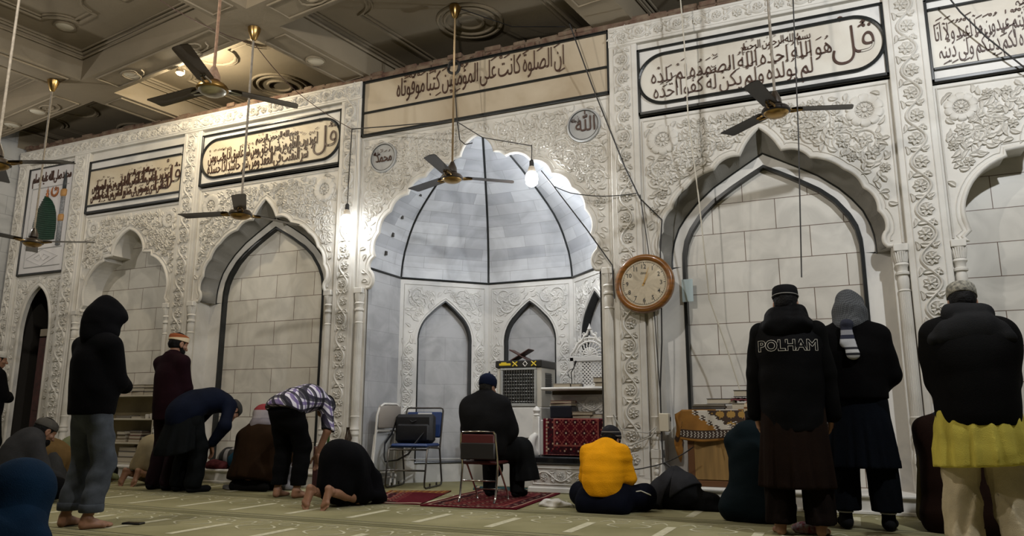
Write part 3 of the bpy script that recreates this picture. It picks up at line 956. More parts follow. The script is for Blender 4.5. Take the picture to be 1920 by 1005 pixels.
panel('inscription_panel', 'rounded marble panel of brown script above the bowing man in the checked shirt', -P3, -P2, 3.885, 4.625, (3.985, 4.53),
      [(BIS, -3.30, -2.60, 4.39, .10), ('اَعُوْذُ بِرَبِّ الْفَلَقِ مِنْ شَرِّ مَا خَلَقَ وَمِنْ شَرِّ غَاسِقٍ اِذَا وَقَبَ وَمِنْ', -4.13, -2.28, 4.215, .185), ('شَرِّ النَّفّٰثٰتِ فِي الْعُقَدِ وَمِنْ شَرِّ حَاسِدٍ اِذَا حَسَدَہ', -4.13, -2.42, 4.05, .185)],
      big=('قُلْ', -2.34, -1.98, 4.15, .36, 1.15), fm=PANEL_CREAM)
panel('inscription_panel', 'square ended marble panel of script above the stepped arch with bookshelves', -P5 - .0, -P4, 3.745, 4.56, (3.875, 4.405),
      [(BIS, -5.70, -5.15, 4.24, .09), ('اَعُوْذُ بِرَبِّ النَّاسِ مَلِكِ النَّاسِ اِلٰهِ النَّاسِ مِنْ شَرِّ الْوَسْوَاسِ', -6.42, -4.83, 4.09, .17), ('الْخَنَّاسِ الَّذِيْ يُوَسْوِسُ فِيْ صُدُوْرِ النَّاسِ مِنَ الْجِنَّةِ وَالنَّاسِ', -6.43, -4.86, 3.945, .17)],
      big=('قُلْ', -4.98, -4.64, 4.02, .32, 1.15), capsule=False, fm=PANEL_CREAM)
panel('inscription_panel', 'square ended marble panel of script above the man in the grey patterned cap', P4, P5, 3.745, 4.56, (3.885, 4.44),
      [('بِسْمِ اللّٰهِ الرَّحْمٰنِ الرَّحِيْمِہ', 5.30, 6.1, 4.345, .10), ('قُلْ يٰاَيُّهَا الْكٰفِرُوْنَ لَآ اَعْبُدُ مَا تَعْبُدُوْنَ وَلَآ اَنْتُمْ عٰبِدُوْنَ مَآ اَعْبُدُ وَلَآ اَنَا', 4.66, 6.45, 4.14, .185), ('عَابِدٌ مَّا عَبَدْتُّمْ وَلَآ اَنْتُمْ عٰبِدُوْنَ مَآ اَعْبُدُہ لَكُمْ دِيْنُكُمْ وَلِيَ دِيْنِہ', 4.68, 6.45, 3.965, .185)], capsule=False)

# round medallions in the spandrels of the mihrab
GREYI = marble('grey medallion marble', (.42, .42, .41), (.30, .30, .30))
for u, txt, sm_, lab in ((-1.27, 'مُحَمَّد', 'ﷺ', 'round grey marble medallion of brown script nearer the hanging bulb on the pilaster'), (1.295, 'اَللّٰه', 'جَلَّ جَلَالُهٗ', 'round grey marble medallion of brown script above the clock side of the arch')):
    t = thing('medallion', lab, 'medallion', (X(u), YB, 3.885), group='round script medallions'); 
    MR = Matrix.Rotation(PI / 2, 4, 'X')
    d = MB(); d.lathe([(0.0, .022), (.158, .022), (.163, .030), (.172, .034), (.180, .034), (.188, .028), (.190, 0)], MR, 48); d.build('disc', GREYI, t, True, angle=40)
    fr = MB(); fr.tube([(.166 * math.cos(2 * PI * k / 48), -.030, .166 * math.sin(2 * PI * k / 48)) for k in range(48)], .005, 5, closed=True); fr.build('black_ring', BLACK, t, True)
    tx = MB(); MM = lambda a, z, h: (a, -.022 - h, z)
    if u < 0:
        script_line(tx, 'مُحَمَّد', -.10, .125, -.055, .145, MM, stretch=1.25, weight=0); script_line(tx, 'صَلَّى اللّٰهُ', -.135, -.045, .035, .045, MM)
    else:
        script_line(tx, 'ﷲ', -.09, .13, -.07, .20, MM, stretch=1.15, weight=0); script_line(tx, 'جَلَّ جَلَالُهٗ', -.14, -.035, .045, .05, MM)
    tx.build('lettering', INK, t)

# poster-like coloured panel at the end of the wall
ua, ub, z0, z1 = -7.93, -P6, 2.905, 4.626
PW = marble('poster white stone', (.72, .70, .69), (.62, .60, .60), scale=.6)
t = thing('mosaic_panel', 'tall white panel picturing a green dome and a minaret above the dark doorway', 'wall panel', (X(ua), YB, z0))
MM = lambda u, z, h: (u - ua, -.02 - h, z - z0)
s = MB(); s.rbox((0, -.02, 0), (ub - ua, -.001, z1 - z0), .004); s.build('slab', PW, t)
fr = MB(); wd, ht = ub - ua, z1 - z0
for q in ((0, wd, 0, .028), (0, wd, ht - .022, ht), (0, .022, 0, ht), (wd - .022, wd, 0, ht)): fr.rbox((q[0], -.04, q[2]), (q[1], -.001, q[3]), .004)
fr.build('black_border', BLACK, t)
tx = MB(); script_line(tx, 'محمد صلى الله عليه وسلم', ua + .10, ub - .07, z1 - .24, .20, MM, stretch=1.1, weight=.0, marks=False); tx.build('lettering', INK, t)
gr = MB()
for q in ((.12, ht - .34, wd - .10, ht - .34), (.12, .42, .12, ht - .34), (.14, .40, wd - .1, .40), (.14, .12, wd - .1, .12), (.14, .12, .14, .40)):
    gr.tube([(q[0], -.022, q[1]), (q[2], -.022, q[3])], .008, 5)
gr.build('grey_lines', GREYI, t)
GREEN = mat('green glazed dome', (.012, .055, .030), .45, var=.4, vs=18)
dmm = MB(); R = []
dome = [(.0, 0), (.0, .10), (-.008, .16), (.005, .30), (.03, .42), (.08, .53), (.15, .62), (.22, .675), (.262, .70)]
cx = .50
for k in range(13):
    q = k / 12
    R.append([(cx - .27 + d_ + (2 * (.27 - d_)) * q, -.024 - .05 * math.sin(PI * q), .52 + z) for d_, z in dome])
dmm.grid(R); dmm.build('green_dome', GREEN, t, True)
rb = MB()
for k in range(22):
    z = .54 + k * .03
    d_ = np.interp(z - .52, [a[1] for a in dome], [a[0] for a in dome])
    rb.tube([(cx - .27 + d_ + (2 * (.27 - d_)) * q / 8, -.028 - .05 * math.sin(PI * q / 8), z) for q in range(9)], .006, 4)
rb.build('dome_rib', mat('dark green rib', (.006, .030, .016), .5), t)
fn = MB(); fn.lathe([(.03, 0), (.018, .03), (.028, .05), (.01, .08), (.02, .10), (.006, .13), (.0, .19)], Matrix.Translation((cx, -.035, 1.21)) @ Matrix.Diagonal((1, .8, 1, 1)), 10)
fn.tube([(.66 + .075 * math.cos(a), -.03, 1.30 + .085 * math.sin(a)) for a in [PI * (.72 + 1.5 * k / 14) for k in range(15)]], [.004 + .016 * math.sin(PI * k / 14) for k in range(15)], 6)
for k in range(5):
    a = PI / 2 + 2 * PI * k / 5
    fn.tube([(.675, -.03, 1.33), (.675 + .045 * math.cos(a), -.03, 1.33 + .045 * math.sin(a))], [.014, .002], 5)
fn.build('gilt_crescent_and_finial', mat('copper gilt', (.35, .13, .05), .4, .4), t, True)
mn = MB(); B_ = Matrix.Translation((.87, -.030, .42)) @ Matrix.Diagonal((1, .42, 1, 1))
mn.lathe([(.05, 0), (.05, .40), (.045, .42), (.045, .80)], B_, 10)
mn.build('minaret_shaft', mat('banded minaret', (.30, .31, .33), .6, var=.5, vs=40), t, True)
OCH = mat('ochre balcony', (.42, .22, .07), .6)
for pr_ in ([(.05, .37), (.062, .40), (.062, .46), (.05, .48)], [(.045, .76), (.065, .79), (.065, .86), (.045, .88)]):
    mk = MB(); mk.lathe(pr_, B_, 10); mk.build('minaret_balcony', OCH, t, True)
mt = MB(); mt.lathe([(.038, .88), (.038, 1.0), (.03, 1.06), (.0, 1.2)], B_, 10); mt.build('minaret_tip', mat('dark minaret tip', (.03, .035, .04), .5), t, True)
lz = MB(); M2 = lambda a, z: (a, -.024, z)
cx, cz, ww, hh = wd / 2, .26, .36, .13
lz.tube([M2(cx - ww, cz), M2(cx, cz + hh), M2(cx + ww, cz), M2(cx, cz - hh)], .006, 5, closed=True)
lz.tube([M2(cx - ww * .5, cz), M2(cx - .05, cz + hh * .4), M2(cx, cz), M2(cx + .05, cz + hh * .4), M2(cx + ww * .5, cz), M2(cx + .05, cz - hh * .4), M2(cx, cz), M2(cx - .05, cz - hh * .4)], .006, 5, closed=True)
lz.build('carved_lozenge', PW, t)
# ---------------------------------------------------------------- coffered ceiling, turned against the wall
TH = math.radians(-8.5); ZB, ZS = 5.02, 5.40
CU = Vector((math.cos(TH), math.sin(TH), 0)); CV = Vector((-math.sin(TH), math.cos(TH), 0))
MC = Matrix(((CU.x, CV.x, 0, 0), (CU.y, CV.y, 0, 0), (0, 0, 1, 0), (0, 0, 0, 1)))
C = lambda u, v, z: MC @ Vector((u, v, z))
BU = [(-13.35, -12.87), (-10.03, -9.53), (-6.75, -6.29), (-3.37, -2.93), (-.02, .42), (3.3, 3.74)]
BV = [(-2.0, -1.55), (1.30, 1.75), (4.62, 5.06)]
sl = MB(); sl.box((-16, -4, ZS), (6.5, 10.5, ZS + .15), 0, MC); struct(sl.build('ceiling', PLASTER), 'dusty plaster ceiling slab between the beams')
for i, (a, b) in enumerate(BU):
    bmx = MB(); bmx.box((a, -4, ZB), (b, 9.4, ZS), 0, MC)
    o = struct(bmx.build('ceiling_beam', PLASTER), 'plaster ceiling beam running towards the marble wall')
    md = MB()
    for v0, v1 in ((5.20, 6.45), (1.9, 4.5)):
        q = [C(a + .07, v0, ZB - .006), C(b - .07, v0, ZB - .006), C(b - .07, v1, ZB - .006), C(a + .07, v1, ZB - .006)]
        md.tube(q, .014, 6, closed=True)
    md.build('moulding', PLASTER_D, o)
for i, (a, b) in enumerate(BV):
    bmx = MB(); bmx.box((-15, a, ZB - .001), (6, b, ZS), 0, MC)
    o = struct(bmx.build('ceiling_beam', PLASTER), 'plaster ceiling beam running across the hall')
    md = MB()
    for (p, q), (p2, q2) in zip(BU, BU[1:]):
        u0, u1 = q + .25, p2 - .25
        md.tube([C(u0, a + .07, ZB - .007), C(u1, a + .07, ZB - .007), C(u1, b - .07, ZB - .007), C(u0, b - .07, ZB - .007)], .014, 6, closed=True)
        for sg in (0, 1):      # scroll ornaments
            uu = u0 + .5 + sg * (u1 - u0 - 1.0)
            md.tube([C(uu + .22 * math.cos(k * .5) * (1 - k / 26), (a + b) / 2 + .13 * math.sin(k * .5) * (1 - k / 26), ZB - .007) for k in range(20)], .012, 5)
    md.build('moulding', PLASTER_D, o)
# cornices and shaped mouldings inside the coffers
mi = 0
for (p, q), (p2, q2) in zip(BU, BU[1:]):
    for (v0, v1) in ((1.75, 4.62), (5.06, 9.0)):
        md = MB(); u0, u1 = q, p2
        for d, z, r_ in ((.02, ZS - .02, .03), (.07, ZS - .012, .02), (.035, ZS - .10, .016)):
            md.tube([C(u0 + d, v0 + d, z), C(u1 - d, v0 + d, z), C(u1 - d, v1 - d, z), C(u0 + d, v1 - d, z)], r_, 6, closed=True)
        if v0 > 5: v1 = 8.2
        a, b, c_, d_ = u0 + .45, u1 - .45, v0 + .45, v1 - .45; cu_, cv_ = (a + b) / 2, (c_ + d_) / 2
        for off, r_ in ((0, .022), (.07, .014)):
            pts = []
            rr = .30 - off * .5
            def cor(cx_, cy__, t0, t1):
                return [C(cx_ + rr * math.cos(t0 + (t1 - t0) * k / 8), cy__ + rr * math.sin(t0 + (t1 - t0) * k / 8), ZS - .008) for k in range(9)]
            A, B, G, D = a + off, b - off, c_ + off, d_ - off
            pts += cor(A, G, PI / 2, 0) + cor((A + B) / 2, G, PI, 0)[::1] + cor(B, G, PI, PI / 2)
            pts += cor(B, D, -PI / 2, -PI) + cor((A + B) / 2, D, 0, -PI) + cor(A, D, 0, -PI / 2)
            md.tube(pts, r_, 6, closed=True)
        for rr in (.38, .30, .16):
            md.tube([C(cu_ + rr * math.cos(2 * PI * k / 32), cv_ + rr * math.sin(2 * PI * k / 32), ZS - .008) for k in range(32)], .022, 6, closed=True)
        struct(md.build('ceiling_moulding', PLASTER_D), 'plaster mouldings of a ceiling coffer'); mi += 1

# flat round ceiling lamps (unlit) and the one spot that is lit
LC = mat('unlit lamp cover', (.62, .57, .46), .35)
def ceiling_lamp(px, py, z, lab, r=.12):
    p = onz(px, py, z)
    t = thing('round_lamp', lab, 'ceiling lamp', (p.x, p.y, z), group='unlit round ceiling lamps')
    a = MB(); a.lathe([(r * .86, -.012), (r * .86, -.022), (r, -.018), (r, 0)], n=32); a.build('rim', PLASTER_D, t, True, angle=40)
    b = MB(); b.lathe([(0, -.016), (r * .8, -.015), (r * .87, -.010), (r * .87, 0)], n=32); b.build('cover', LC, t, True)
for px, py, z, lab in ((592, 113, ZB, 'round unlit ceiling lamp on the beam before the mihrab panel'), (247, 140, ZB, 'round unlit ceiling lamp beside the lit spot'),
                       (70, 208, ZB, 'round unlit ceiling lamp beyond the fan rod canopy'), (22, 233, ZB, 'round unlit ceiling lamp close to the side wall'),
                       (122, 48, ZS, 'round unlit ceiling lamp up in the coffer'), (360, 98, ZB, 'round unlit ceiling lamp behind a raised fan blade')):
    ceiling_lamp(px, py, z, lab)
p = C(-8.20, 5.06, 5.06)
t = thing('spot_lamp', 'small lit yellow spot lamp on the side of the ceiling beam', 'ceiling lamp', p, TH)
a = MB(); a.rbox((-.04, 0, -.02), (.04, .03, .06), .006); a.tube([(0, .02, .02), (0, .06, .0), (0, .08, -.03)], .012, 8); a.build('bracket', PLASTER_D, t, True, angle=40)
a = MB(); a.lathe([(.03, .0), (.05, -.01), (.055, -.05)], Matrix.Translation((0, .08, -.02)), 20, caps=False); a.build('shade', PLASTER_D, t, True, angle=40)
b = MB(); b.lathe([(0, -.075), (.03, -.070), (.048, -.05), (.04, -.02)], Matrix.Translation((0, .08, -.02)), 20); b.build('lens', mat('lit spot', (1, .9, .7), .4, emit=((1, .82, .5), 14)), t, True)

# ---------------------------------------------------------------- carpeted floor with woven prayer rows
def carpet():
    m, nt, b = nodes('sage green carpet')
    tc = nt.nodes.new('ShaderNodeTexCoord')
    n = N(nt, 'ShaderNodeTexNoise'); n.inputs['Scale'].default_value = 1.5; n.inputs['Detail'].default_value = 8
    n2 = N(nt, 'ShaderNodeTexNoise'); n2.inputs['Scale'].default_value = 260
    nt.links.new(tc.outputs['Object'], n.inputs['Vector']); nt.links.new(tc.outputs['Object'], n2.inputs['Vector'])
    r = ramp(nt, [(.3, (.205, .190, .098)), (.7, (.305, .280, .160))]); nt.links.new(n.outputs['Fac'], r.inputs[0])
    nt.links.new(r.outputs[0], b.inputs['Base Color'])
    bp = nt.nodes.new('ShaderNodeBump'); bp.inputs['Strength'].default_value = .5; bp.inputs['Distance'].default_value = .004
    nt.links.new(n2.outputs['Fac'], bp.inputs['Height']); nt.links.new(bp.outputs[0], b.inputs['Normal'])
    b.inputs['Roughness'].default_value = .95; b.inputs['Specular IOR Level'].default_value = .1
    return m
CARPET = carpet()
CLIGHT = mat('pale woven stripe', (.56, .53, .38), .95, var=.25, vs=30, spec=.1)
CDARK = mat('dark woven border', (.13, .125, .072), .95, var=.3, vs=30, spec=.1)
fm = MB(); fm.box((-12.0, -1.5, -.1), (5.2, 9.15, 0))
def strip(x0, x1, y0, y1, m, z=.0015, sk=0):
    fm.quad((x0, y0, z), (x1, y0, z), (x1 + sk, y1, z), (x0 + sk, y1, z), m)
def curl(pts, wv, m=1, z=.0018):
    P = []
    for i in range(len(pts)):
        a = pts[max(i - 1, 0)]; b = pts[min(i + 1, len(pts) - 1)]; tx, ty = b[0] - a[0], b[1] - a[1]; L = math.hypot(tx, ty) or 1
        ww = wv * (.4 + .6 * math.sin(PI * i / (len(pts) - 1)))
        P.append([(pts[i][0] - ty / L * ww, pts[i][1] + tx / L * ww, z), (pts[i][0] + ty / L * ww, pts[i][1] - tx / L * ww, z)])
    fm.grid(P, m)
for row in range(6):
    yb = 4.93 + (row - 4) * 1.2
    for dy, wv, mm in ((-.06, .018, 2), (.0, .012, 2), (.05, .03, 1), (.12, .012, 2)):
        strip(-11.9, 5.1, yb + dy - wv / 2, yb + dy + wv / 2, mm if mm == 2 else 0)
    strip(-11.9, 5.1, yb + .085, yb + .092, 1)
    for k in range(-15, 10):
        x = -3.11 + k * .612
        strip(x - .035, x + .035, yb + .24, yb + .80, 1)
        for s_ in (-1, 1):
            cx = x + .306
            curl([(cx + s_ * (.04 + .12 * math.sin(q * .4)), yb + .62 + .030 * q) for q in range(9)], .010)
            curl([(cx + s_ * (.26 - .012 * q), yb + .86 + .10 * math.sin(q * .33)) for q in range(11)], .010)
            curl([(cx + s_ * (.10 + .05 * math.cos(q * .6)), yb + .95 + .05 * math.sin(q * .6)) for q in range(10)], .007)
            curl([(cx + s_ * (.02 + .045 * q), yb + 1.05 + .02 * math.sin(q * 1.2)) for q in range(6)], .008)
struct(fm.build('floor', [CARPET, CLIGHT, CDARK]), 'sage green prayer carpet with pale woven stripes')
# ---------------------------------------------------------------- ceiling fans
BROWN = mat('dark brown fan enamel', (.030, .021, .014), .4, coat=.3)
BRONZE = mat('bronze fan enamel', (.085, .060, .038), .35, coat=.4)
BRASS = mat('aged brass', (.42, .27, .10), .28, 1)
STEEL = mat('brushed steel', (.55, .54, .52), .3, 1)
ROD = mat('dusty painted rod', (.27, .235, .19), .6, var=.3, vs=30)


def fan(name, label, hub, r, deg, top, blade_m, motor_m, rod_m, big=False):
    t = thing(name, label, 'ceiling fan', hub, 0, 'ceiling fans on long rods')
    d = top - hub[2]
    a = MB(); a.tube([(0, 0, .12), (0, 0, d - .03)], .012, 8); a.build('rod', rod_m, t, True)
    a = MB(); a.lathe([(.014, d - .16), (.03, d - .145), (.065, d - .05), (.07, d - .01), (.02, d)], n=20); a.build('ceiling_canopy', BRASS, t, True, angle=40)
    a = MB(); a.lathe([(.02, .20), (.05, .13), (.055, .085), (.03, .07)], n=20); a.build('lower_canopy', rod_m if big else BROWN, t, True, angle=40)
    a = MB(); a.lathe([(.0, .07), (.05, .07), (.10, .052), (.118, .03), (.122, .01), (.105, 0)], n=32)
    a.build('motor_housing', blade_m if not big else BRASS, t, True, angle=50)
    a = MB(); a.lathe([(.0, -.040), (.03, -.039), (.07, -.030), (.098, -.012), (.108, .004), (.11, .012)], n=32); a.build('motor_cover', motor_m, t, True, angle=50)
    for k in range(3):
        th = math.radians(deg + 120 * k); M = Matrix.Rotation(th, 4, 'Z')
        b = MB(); P = []
        for q, wd in ((.20, .045), (.24, .062), (.45, .064), (.8, .068), (.97, .070), (1.0, .058)):
            x = r * q
            P.append([M @ Vector((x, -wd, .022)), M @ Vector((x + (.02 if q > .9 else 0), 0, .034)), M @ Vector((x + (.03 if q > .9 else 0), wd, .036))])
        b.grid(P); b.grid([[p + Vector((0, 0, .004)) for p in row][::-1] for row in P])
        bl = b.build('blade', blade_m, t, True, angle=40)
        c = MB(); c.tube([M @ Vector((.09, -.02, .018)), M @ Vector((.14, -.028, .018)), M @ Vector((.22, -.012, .022))], .010, 6); c.tube([M @ Vector((.09, .02, .018)), M @ Vector((.14, .028, .020)), M @ Vector((.22, .012, .026))], .010, 6)
        c.build('bracket', STEEL if big else motor_m, bl, True)
    return t


fan('hanging_fan', 'large bronze ceiling fan with silver hub close to the lit spot lamp', (-4.40, 4.085, 3.29), .66, 57, ZS, BRONZE, mat('silver hub', (.6, .56, .46), .3, 1), mat('wooden rod', (.22, .13, .08), .7, var=.4, vs=40), True)
fan('hanging_fan', 'brown ceiling fan with brass hub in front of the bowing checked shirt bay', (-5.74, 5.84, 2.863), .68, 72, ZB, BROWN, BRASS, ROD)
fan('hanging_fan', 'brown ceiling fan with brass hub hanging before the mihrab vault', (-3.80, 6.91, 3.325), .68, 39, ZS, BROWN, BRASS, mat('brass rod', (.35, .25, .14), .4, .6))
fan('hanging_fan', 'dark ceiling fan with brass hub before the arch next to the clock', (-.414, 6.548, 3.38), .63, 18, ZS, mat('near black fan enamel', (.014, .010, .008), .4), BRASS, ROD)
fan('hanging_fan', 'brown ceiling fan with brass hub hanging in front of the green dome panel', (-9.05, 5.83, 2.863), .70, 27, ZB, BROWN, BRASS, ROD)
fan('hanging_fan', 'brown ceiling fan of which a single blade shows above the green dome panel', (-6.70, 3.905, 2.94), .64, 24, ZS, BROWN, BRASS, ROD)

# ---------------------------------------------------------------- hanging bulbs and cables
CABLE = mat('black cable', (.015, .013, .012), .6)
CABLE_W = mat('pale string', (.50, .46, .38), .7)


def cable(label, pts, r=.006, m=None, name='cable', sag=0.0):
    P = []
    for i in range(len(pts) - 1):
        a, b = Vector(pts[i]), Vector(pts[i + 1]); n = max(3, int((b - a).length / .12))
        for k in range(n):
            t = k / n; p = a.lerp(b, t); p.z -= sag * (b - a).length * 4 * t * (1 - t)
            P.append(p)
    P.append(Vector(pts[-1]))
    mb = MB(); mb.tube(P, r, 6)
    return tag(mb.build(name, m or CABLE, None, True), label, 'cable')


BULBG = mat('glowing bulb', (1, 1, 1), .3, emit=((.92, .96, 1), 26))
for p, ln, lab in ((BULB_A, .24, 'lit white bulb hanging in front of the carved pilaster beside the mihrab'), (BULB_B, .17, 'lit white bulb hanging in the mouth of the mihrab arch')):
    t = thing('light_bulb', lab, 'light bulb', p)
    a = MB(); a.lathe([(0, -.105), (.035, -.10), (.062, -.075), (.069, -.025), (.064, .03), (.045, .055)], n=24); a.build('globe', BULBG, t, True)
    a = MB(); a.lathe([(.042, .05), (.045, .07), (.034, .11), (.022, .125)], n=20); a.build('collar', mat('cream bulb collar', (.6, .52, .42), .5), t, True, angle=40)
    a = MB(); a.lathe([(.022, .12), (.026, .13), (.024, .185), (.01, .20), (.0, .205)], n=16); a.build('holder', CABLE, t, True, angle=40)
    a = MB(); a.tube([(0, 0, .2), (0.003, 0, ln + .15), (.0, .0, ln + .2)], .005, 6); a.build('flex', CABLE, t, True)
HK = at(660, 242, 7.24)
cable('thin black flex running down the pilaster to the lit bulb', [HK, BULB_A + Vector((0, 0, .40))], .006)
cable('brown wire sagging from the ceiling to the carved pilaster above the bulb', [onz(300, 0, ZB - .02), onz(400, 55, ZB - .25), onz(477, 82, ZB - .12), at(560, 175, 7.0), HK], .005, mat('brown wire', (.07, .035, .025), .6), sag=.03)
cable('black twin wire from the pilaster hook to the fan rod by the mihrab', [HK, at(740, 236, 7.1), at(851, 226, 6.92)], .007)
cable('black wire from the fan rod by the mihrab to the bulb in the arch', [at(853, 226, 6.92), at(905, 258, 7.1), BULB_B + Vector((0, 0, .36))], .005)
cable('black wire looping down beside the fan rod of the mihrab', [at(852, 30, 6.95), at(851, 140, 6.97), at(857, 225, 6.97), at(862, 262, 6.97), at(872, 271, 6.97), at(886, 268, 6.98)], .006)
cable('black wire slanting down from the mihrab bulb to the clock', [BULB_B + Vector((.12, -.02, .05)), at(1040, 352, 7.2), at(1100, 430, 7.22), at(1148, 497, 7.24), at(1152, 560, 7.26)], .007)
cable('thin wire from the slanting cable across the carved pilaster', [at(1040, 350, 7.2), at(1070, 362, 7.26), at(1130, 368, 7.26), at(1196, 362, 7.27)], .005, sag=.02)
cable('long black cable from the ceiling along the pilaster down past the clock', [at(1068, 45, 7.1), at(1110, 160, 7.2), at(1170, 310, 7.25), at(1200, 372, 7.27), at(1241, 412, 7.30), at(1238, 470, 7.30), at(1240, 560, 7.28), at(1241, 640, 7.28), at(1238, 730, 7.27), at(1240, 800, 7.27), at(1243, 868, 7.25), at(1262, 890, 7.1)], .0075)
cable('twisted black wire behind the clock along the fluted column', [at(1200, 365, 7.27), at(1216, 470, 7.27), at(1228, 600, 7.27), at(1234, 690, 7.27), at(1239, 750, 7.27)], .005)
cable('slack white cable looped across the foot of the carved pilaster', [at(1150, 778, 7.27), at(1165, 805, 7.25), at(1215, 812, 7.25), at(1231, 800, 7.25), at(1222, 818, 7.22), at(1170, 840, 7.25), at(1150, 838, 7.27)], .006, mat('grey flex', (.38, .36, .32), .6), sag=.01)
cable('pair of black wires from the table to the foot of the pilaster', [at(1300, 838, 7.1), at(1260, 862, 7.1), at(1215, 876, 7.2), at(1185, 880, 7.25)], .006, sag=.03)
cable('pale string hanging from the ceiling in front of the arch to the books', [at(1276, 0, 7.05), at(1283, 80, 7.05), at(1290, 215, 7.1), at(1310, 370, 7.2), at(1330, 560, 7.3), at(1362, 650, 7.35), at(1392, 745, 7.35)], .007, CABLE_W)
cable('thin black cord hanging straight down above the man in the lettered jacket', [at(1487, 0, 6.3), at(1497, 250, 6.3), at(1503, 520, 6.3)], .006)
cable('black wire crossing the script panel above the patterned cap', [at(1775, -10, 7.1), at(1800, 22, 7.15), at(1850, 70, 7.2), at(1925, 130, 7.25)], .007)
cable('thin grey wires strung across the ceiling coffer before the mihrab', [onz(856, 14, ZS - .03), onz(960, 50, ZS - .1), onz(1060, 50, ZS - .06)], .006)
mb = MB(); mb.tube([(.075 * math.cos(k * .35 + .1), .012 * math.sin(k), .075 * math.sin(k * .35 + .1)) for k in range(40)], .016, 6)
tag(mb.build('cable_coil', CABLE, None, True), 'coil of black cable hung on the fan rod before the mihrab panel', 'cable').location = at(851, 126, 6.97)
cable('black wires bunched in a corner below the switch box', [at(1247, 868, 7.1), at(1262, 880, 7.05), at(1270, 893, 6.95), at(1285, 898, 6.95), at(1262, 905, 6.9)], .012)
t = thing('switch_box', 'cream switch box on the jamb below the clock', 'switch', at(1246, 792, 7.28))
a = MB(); a.rbox((-.045, -.035, -.085), (.045, .06, .085), .006); a.build('box', mat('cream plastic', (.62, .56, .44), .5), t)
a = MB(); a.rbox((.048, -.03, -.07), (.052, .05, .07), .002); a.build('face_plate', mat('aged plastic', (.50, .46, .38), .5), t)
a = MB(); a.rbox((.05, .0, .01), (.058, .03, .05), .002); a.build('switch', CABLE, t)
a = MB(); a.rbox((-.05, -.004, -.13), (.06, 0, .10), .002)
pp = tag(a.build('pale_blue_rectangle', mat('flat pale blue', (.46, .56, .58), .3), None), 'small flat pale blue notice beside the clock', 'rectangle'); pp.location = at(1288, 542, 7.54)  # plain pale blue rectangle just in front of the arch surround
mb = MB()
rg = random.Random(8)
for k in range(6):
    mb.tube([(rg.uniform(-.03, .03), -.01 - .01 * (k % 3), .2), (rg.uniform(-.05, .05), -.03, .08), (rg.uniform(-.03, .03), -.02, -.05), (rg.uniform(-.04, .04), -.03, -.2 - .03 * k)], .008, 5)
tag(mb.build('cable_bundle', mat('brown flex', (.07, .045, .03), .7), None, True), 'tangle of brown flex hanging on the column behind the prostrate man in black', 'cable').location = at(655, 835, 7.27)

# ---------------------------------------------------------------- clock
t = thing('wall_clock', 'large round wooden wall clock with a cream dial', 'clock', (-1.792, 7.265, 2.085), rot=(math.radians(-3), 0, 0))
RX = Matrix.Rotation(PI / 2, 4, 'X')
a = MB(); a.lathe([(.232, .050), (.240, .064), (.262, .076), (.285, .066), (.297, .045), (.300, .02), (.295, 0)], RX, 64, caps=False)
a.build('wooden_rim', mat('honey wood', (.25, .095, .016), .3, var=.45, vs=5, coat=.6, stretch=(1, 1, 8)), t, True)
a = MB(); a.lathe([(0, .047), (.236, .047)], RX, 48); a.build('dial', mat('cream dial', (.80, .70, .53), .5), t)
a = MB(); MM = lambda u, z, h=0: (u, -.049 - h, z)
for k in range(60):
    th = 2 * PI * k / 60; l = .012 if k % 5 else .02
    c, s_ = math.sin(th), math.cos(th); w_ = .0012 if k % 5 else .003
    a.add([MM(c * .215 - s_ * w_, s_ * .215 + c * w_), MM(c * .215 + s_ * w_, s_ * .215 - c * w_), MM(c * (.215 - l) + s_ * w_, s_ * (.215 - l) - c * w_), MM(c * (.215 - l) - s_ * w_, s_ * (.215 - l) + c * w_)], [(0, 1, 2, 3)])
a.tube([MM(.215 * math.cos(2 * PI * k / 64), .215 * math.sin(2 * PI * k / 64)) for k in range(64)], .0014, 4, closed=True)
for k in range(1, 13):
    V, Fc = glyphs(str(k), .01, weight=.006); th = 2 * PI * k / 12; sz = .062
    cx = (V[:, 0].max() + V[:, 0].min()) / 2; cz = (V[:, 1].max() + V[:, 1].min()) / 2
    a.add([MM(.170 * math.sin(th) + (p[0] - cx) * sz * .92, .170 * math.cos(th) + (p[1] - cz) * sz, .001 + p[2] * .05) for p in V], Fc)
V, Fc = glyphs('Ajanta', .01); cx = (V[:, 0].max() + V[:, 0].min()) / 2
a.add([MM((p[0] - cx) * .026, .098 + p[1] * .026, .001) for p in V], Fc); a.tube([MM(-.035, .093), MM(.035, .093)], .001, 4)
a.build('numerals', mat('dial print', (.02, .018, .016), .5), t)
GOLD = mat('gilt hands', (.45, .27, .08), .35, .7)
for nm_, th, l, w_ in (('hour_hand', math.radians(29), .115, .006), ('minute_hand', math.radians(17), .165, .0045)):
    c, s_ = math.sin(th), math.cos(th); a = MB()
    a.add([MM(-c * .03 - s_ * w_, -s_ * .03 + c * w_, .006), MM(-c * .03 + s_ * w_, -s_ * .03 - c * w_, .006), MM(c * l + s_ * .0015, s_ * l - c * .0015, .006), MM(c * l - s_ * .0015, s_ * l + c * .0015, .006)], [(0, 1, 2, 3)])
    a.build(nm_, GOLD, t)
a = MB(); a.lathe([(0, .06), (.008, .059), (.01, .05)], RX, 12); a.build('hub', GOLD, t, True)

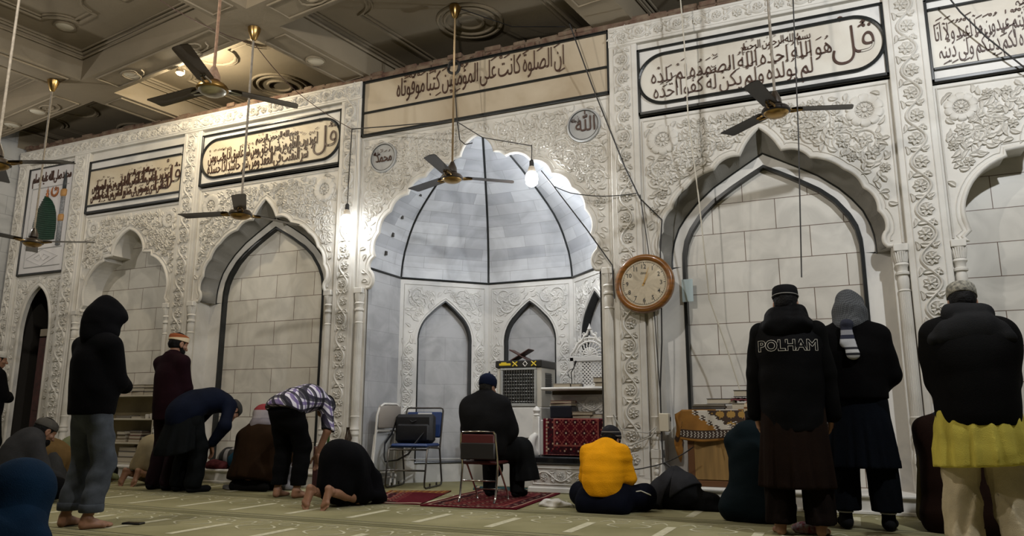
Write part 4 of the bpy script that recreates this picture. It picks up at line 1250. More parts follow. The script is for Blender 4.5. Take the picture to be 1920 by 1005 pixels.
# ---------------------------------------------------------------- minbar
YM = 7.72
t = thing('minbar', 'carved white marble pulpit with a pierced crest in the mihrab', 'pulpit', (-2.7, YM, 0))
T = Vector((-2.7, YM, 0)); x0, x1 = -.53, .36
MWH = MARBLE_W
a = MB(); a.rbox((x0, 0, 0), (x1, .62, .30), .01); a.rbox((x0 - .02, -.02, 0), (x1, .1, .06), .01)
b_ = a.build('base_step', MWH, t)
r = Relief(lambda u, z, h: (u, 0 - h, z)); r.band((x0 + .07, .17), (x1 - .05, .17), .13, .02, .19); r.frame([(x0 + .04, .09), (x1 - .02, .09), (x1 - .02, .255), (x0 + .04, .255)], .007, .012); r.build('carved_relief', b_, MWH)
a = MB(); a.rbox((x0 - .03, -.03, .30), (x1, .64, .375), .012); a.build('black_tread', mat('polished black tread', (.012, .012, .013), .12), t)
a = MB(); a.rbox((x0 + .06, .16, .375), (x1, .62, .76), .008); a.build('seat_step', MWH, t)
a = MB()
for sx in (x0 + .02,):
    a.rbox((sx - .03, .10, .375), (sx + .05, .16, .80), .01)
    P = []
    a.tube([(sx, .12, .40), (sx - .02, .07, .42), (sx - .03, .05, .50), (sx - .01, .06, .57), (sx + .01, .10, .60)], [.05, .055, .05, .04, .03], 10)
    a.lathe([(.02, .80), (.040, .81), (.028, .83), (.042, .86), (.03, .89), (.0, .91)], Matrix.Translation((sx + .01, .13, 0)), 16)
a.build('newel_post', MWH, t, True, angle=40)
a = MB(); a.rbox((x0 + .06, .50, .76), (x1, .62, 1.04), .006); bb = a.build('back_riser', MWH, t)
r = Relief(lambda u, z, h: (u, .50 - h, z)); r.band((x0 + .22, .92), (x1, .92), .16, .02, .2); r.frame([(x0 + .2, .82), (x1 - .01, .82), (x1 - .01, 1.02), (x0 + .2, 1.02)], .007, .012); r.build('carved_relief', bb, MWH)
a = MB(); a.rbox((x0 + .06, .53, 1.04), (x1, .62, 1.09), .004); a.build('shadow_gap', mat('shade-darkened brown strip', (.10, .075, .03), .8), t)  # solid strip, the shade under the shelf put into its brown
a = MB(); a.rbox((x0 + .02, .26, 1.085), (x1, .66, 1.118), .012); a.build('shelf_slab', MWH, t)
# crest: lattice below, pierced arch above
a = MB(); YC = .56; cx = -.02; hw = .19
a.rbox((cx - hw - .05, YC, 1.118), (cx - hw, YC + .05, 1.47), .006); a.rbox((cx + hw, YC, 1.118), (cx + hw + .05, YC + .05, 1.47), .006)
a.rbox((cx - hw - .05, YC, 1.42), (cx + hw + .05, YC + .05, 1.475), .006); a.rbox((cx - hw, YC, 1.118), (cx + hw, YC + .05, 1.15), .006)
n = 9
for k in range(-7, n):
    for sg in (-1, 1):
        xa = cx - sg * hw + sg * k * 2 * hw / n; za = 1.15
        L = .27
        p0 = [xa, za]; p1 = [xa + sg * L, za + L]
        def clip(p, q):
            pts = []
            for tt in [i / 60 for i in range(61)]:
                x_ = p[0] + (q[0] - p[0]) * tt
                if cx - hw <= x_ <= cx + hw: pts.append((x_, p[1] + (q[1] - p[1]) * tt))
            return (pts[0], pts[-1]) if len(pts) > 1 else None
        cl = clip(p0, p1)
        if cl: a.tube([(cl[0][0], YC + .02, cl[0][1]), (cl[1][0], YC + .02, cl[1][1])], .0085, 5)
a.build('lattice_panel', MWH, t)
a = MB()
cr_ = half((0, .30), [(.035, .27, .05, .24), (.07, .235, .10, .225), (.125, .19, .16, .165), (.20, .15, .235, .115), (.265, .08, .30, .05), (.33, .03, .345, 0)])
CK = .69; out_ = [(cx + p * CK, 1.475 + q * 1.05) for p, q in full(cr_)]
a.tube([(p, YC + .025, q) for p, q in out_], .016, 8)
for rr in (.30, .24, .13):
    a.tube([(cx + CK * rr * math.cos(PI * k / 20), YC + .025, 1.475 + rr * .72 * math.sin(PI * k / 20)) for k in range(21)], .012, 6)
for k in range(11):
    th = PI * (k + .5) / 11
    a.tube([(cx + CK * rr_ * math.cos(th + d), YC + .025, 1.475 + rr_ * .72 * math.sin(th + d)) for rr_, d in ((.13, 0), (.17, .06), (.21, -.05), (.25, .03), (.30, .0), (.335, .04))], .009, 5)
    a.tube([(cx + CK * .27 * math.cos(th) + .018 * math.cos(q), YC + .025, 1.475 + .195 * math.sin(th) + .022 * math.sin(q)) for q in [i * PI / 4 for i in range(8)]], .007, 5, closed=True)
for k in range(9):
    th = PI * k / 8
    a.tube([(cx, YC + .02, 1.48), (cx + .045 * math.cos(th), YC + .015, 1.48 + .06 * math.sin(th)), (cx + .08 * math.cos(th), YC + .02, 1.48 + .09 * math.sin(th))], [.008, .018, .006], 6)
for sg in (-1, 1):
    for (p, q) in ((.17, .19), (.10, .25), (.24, .14)):
        a.tube([(cx + CK * sg * (p + .03 * math.cos(i * .7) * (1 - i / 14)), YC + .025, 1.475 + q + .0 + .03 * math.sin(i * .7) * (1 - i / 14)) for i in range(12)], .008, 5)
a.lathe([(.02, 0), (.03, .02), (.015, .05), (.0, .09)], Matrix.Translation((cx, YC + .025, 1.77)), 10)
a.build('pierced_crest', MWH, t, True, angle=50)

# rugs: a woven pattern of small cells
RUGM = [mat('deep red wool', (.085, .006, .012), .95, spec=.1, bump=.4, bs=150), mat('dark plum wool', (.028, .006, .009), .95, spec=.1), mat('rose wool', (.20, .055, .045), .95, spec=.1), mat('cream wool', (.36, .28, .20), .95, spec=.1), mat('gold wool', (.26, .13, .03), .95, spec=.1)]


def rug_pattern(i, j, nu, nv, seed):
    du = min(i, nu - 1 - i); dv = min(j, nv - 1 - j); d = min(du, dv)
    if d < 2: return 0
    if d == 2: return 3 if (i + j) % 2 else 2
    if d < 7: return [0, 2, 1, 3][((i // 2) * (j // 2 + seed) + (i % 3) * (j % 3)) % 4] if (i + j) % 3 == 0 else 1
    if d == 7: return 2
    a_, b_ = i % 6, j % 6
    q = abs(a_ - 3) + abs(b_ - 3)
    return 2 if q == 3 else 3 if q == 0 else 1 if q == 1 else 0


def rug(name, label, c, nu, nv, pat, thick=.012, mats=None, cat='rug', wob=.004, group=None):
    """c = four floor corners, front-left, front-right, back-right, back-left"""
    c = [Vector((*p, 0)) for p in c]; o0 = sum(c, Vector()) / 4; rgg = random.Random(nu)
    mb = MB(); P = []
    for i in range(nu + 1):
        row = []
        for j in range(nv + 1):
            u, v = i / nu, j / nv
            p = (c[0] * (1 - u) + c[1] * u) * (1 - v) + (c[3] * (1 - u) + c[2] * u) * v - o0
            p.z = thick + wob * (math.sin(u * 9 + v * 4) + math.sin(v * 13 - u * 5)) * .5
            row.append(p)
        P.append(row)
    b = mb.grid(P)
    mb.m = [pat(k // nv, k % nv) for k in range(nu * nv)]
    e = [P[i][0] for i in range(nu + 1)] + [P[nu][j] for j in range(1, nv + 1)] + [P[i][nv] for i in range(nu - 1, -1, -1)] + [P[0][j] for j in range(nv - 1, 0, -1)]
    mb.grid([e, [Vector((p.x, p.y, .001)) for p in e]], 0, closev=True)
    o = mb.build(name, mats or RUGM, None); o.location = o0
    return tag(o, label, cat, group)


rug('rug', 'dark red patterned prayer rug under the folding chair of the seated man', [(-3.62, 6.10), (-2.72, 6.20), (-2.86, 7.66), (-3.80, 7.66)], 40, 76, lambda i, j: rug_pattern(i, j, 40, 76, 1))
rug('rug', 'red prayer rug with white fringe beside the prostrate man in black', [(-4.16, 6.12), (-3.67, 6.18), (-4.02, 7.42), (-4.66, 7.20)], 30, 56, lambda i, j: 3 if j < 3 else (4 if j > 44 and (i * j) % 3 == 0 else rug_pattern(i, j, 30, 56, 2) if i < 14 else 0), .010)
rug('rug', 'teal rug spread behind the feet of the seated man', [(-3.9, 7.70), (-3.30, 7.72), (-3.30, 8.13), (-4.1, 8.13)], 20, 20, lambda i, j: 3 if min(i, j, 19 - i, 19 - j) == 1 else 0, .008, [mat('teal wool', (.018, .055, .060), .95, spec=.1), RUGM[1], RUGM[2], RUGM[3]])
# the rug hung over the seat of the pulpit
mb = MB(); nu, nv = 44, 30; P = []
xa, xb = -2.7 + x0 + .10, -2.7 + x1 - .03
for i in range(nu + 1):
    row = []
    for j in range(nv + 1):
        v = j / nv
        if v < .25: y, z = YM + .42 - v * 4 * .28, .775
        elif v < .9: y, z = YM + .142 - .012 * math.sin(i * .9) * (v - .25), .772 - (v - .25) / .65 * .37
        else: y, z = YM + .14 - (v - .9) * 1.1, .392
        row.append((xa + (xb - xa) * i / nu, y, z))
    P.append(row)
mb.grid(P); mb.m = [rug_pattern(k // nv, k % nv, nu, nv, 3) for k in range(nu * nv)]
mb.grid([[(p[0], p[1] + .01, p[2] - .008) for p in rw] for rw in P], 1)
tag(mb.build('rug', RUGM, None), 'dark red floral rug draped over the seat of the marble pulpit', 'rug')

# ---------------------------------------------------------------- books
BOOKC = [(.30, .26, .20), (.05, .035, .03), (.16, .04, .03), (.10, .10, .11), (.22, .16, .09), (.04, .05, .07), (.36, .33, .28), (.09, .06, .04)]
BM = [mat('book cover %d' % k, c, .5) for k, c in enumerate(BOOKC)]
PAGE = mat('book pages', (.50, .44, .34), .8, var=.2, vs=60, stretch=(1, 1, 30))
book_n = {}


def book(label, loc, sx, sy_, h, rz, cm, group):
    """a closed book lying flat, spine towards the hall"""
    t = thing('book', label, 'book', loc, rz, group)
    a = MB(); a.rbox((-sx / 2, -sy_ / 2, 0), (sx / 2, sy_ / 2, .004), .001); a.rbox((-sx / 2, -sy_ / 2, h - .004), (sx / 2, sy_ / 2, h), .001)
    a.tube([(-sx / 2 + .001, sy_ / 2 - .002, h / 2), (sx / 2 - .001, sy_ / 2 - .002, h / 2)], h / 2 - .0005, 8)
    a.build('cover', cm, t)
    a = MB(); a.box((-sx / 2 + .006, -sy_ / 2 + .008, .004), (sx / 2 - .006, sy_ / 2 - .006, h - .004)); a.build('page_block', PAGE, t)
    return t


def stack(loc, hs, label, group, rg, w=.24, d=.17, rz=0, cols=None):
    z = 0; n_ = len(hs); pos = {1: [''], 2: ['lower ', 'upper '], 3: ['bottom ', 'middle ', 'top '], 4: ['bottom ', 'second ', 'third ', 'top ']}[n_]
    for k, h in enumerate(hs):
        q = cols[k] if cols else rg.randrange(len(BM))
        book(pos[k] + label, (loc[0] + rg.uniform(-.012, .012), loc[1] + rg.uniform(-.01, .01), loc[2] + z), w + rg.uniform(-.02, .02), d + rg.uniform(-.015, .015), h, rz + rg.uniform(-.08, .08), BM[q], group)
        z += h + .0006


rg = random.Random(12)
ZT = .765
bx = MB(); bx.rbox((-.13, -.09, 0), (.13, .09, .135), .012)
o = tag(bx.build('storage_box', mat('black box', (.010, .011, .018), .35), None), 'black box on the pulpit under the red covered book', 'box'); o.location = (-2.96, YM + .33, ZT + .012)
stack((-2.96, YM + .33, ZT + .148), [.025], 'white paged book under the red book on the pulpit', 'books on the black box', rg, .26, .18, 0, [6])
stack((-2.955, YM + .33, ZT + .175), [.03], 'red covered book topmost on the black box of the pulpit', 'books on the black box', rg, .24, .17, 0, [2])
stack((-2.72, YM + .30, ZT + .012), [.035, .035], 'grey paged book in the low pair beside the black box', 'books beside the black box', rg, .22, .16, .1, [7, 4])
stack((-2.55, YM + .32, ZT + .012), [.05], 'thick dark book beside the low pair on the pulpit seat', 'books beside the black box', rg, .14, .17, 0, [3])
ZS2 = 1.119
stack((-2.99, YM + .40, ZS2), [.042], 'pale book at the free end of the pulpit shelf', 'books on the pulpit shelf', rg, .22, .15, 0, [6])
stack((-2.81, YM + .40, ZS2), [.04], 'dark book lying next to the pale one on the pulpit shelf', 'books on the pulpit shelf', rg, .12, .15, 0, [3])
stack((-2.46, YM + .38, ZS2), [.045], 'white book under the brown one on the pulpit shelf', 'books on the pulpit shelf', rg, .26, .16, 0, [6])
stack((-2.48, YM + .38, ZS2 + .047), [.055], 'brown book topmost at the column end of the pulpit shelf', 'books on the pulpit shelf', rg, .24, .16, .1, [7])
a = MB(); a.tube([(0, 0, 0), (0, 0, .10), (-.005, 0, .17), (.03, -.01, .22), (.05, -.02, .27)], .006, 6); a.lathe([(.03, 0), (.03, .008), (.0, .012)], n=12)
a.tube([(.03, -.01, .215), (-.02, 0, .20), (-.05, .0, .17), (-.03, 0, .12), (0, 0, .10)], .004, 5); a.tube([(.04, -.015, .25), (.065, -.022, .30)], .011, 8)
o = tag(a.build('microphone', CABLE, None, True), 'small black gooseneck microphone standing on the pulpit shelf', 'microphone'); o.location = (-2.91, YM + .48, ZS2)

# ---------------------------------------------------------------- air cooler with a book rest on it
t = thing('air_cooler', 'cream metal air cooler with a wire grille and patterned yellow top trim', 'air cooler', (-3.56, 8.18, .90))
CM = mat('cream enamel', (.60, .57, .50), .4); GR = mat('grey enamel', (.33, .33, .31), .45)
a = MB(); w_, h_, dp = .285, .46, .46
a.rbox((-w_, 0, 0), (w_, dp, h_), .01); a.build('cabinet', CM, t)
a = MB(); a.rbox((-w_ - .012, -.02, h_), (w_ + .012, dp + .01, h_ + .085), .01); a.build('top_trim', mat('black trim', (.02, .018, .015), .4), t)
YM_ = mat('yellow motif', (.65, .47, .02), .5); WM_ = mat('white motif', (.7, .66, .6), .5)
for x_, s_ in ((-.17, 1), (-.04, 0), (.09, 2), (.20, 0)):
    a = MB()
    if s_ == 1:
        a.rbox((x_ - .075, -.024, h_ + .025), (x_ + .075, -.018, h_ + .052), .002); a.rbox((x_ - .05, -.024, h_ + .048), (x_ + .02, -.018, h_ + .064), .002)
    elif s_ == 0:
        for q in (-1, 1): a.tube([(x_ - .03, -.022, h_ + .042 - q * .026), (x_ + .03, -.022, h_ + .042 + q * .026)], .008, 5)
    else:
        a.tube([(x_ + .027 * math.cos(k * PI / 2), -.022, h_ + .042 + .03 * math.sin(k * PI / 2)) for k in range(4)], .006, 5, closed=True)
    a.build('trim_motif', WM_ if s_ == 2 else YM_, t)
a = MB(); g0, g1, gz0, gz1 = -.20, .20, .045, .43
for q in ((g0 - .03, g1 + .03, gz0 - .035, gz0), (g0 - .03, g1 + .03, gz1, gz1 + .025), (g0 - .03, g0, gz0, gz1), (g1, g1 + .03, gz0, gz1)): a.rbox((q[0], -.022, q[2]), (q[1], .01, q[3]), .005)
a.build('grille_frame', GR, t)
a = MB(); a.box((g0, -.003, gz0), (g1, 0, gz1)); a.build('grille_shade', mat('painted grille shade', (.008, .008, .007), .8), t)  # flat dark sheet, the shade behind the grille put into its colour
a = MB()
for k in range(12): a.tube([(g0 + .018 + k * .033, -.016, gz0), (g0 + .018 + k * .033, -.016, gz1)], .0045, 5)
for k in range(10): a.tube([(g0, -.008, gz0 + .02 + k * .039), (g1, -.008, gz0 + .02 + k * .039)], .003, 5)
a.build('grille_wires', STEEL, t)
a = MB(); a.box((w_ - .002, .12, .16), (w_ + .004, .32, .40))
for k in range(9): a.box((w_ + .002, .12, .17 + k * .026), (w_ + .012, .32, .178 + k * .026))
a.build('side_vent', mat('vent grey', (.12, .12, .11), .6), t)
a = MB(); a.rbox((-3.90, 8.16, .55), (-3.27, 8.62, .90), .008); a.rbox((-3.88, 8.2, 0), (-3.28, 8.62, .44), .008)
a.box((-3.88, 8.19, .44), (-3.28, 8.62, .55), 1)
o = tag(a.build('marble_pedestal', [MARBLE_W, BLACK], None), 'white marble pedestal with a black band carrying the air cooler', 'pedestal')
t = thing('book_rest', 'folding dark wooden book rest open on top of the air cooler', 'book stand', (-3.60, 8.36, .90 + h_ + .087)); t.scale = (.85, .85, .9)
WD = mat('dark carved wood', (.055, .018, .012), .45)
for sg in (-1, 1):
    a = MB(); a.rbox((-.17, -.10, -.008), (.17, .10, .008), .004, 0, Matrix.Translation((0, 0, .075)) @ Matrix.Rotation(math.radians(27) * sg, 4, 'Y'))
    a.build('leaf_board', WD, t)

# ---------------------------------------------------------------- chairs
TUBE_D = mat('dark steel tube', (.10, .09, .08), .3, .9); WHITE_P = mat('white enamel tube', (.66, .64, .60), .4)
BLUE = mat('blue vinyl', (.012, .035, .13), .45); CHROME = mat('chrome tube', (.6, .58, .55), .2, 1)
# blue sled chair facing the hall
t = thing('chair', 'blue padded chair on dark steel sled legs beside the mihrab jamb', 'chair', (-4.66, 7.72, 0), math.radians(8))
for sg in (-1, 1):
    a = MB(); x_ = sg * .235
    a.tube([(x_, .25, .86), (x_, .24, .80), (x_, .17, .46), (x_, .16, .42), (x_, .24, .06), (x_, .22, .02), (x_, .16, .013), (x_, -.24, .013), (x_, -.28, .03), (x_, -.285, .07), (x_, -.22, .42), (x_, -.20, .445), (x_, -.15, .45), (x_, .17, .43)], .011, 8)
    for y in (-.12, .08): a.tube([(x_, y, .0), (x_, y, .055)], .010, 6)
    a.build('sled_leg', TUBE_D, t, True, angle=60)
for pts_ in ([(-.235, .25, .86), (-.225, .255, .885), (-.2, .255, .893), (.2, .255, .893), (.225, .255, .885), (.235, .25, .86)], [(-.235, -.26, .20), (.235, -.26, .20)], [(-.235, -.21, .425), (.235, -.21, .425)]):
    a = MB(); a.tube(pts_, .010, 8); a.build('cross_rail', TUBE_D, t, True)
a = MB(); a.rbox((-.225, -.21, .445), (.225, .19, .49), .018); a.build('seat', BLUE, t, True, angle=30)
a = MB(); a.rbox((-.222, -.02, 0), (.222, .02, .30), .012, 0, Matrix.Translation((0, .205, .55)) @ Matrix.Rotation(-.17, 4, 'X')); bk_ = a.build('backrest', BLUE, t, True, angle=30)
a = MB(); a.rbox((-.08, -.024, .27), (.10, -.02, .29), .001, 0, Matrix.Translation((0, .205, .55)) @ Matrix.Rotation(-.17, 4, 'X')); a.build('white_mark', mat('white mark', (.6, .6, .6), .6), bk_)
# laptop bag on it
t = thing('laptop_bag', 'black laptop bag with a hanging strap on the blue chair', 'bag', (-4.68, 7.74, .492), math.radians(6)); t.scale = (1.13, 1.05, 1.13)
BAG = mat('black nylon', (.008, .008, .010), .6, bump=.3, bs=200)
a = MB(); a.rbox((-.21, -.065, 0), (.21, .065, .29), .03); a.rbox((-.18, -.085, .02), (.18, -.05, .19), .02); a.build('body', BAG, t, True, angle=50)
a = MB(); a.tube([(-.07, -.02, .285), (-.065, -.04, .24), (0, -.09, .21), (.06, -.04, .24), (.07, -.02, .285)], .008, 6); a.build('handle', BAG, t, True)
a = MB(); a.tube([(-.21, 0, .25), (-.24, -.06, .1), (-.25, -.20, .0), (-.24, -.23, -.12), (-.22, -.24, -.18), (-.08, -.25, -.16), (.03, -.23, -.10), (.08, -.18, .0), (.10, -.10, .06), (.20, .0, .2)], .020, 6, flat=.3); a.build('strap', BAG, t, True)
# white folding chair leaning by the jamb
t = thing('folding_chair', 'white metal folding chair standing folded against the mihrab jamb', 'chair', (-5.03, 7.62, 0), math.radians(80))
a = MB(); a.tube([(-.20, .0, .0), (-.20, -.05, .5), (-.20, -.07, .80), (-.17, -.078, .90), (-.10, -.08, .935), (.10, -.08, .935), (.17, -.078, .90), (.20, -.07, .80), (.20, -.05, .5), (.20, 0, 0)], .014, 8); a.tube([(-.2, -.015, .16), (.2, -.015, .16)], .010, 8); a.build('front_frame', WHITE_P, t, True)
a = MB(); a.tube([(-.175, .045, .0), (-.175, -.02, .58), (-.15, -.03, .63), (.15, -.03, .63), (.175, -.02, .58), (.175, .045, 0)], .013, 8); a.tube([(-.175, .035, .10), (.175, .035, .10)], .010, 8); a.build('rear_frame', WHITE_P, t, True)
a = MB(); a.rbox((-.185, -.092, .66), (.185, -.068, .92), .03); a.build('backrest', mat('taupe panel', (.30, .27, .24), .5), t, True, angle=50)
a = MB(); a.rbox((-.165, -.012, .18), (.165, .008, .60), .02); a.build('seat', mat('grey seat panel', (.40, .41, .42), .5), t, True, angle=50)
# folding chair of the seated man, seen from behind
t = thing('folding_chair', 'chrome folding chair with dark red pads under the man in the grey coat', 'chair', (-3.25, 6.66, .012), math.radians(4)); t.scale = (.87, .87, .77)
RED_V = mat('dark red vinyl', (.075, .010, .010), .5); BLK_V = mat('black vinyl', (.012, .010, .010), .5)
for sg in (-1, 1):
    a = MB(); x_ = sg * .205
    a.tube([(x_ * .98, -.235, .0), (x_ * 1.0, -.20, .06), (x_, -.17, .22), (x_, -.14, .44), (x_, -.19, .66), (x_ * .97, -.205, .80), (x_ * .86, -.208, .83)], .012, 8); a.tube([(x_ * .9, .24, .0), (x_ * .9, .20, .10), (x_ * .9, -.05, .42), (x_ * .9, -.10, .46)], .011, 8)
    a.build('leg', CHROME, t, True)
for pts_ in ([(-.18, -.208, .83), (0, -.21, .835), (.18, -.208, .83)], [(-.19, -.16, .25), (.19, -.16, .25)], [(-.18, .19, .12), (.18, .19, .12)]):
    a = MB(); a.tube(pts_, .010, 8); a.build('cross_rail', CHROME, t, True)
a = MB(); a.rbox((-.20, -.16, .44), (.20, .22, .48), .015); a.build('seat', RED_V, t, True, angle=40)
a = MB(); a.rbox((-.192, -.215, .66), (.192, -.180, .80), .012); a.build('upper_back_pad', RED_V, t, True, angle=40)
a = MB(); a.rbox((-.20, -.225, .50), (.20, -.19, .70), .012); a.build('back_cover', BLK_V, t, True, angle=40)

# ---------------------------------------------------------------- cabinet with the yellow cloth, books on it
t = thing('cabinet', 'light wooden cabinet in the niche under a mustard cloth', 'cabinet', (-.98, 7.26, PLZ))
WOOD = mat('yellow plywood', (.34, .20, .065), .55, var=.35, vs=3, stretch=(6, 6, .6)); WOOD_D = mat('brown edge wood', (.13, .055, .02), .5)
a = MB(); a.rbox((-.44, .02, .02), (.46, .40, .685), .004); a.build('carcass', WOOD_D, t)
a = MB(); a.rbox((-.40, -.005, .06), (.02, .02, .66), .004); a.build('door', WOOD, t)
a = MB(); a.rbox((.025, -.005, .06), (.44, .02, .66), .004); a.build('door', WOOD, t)
a = MB(); a.rbox((-.46, -.005, .0), (-.40, .06, .685), .004); a.rbox((-.46, -.012, .0), (.46, .03, .055), .004); a.build('plinth_rail', WOOD_D, t)
CL = [mat('mustard cloth', (.28, .12, .012), .8, var=.3, vs=6), mat('white woven band', (.50, .46, .40), .85), mat('dark brown woven motif', (.035, .018, .010), .85), mat('gold woven disc', (.33, .19, .04), .8)]
mb = MB(); nu, nv = 120, 44; P = []; idx = []
for i in range(nu + 1):
    row = []
    for j in range(nv + 1):
        v = j / nv; u = i / nu; x_ = -.50 + 1.0 * u
        wv = .010 * math.sin(u * 23) + .006 * math.sin(u * 51 + 1)
        if v < .42: p = (x_, .42 - v / .42 * .44, .692)
        else:
            k = (v - .42) / .58; drop = .27 + .03 * u + .015 * math.sin(u * 9)
            p = (x_ - .02 * k * (1 - u), -.022 - .016 * k + wv * k, .692 - k * drop)
        row.append(p)
    P.append(row)
mb.grid(P)
def clothpat(i, j):
    u, v = i / nu, j / nv
    if v < .42: return 1 if abs(u - v) < .1 else 0
    k = (v - .42) / .58
    edge = .10 + .42 * k + .02 * math.sin(k * 40)
    if k > .62 and k < .90: return 2 if (i + j) % 2 == 0 or k > .87 or k < .65 else (1 if (i // 2 + j) % 2 else 2)
    if k >= .90: return 0
    if u < edge - .03: return 0
    if u < edge + (.14 if k < .5 else .14): return 2 if abs(u - edge) < .012 or abs(u - edge - .13) < .014 else 1
    if k > .50: return 1 if k < .57 else 2
    a_, b_ = (i % 12) - 6, (j % 9) - 4
    q = math.hypot(a_ * .8, b_ * 1.2)
    return 3 if q < 3.6 else 2
mb.m = [clothpat(k // nv, k % nv) for k in range(nu * nv)]
# the corner that hangs lower at the end
hang = []
for i in range(9):
    u = i / 8; x_ = -.50 - .075 * u
    hang.append([(x_ + .02 * math.sin(j * .7) * (j / 10), .04 - .06 * (1 - u) + .02 * math.sin(j + u * 4), .692 - (.30 + .16 * math.sin(u * 2.6)) * j / 10 - .04 * u) for j in range(11)])
b0 = mb.grid(hang, 0)
for k in range(len(mb.m) - 80, len(mb.m)):
    q = k - (len(mb.m) - 80); mb.m[k] = 2 if (q % 10 in (5, 6) or q // 10 == 0) and q % 2 else 0
o = mb.build('tablecloth', CL, None, True); o.location = (-.98, 7.26, PLZ)
o.modifiers.new('thickness', 'SOLIDIFY').thickness = .003
tag(o, 'mustard cloth with a white zigzag border draped over the wooden cabinet', 'tablecloth')
zt = PLZ + .697; rg = random.Random(4)
stack((-1.24, 7.36, zt), [.014, .016, .016], 'thin book of the low stack on the mustard cloth', 'books in the low stack on the cloth', rg, .30, .20, .15, [3, 1, 6])
stack((-1.14, 7.40, zt + .05), [.05], 'pale thick book lying on the low stack on the mustard cloth', 'books on the mustard cloth', rg, .25, .18, .1, [3])
stack((-.86, 7.38, zt), [.055], 'cream book at the bottom of the tall stack on the mustard cloth', 'books on the mustard cloth', rg, .32, .22, 0, [6])
stack((-.86, 7.40, zt + .115), [.06], 'grey paged book topmost on the tall stack on the mustard cloth', 'books on the mustard cloth', rg, .28, .20, .12, [3])
a = MB(); PP = []
for i in range(13):
    PP.append([(-.17 + .34 * i / 12, -.12 + .24 * j / 8, .012 + .022 * abs(math.sin(i * 1.3 + j * .8)) + .02 * math.sin(PI * j / 8)) for j in range(9)])
a.grid(PP); o = tag(a.build('folded_cloth', mat('dark red cloth', (.12, .025, .03), .8), None, True), 'crumpled dark red cloth between the books of the tall stack', 'cloth'); o.location = (-.86, 7.39, zt + .056); o.modifiers.new('thickness', 'SOLIDIFY').thickness = .004
o = thing('artificial_flower', 'small white flowers held up beside the man in the teal coat', 'flower', (-1.0, 7.14, PLZ + .40))
a = MB(); a.tube([(0, 0, 0), (.0, -.01, .08), (.02, -.01, .15)], .004, 5); a.tube([(0, 0, 0), (-.02, 0, .12)], .004, 5); a.build('stem', mat('green stem', (.03, .06, .02), .6), o)
a = MB()
for c_ in ((.02, -.01, .16), (-.03, 0, .14), (.05, 0, .15)):
    for k in range(5): a.lathe([(0, 0), (.016, .006), (0, .012)], Matrix.Translation(Vector(c_) + Vector((.018 * math.cos(k * 1.26), -.005, .018 * math.sin(k * 1.26)))), 8)
a.build('blossom', mat('white petals', (.6, .55, .5), .7), o, True)

# ---------------------------------------------------------------- bookshelf in the stepped niche
t = thing('bookshelf', 'cream built-in bookshelf at the bottom of the stepped niche', 'bookshelf', (-9.06, 7.32, PLZ))
SHM = mat('cream shelf board', (.46, .42, .33), .6); BKM = mat('yellowed back board', (.34, .28, .16), .7, var=.3, vs=3)
for z in (.885, .575, .262, 0.0):
    a = MB(); a.rbox((-.70, 0, z), (.62, .28, z + .022), .003); a.build('shelf_board', SHM, t)
a = MB(); a.box((-.70, .28, 0), (.62, .295, .90)); a.build('back_board', BKM, t)
for x_ in (-.70, .60): 
    a = MB(); a.rbox((x_, 0, 0), (x_ + .02, .28, .90), .003); a.build('side_board', SHM, t)
rg = random.Random(21); bs = Vector((-9.06, 7.46, PLZ))
def shelfset(z, spec):
    for x_, hs, lab, w_ in spec:
        stack(bs + Vector((x_, 0, z)), hs, lab, 'books in the niche bookshelf', rg, w_, .18, 0)
G = 'books in the niche bookshelf'
shelfset(.908, ((.0, [.04], 'single book lying at the hooded man end of the top bookshelf board', .20), (.20, [.05, .05, .04], 'book in the taller stack on the top board of the niche bookshelf', .24), (.46, [.045, .05, .04], 'book in the stack on the top board hidden partly by the maroon suit', .26)))
shelfset(.598, ((-.02, [.02, .02], 'thin book lying on the middle board of the niche bookshelf', .24), (.22, [.03], 'small dark book on the middle board of the niche bookshelf', .18)))
shelfset(.285, ((.0, [.045, .05, .05], 'book of the stack by the hooded man on the low bookshelf board', .17), (.24, [.045, .045, .04, .02], 'book in the second stack on the low board of the niche bookshelf', .20), (.48, [.04, .04], 'dark book of the low pile beside the maroon suit', .18)))
shelfset(.023, ((.12, [.07, .07, .06], 'dark book in the bottom compartment of the niche bookshelf', .34),))
for k, x_ in enumerate((.40, .50)):
    a = MB(); a.lathe([(.028, 0), (.034, .03), (.03, .055), (.0, .058)], n=16); o = tag(a.build('cup', mat('white cup', (.55, .52, .46), .5), None, True, angle=40), ('small white cup' if k == 0 else 'larger white cup') + ' on the middle board of the niche bookshelf', 'cup'); o.location = bs + Vector((x_, -.04, .598)); o.scale = (1, 1, 1) if k == 0 else (1.3, 1.3, 1.15)
# wall shelf at the far right bay
t = thing('shelf', 'white topped brown shelf beside the man in the yellow kurta', 'shelf', (1.72, 7.30, PLZ))
a = MB(); a.rbox((-.22, 0, .98), (.7, .34, 1.01), .004); a.build('shelf_top', SHM, t)
a = MB(); a.rbox((-.18, .02, .0), (.66, .33, .98), .004); a.build('body', mat('brown shelf body', (.16, .10, .055), .6), t)
a = MB(); a.rbox((-.16, .008, .66), (.64, .02, .69), .003); a.build('divider_board', WOOD_D, t)
stack((1.66, 7.44, PLZ + 1.011), [.05], 'dark blue book under a pink one at the edge of the frame', 'books on the white topped shelf', rg, .24, .18, 0, [5])
a = MB(); a.rbox((-.09, -.06, 0), (.09, .06, .15), .004); o = tag(a.build('box', mat('pink and blue carton', (.34, .05, .09), .5, col2=(.12, .10, .28), vs=14), None), 'pink and blue carton on the dark blue book', 'box'); o.location = (1.69, 7.44, PLZ + 1.063)

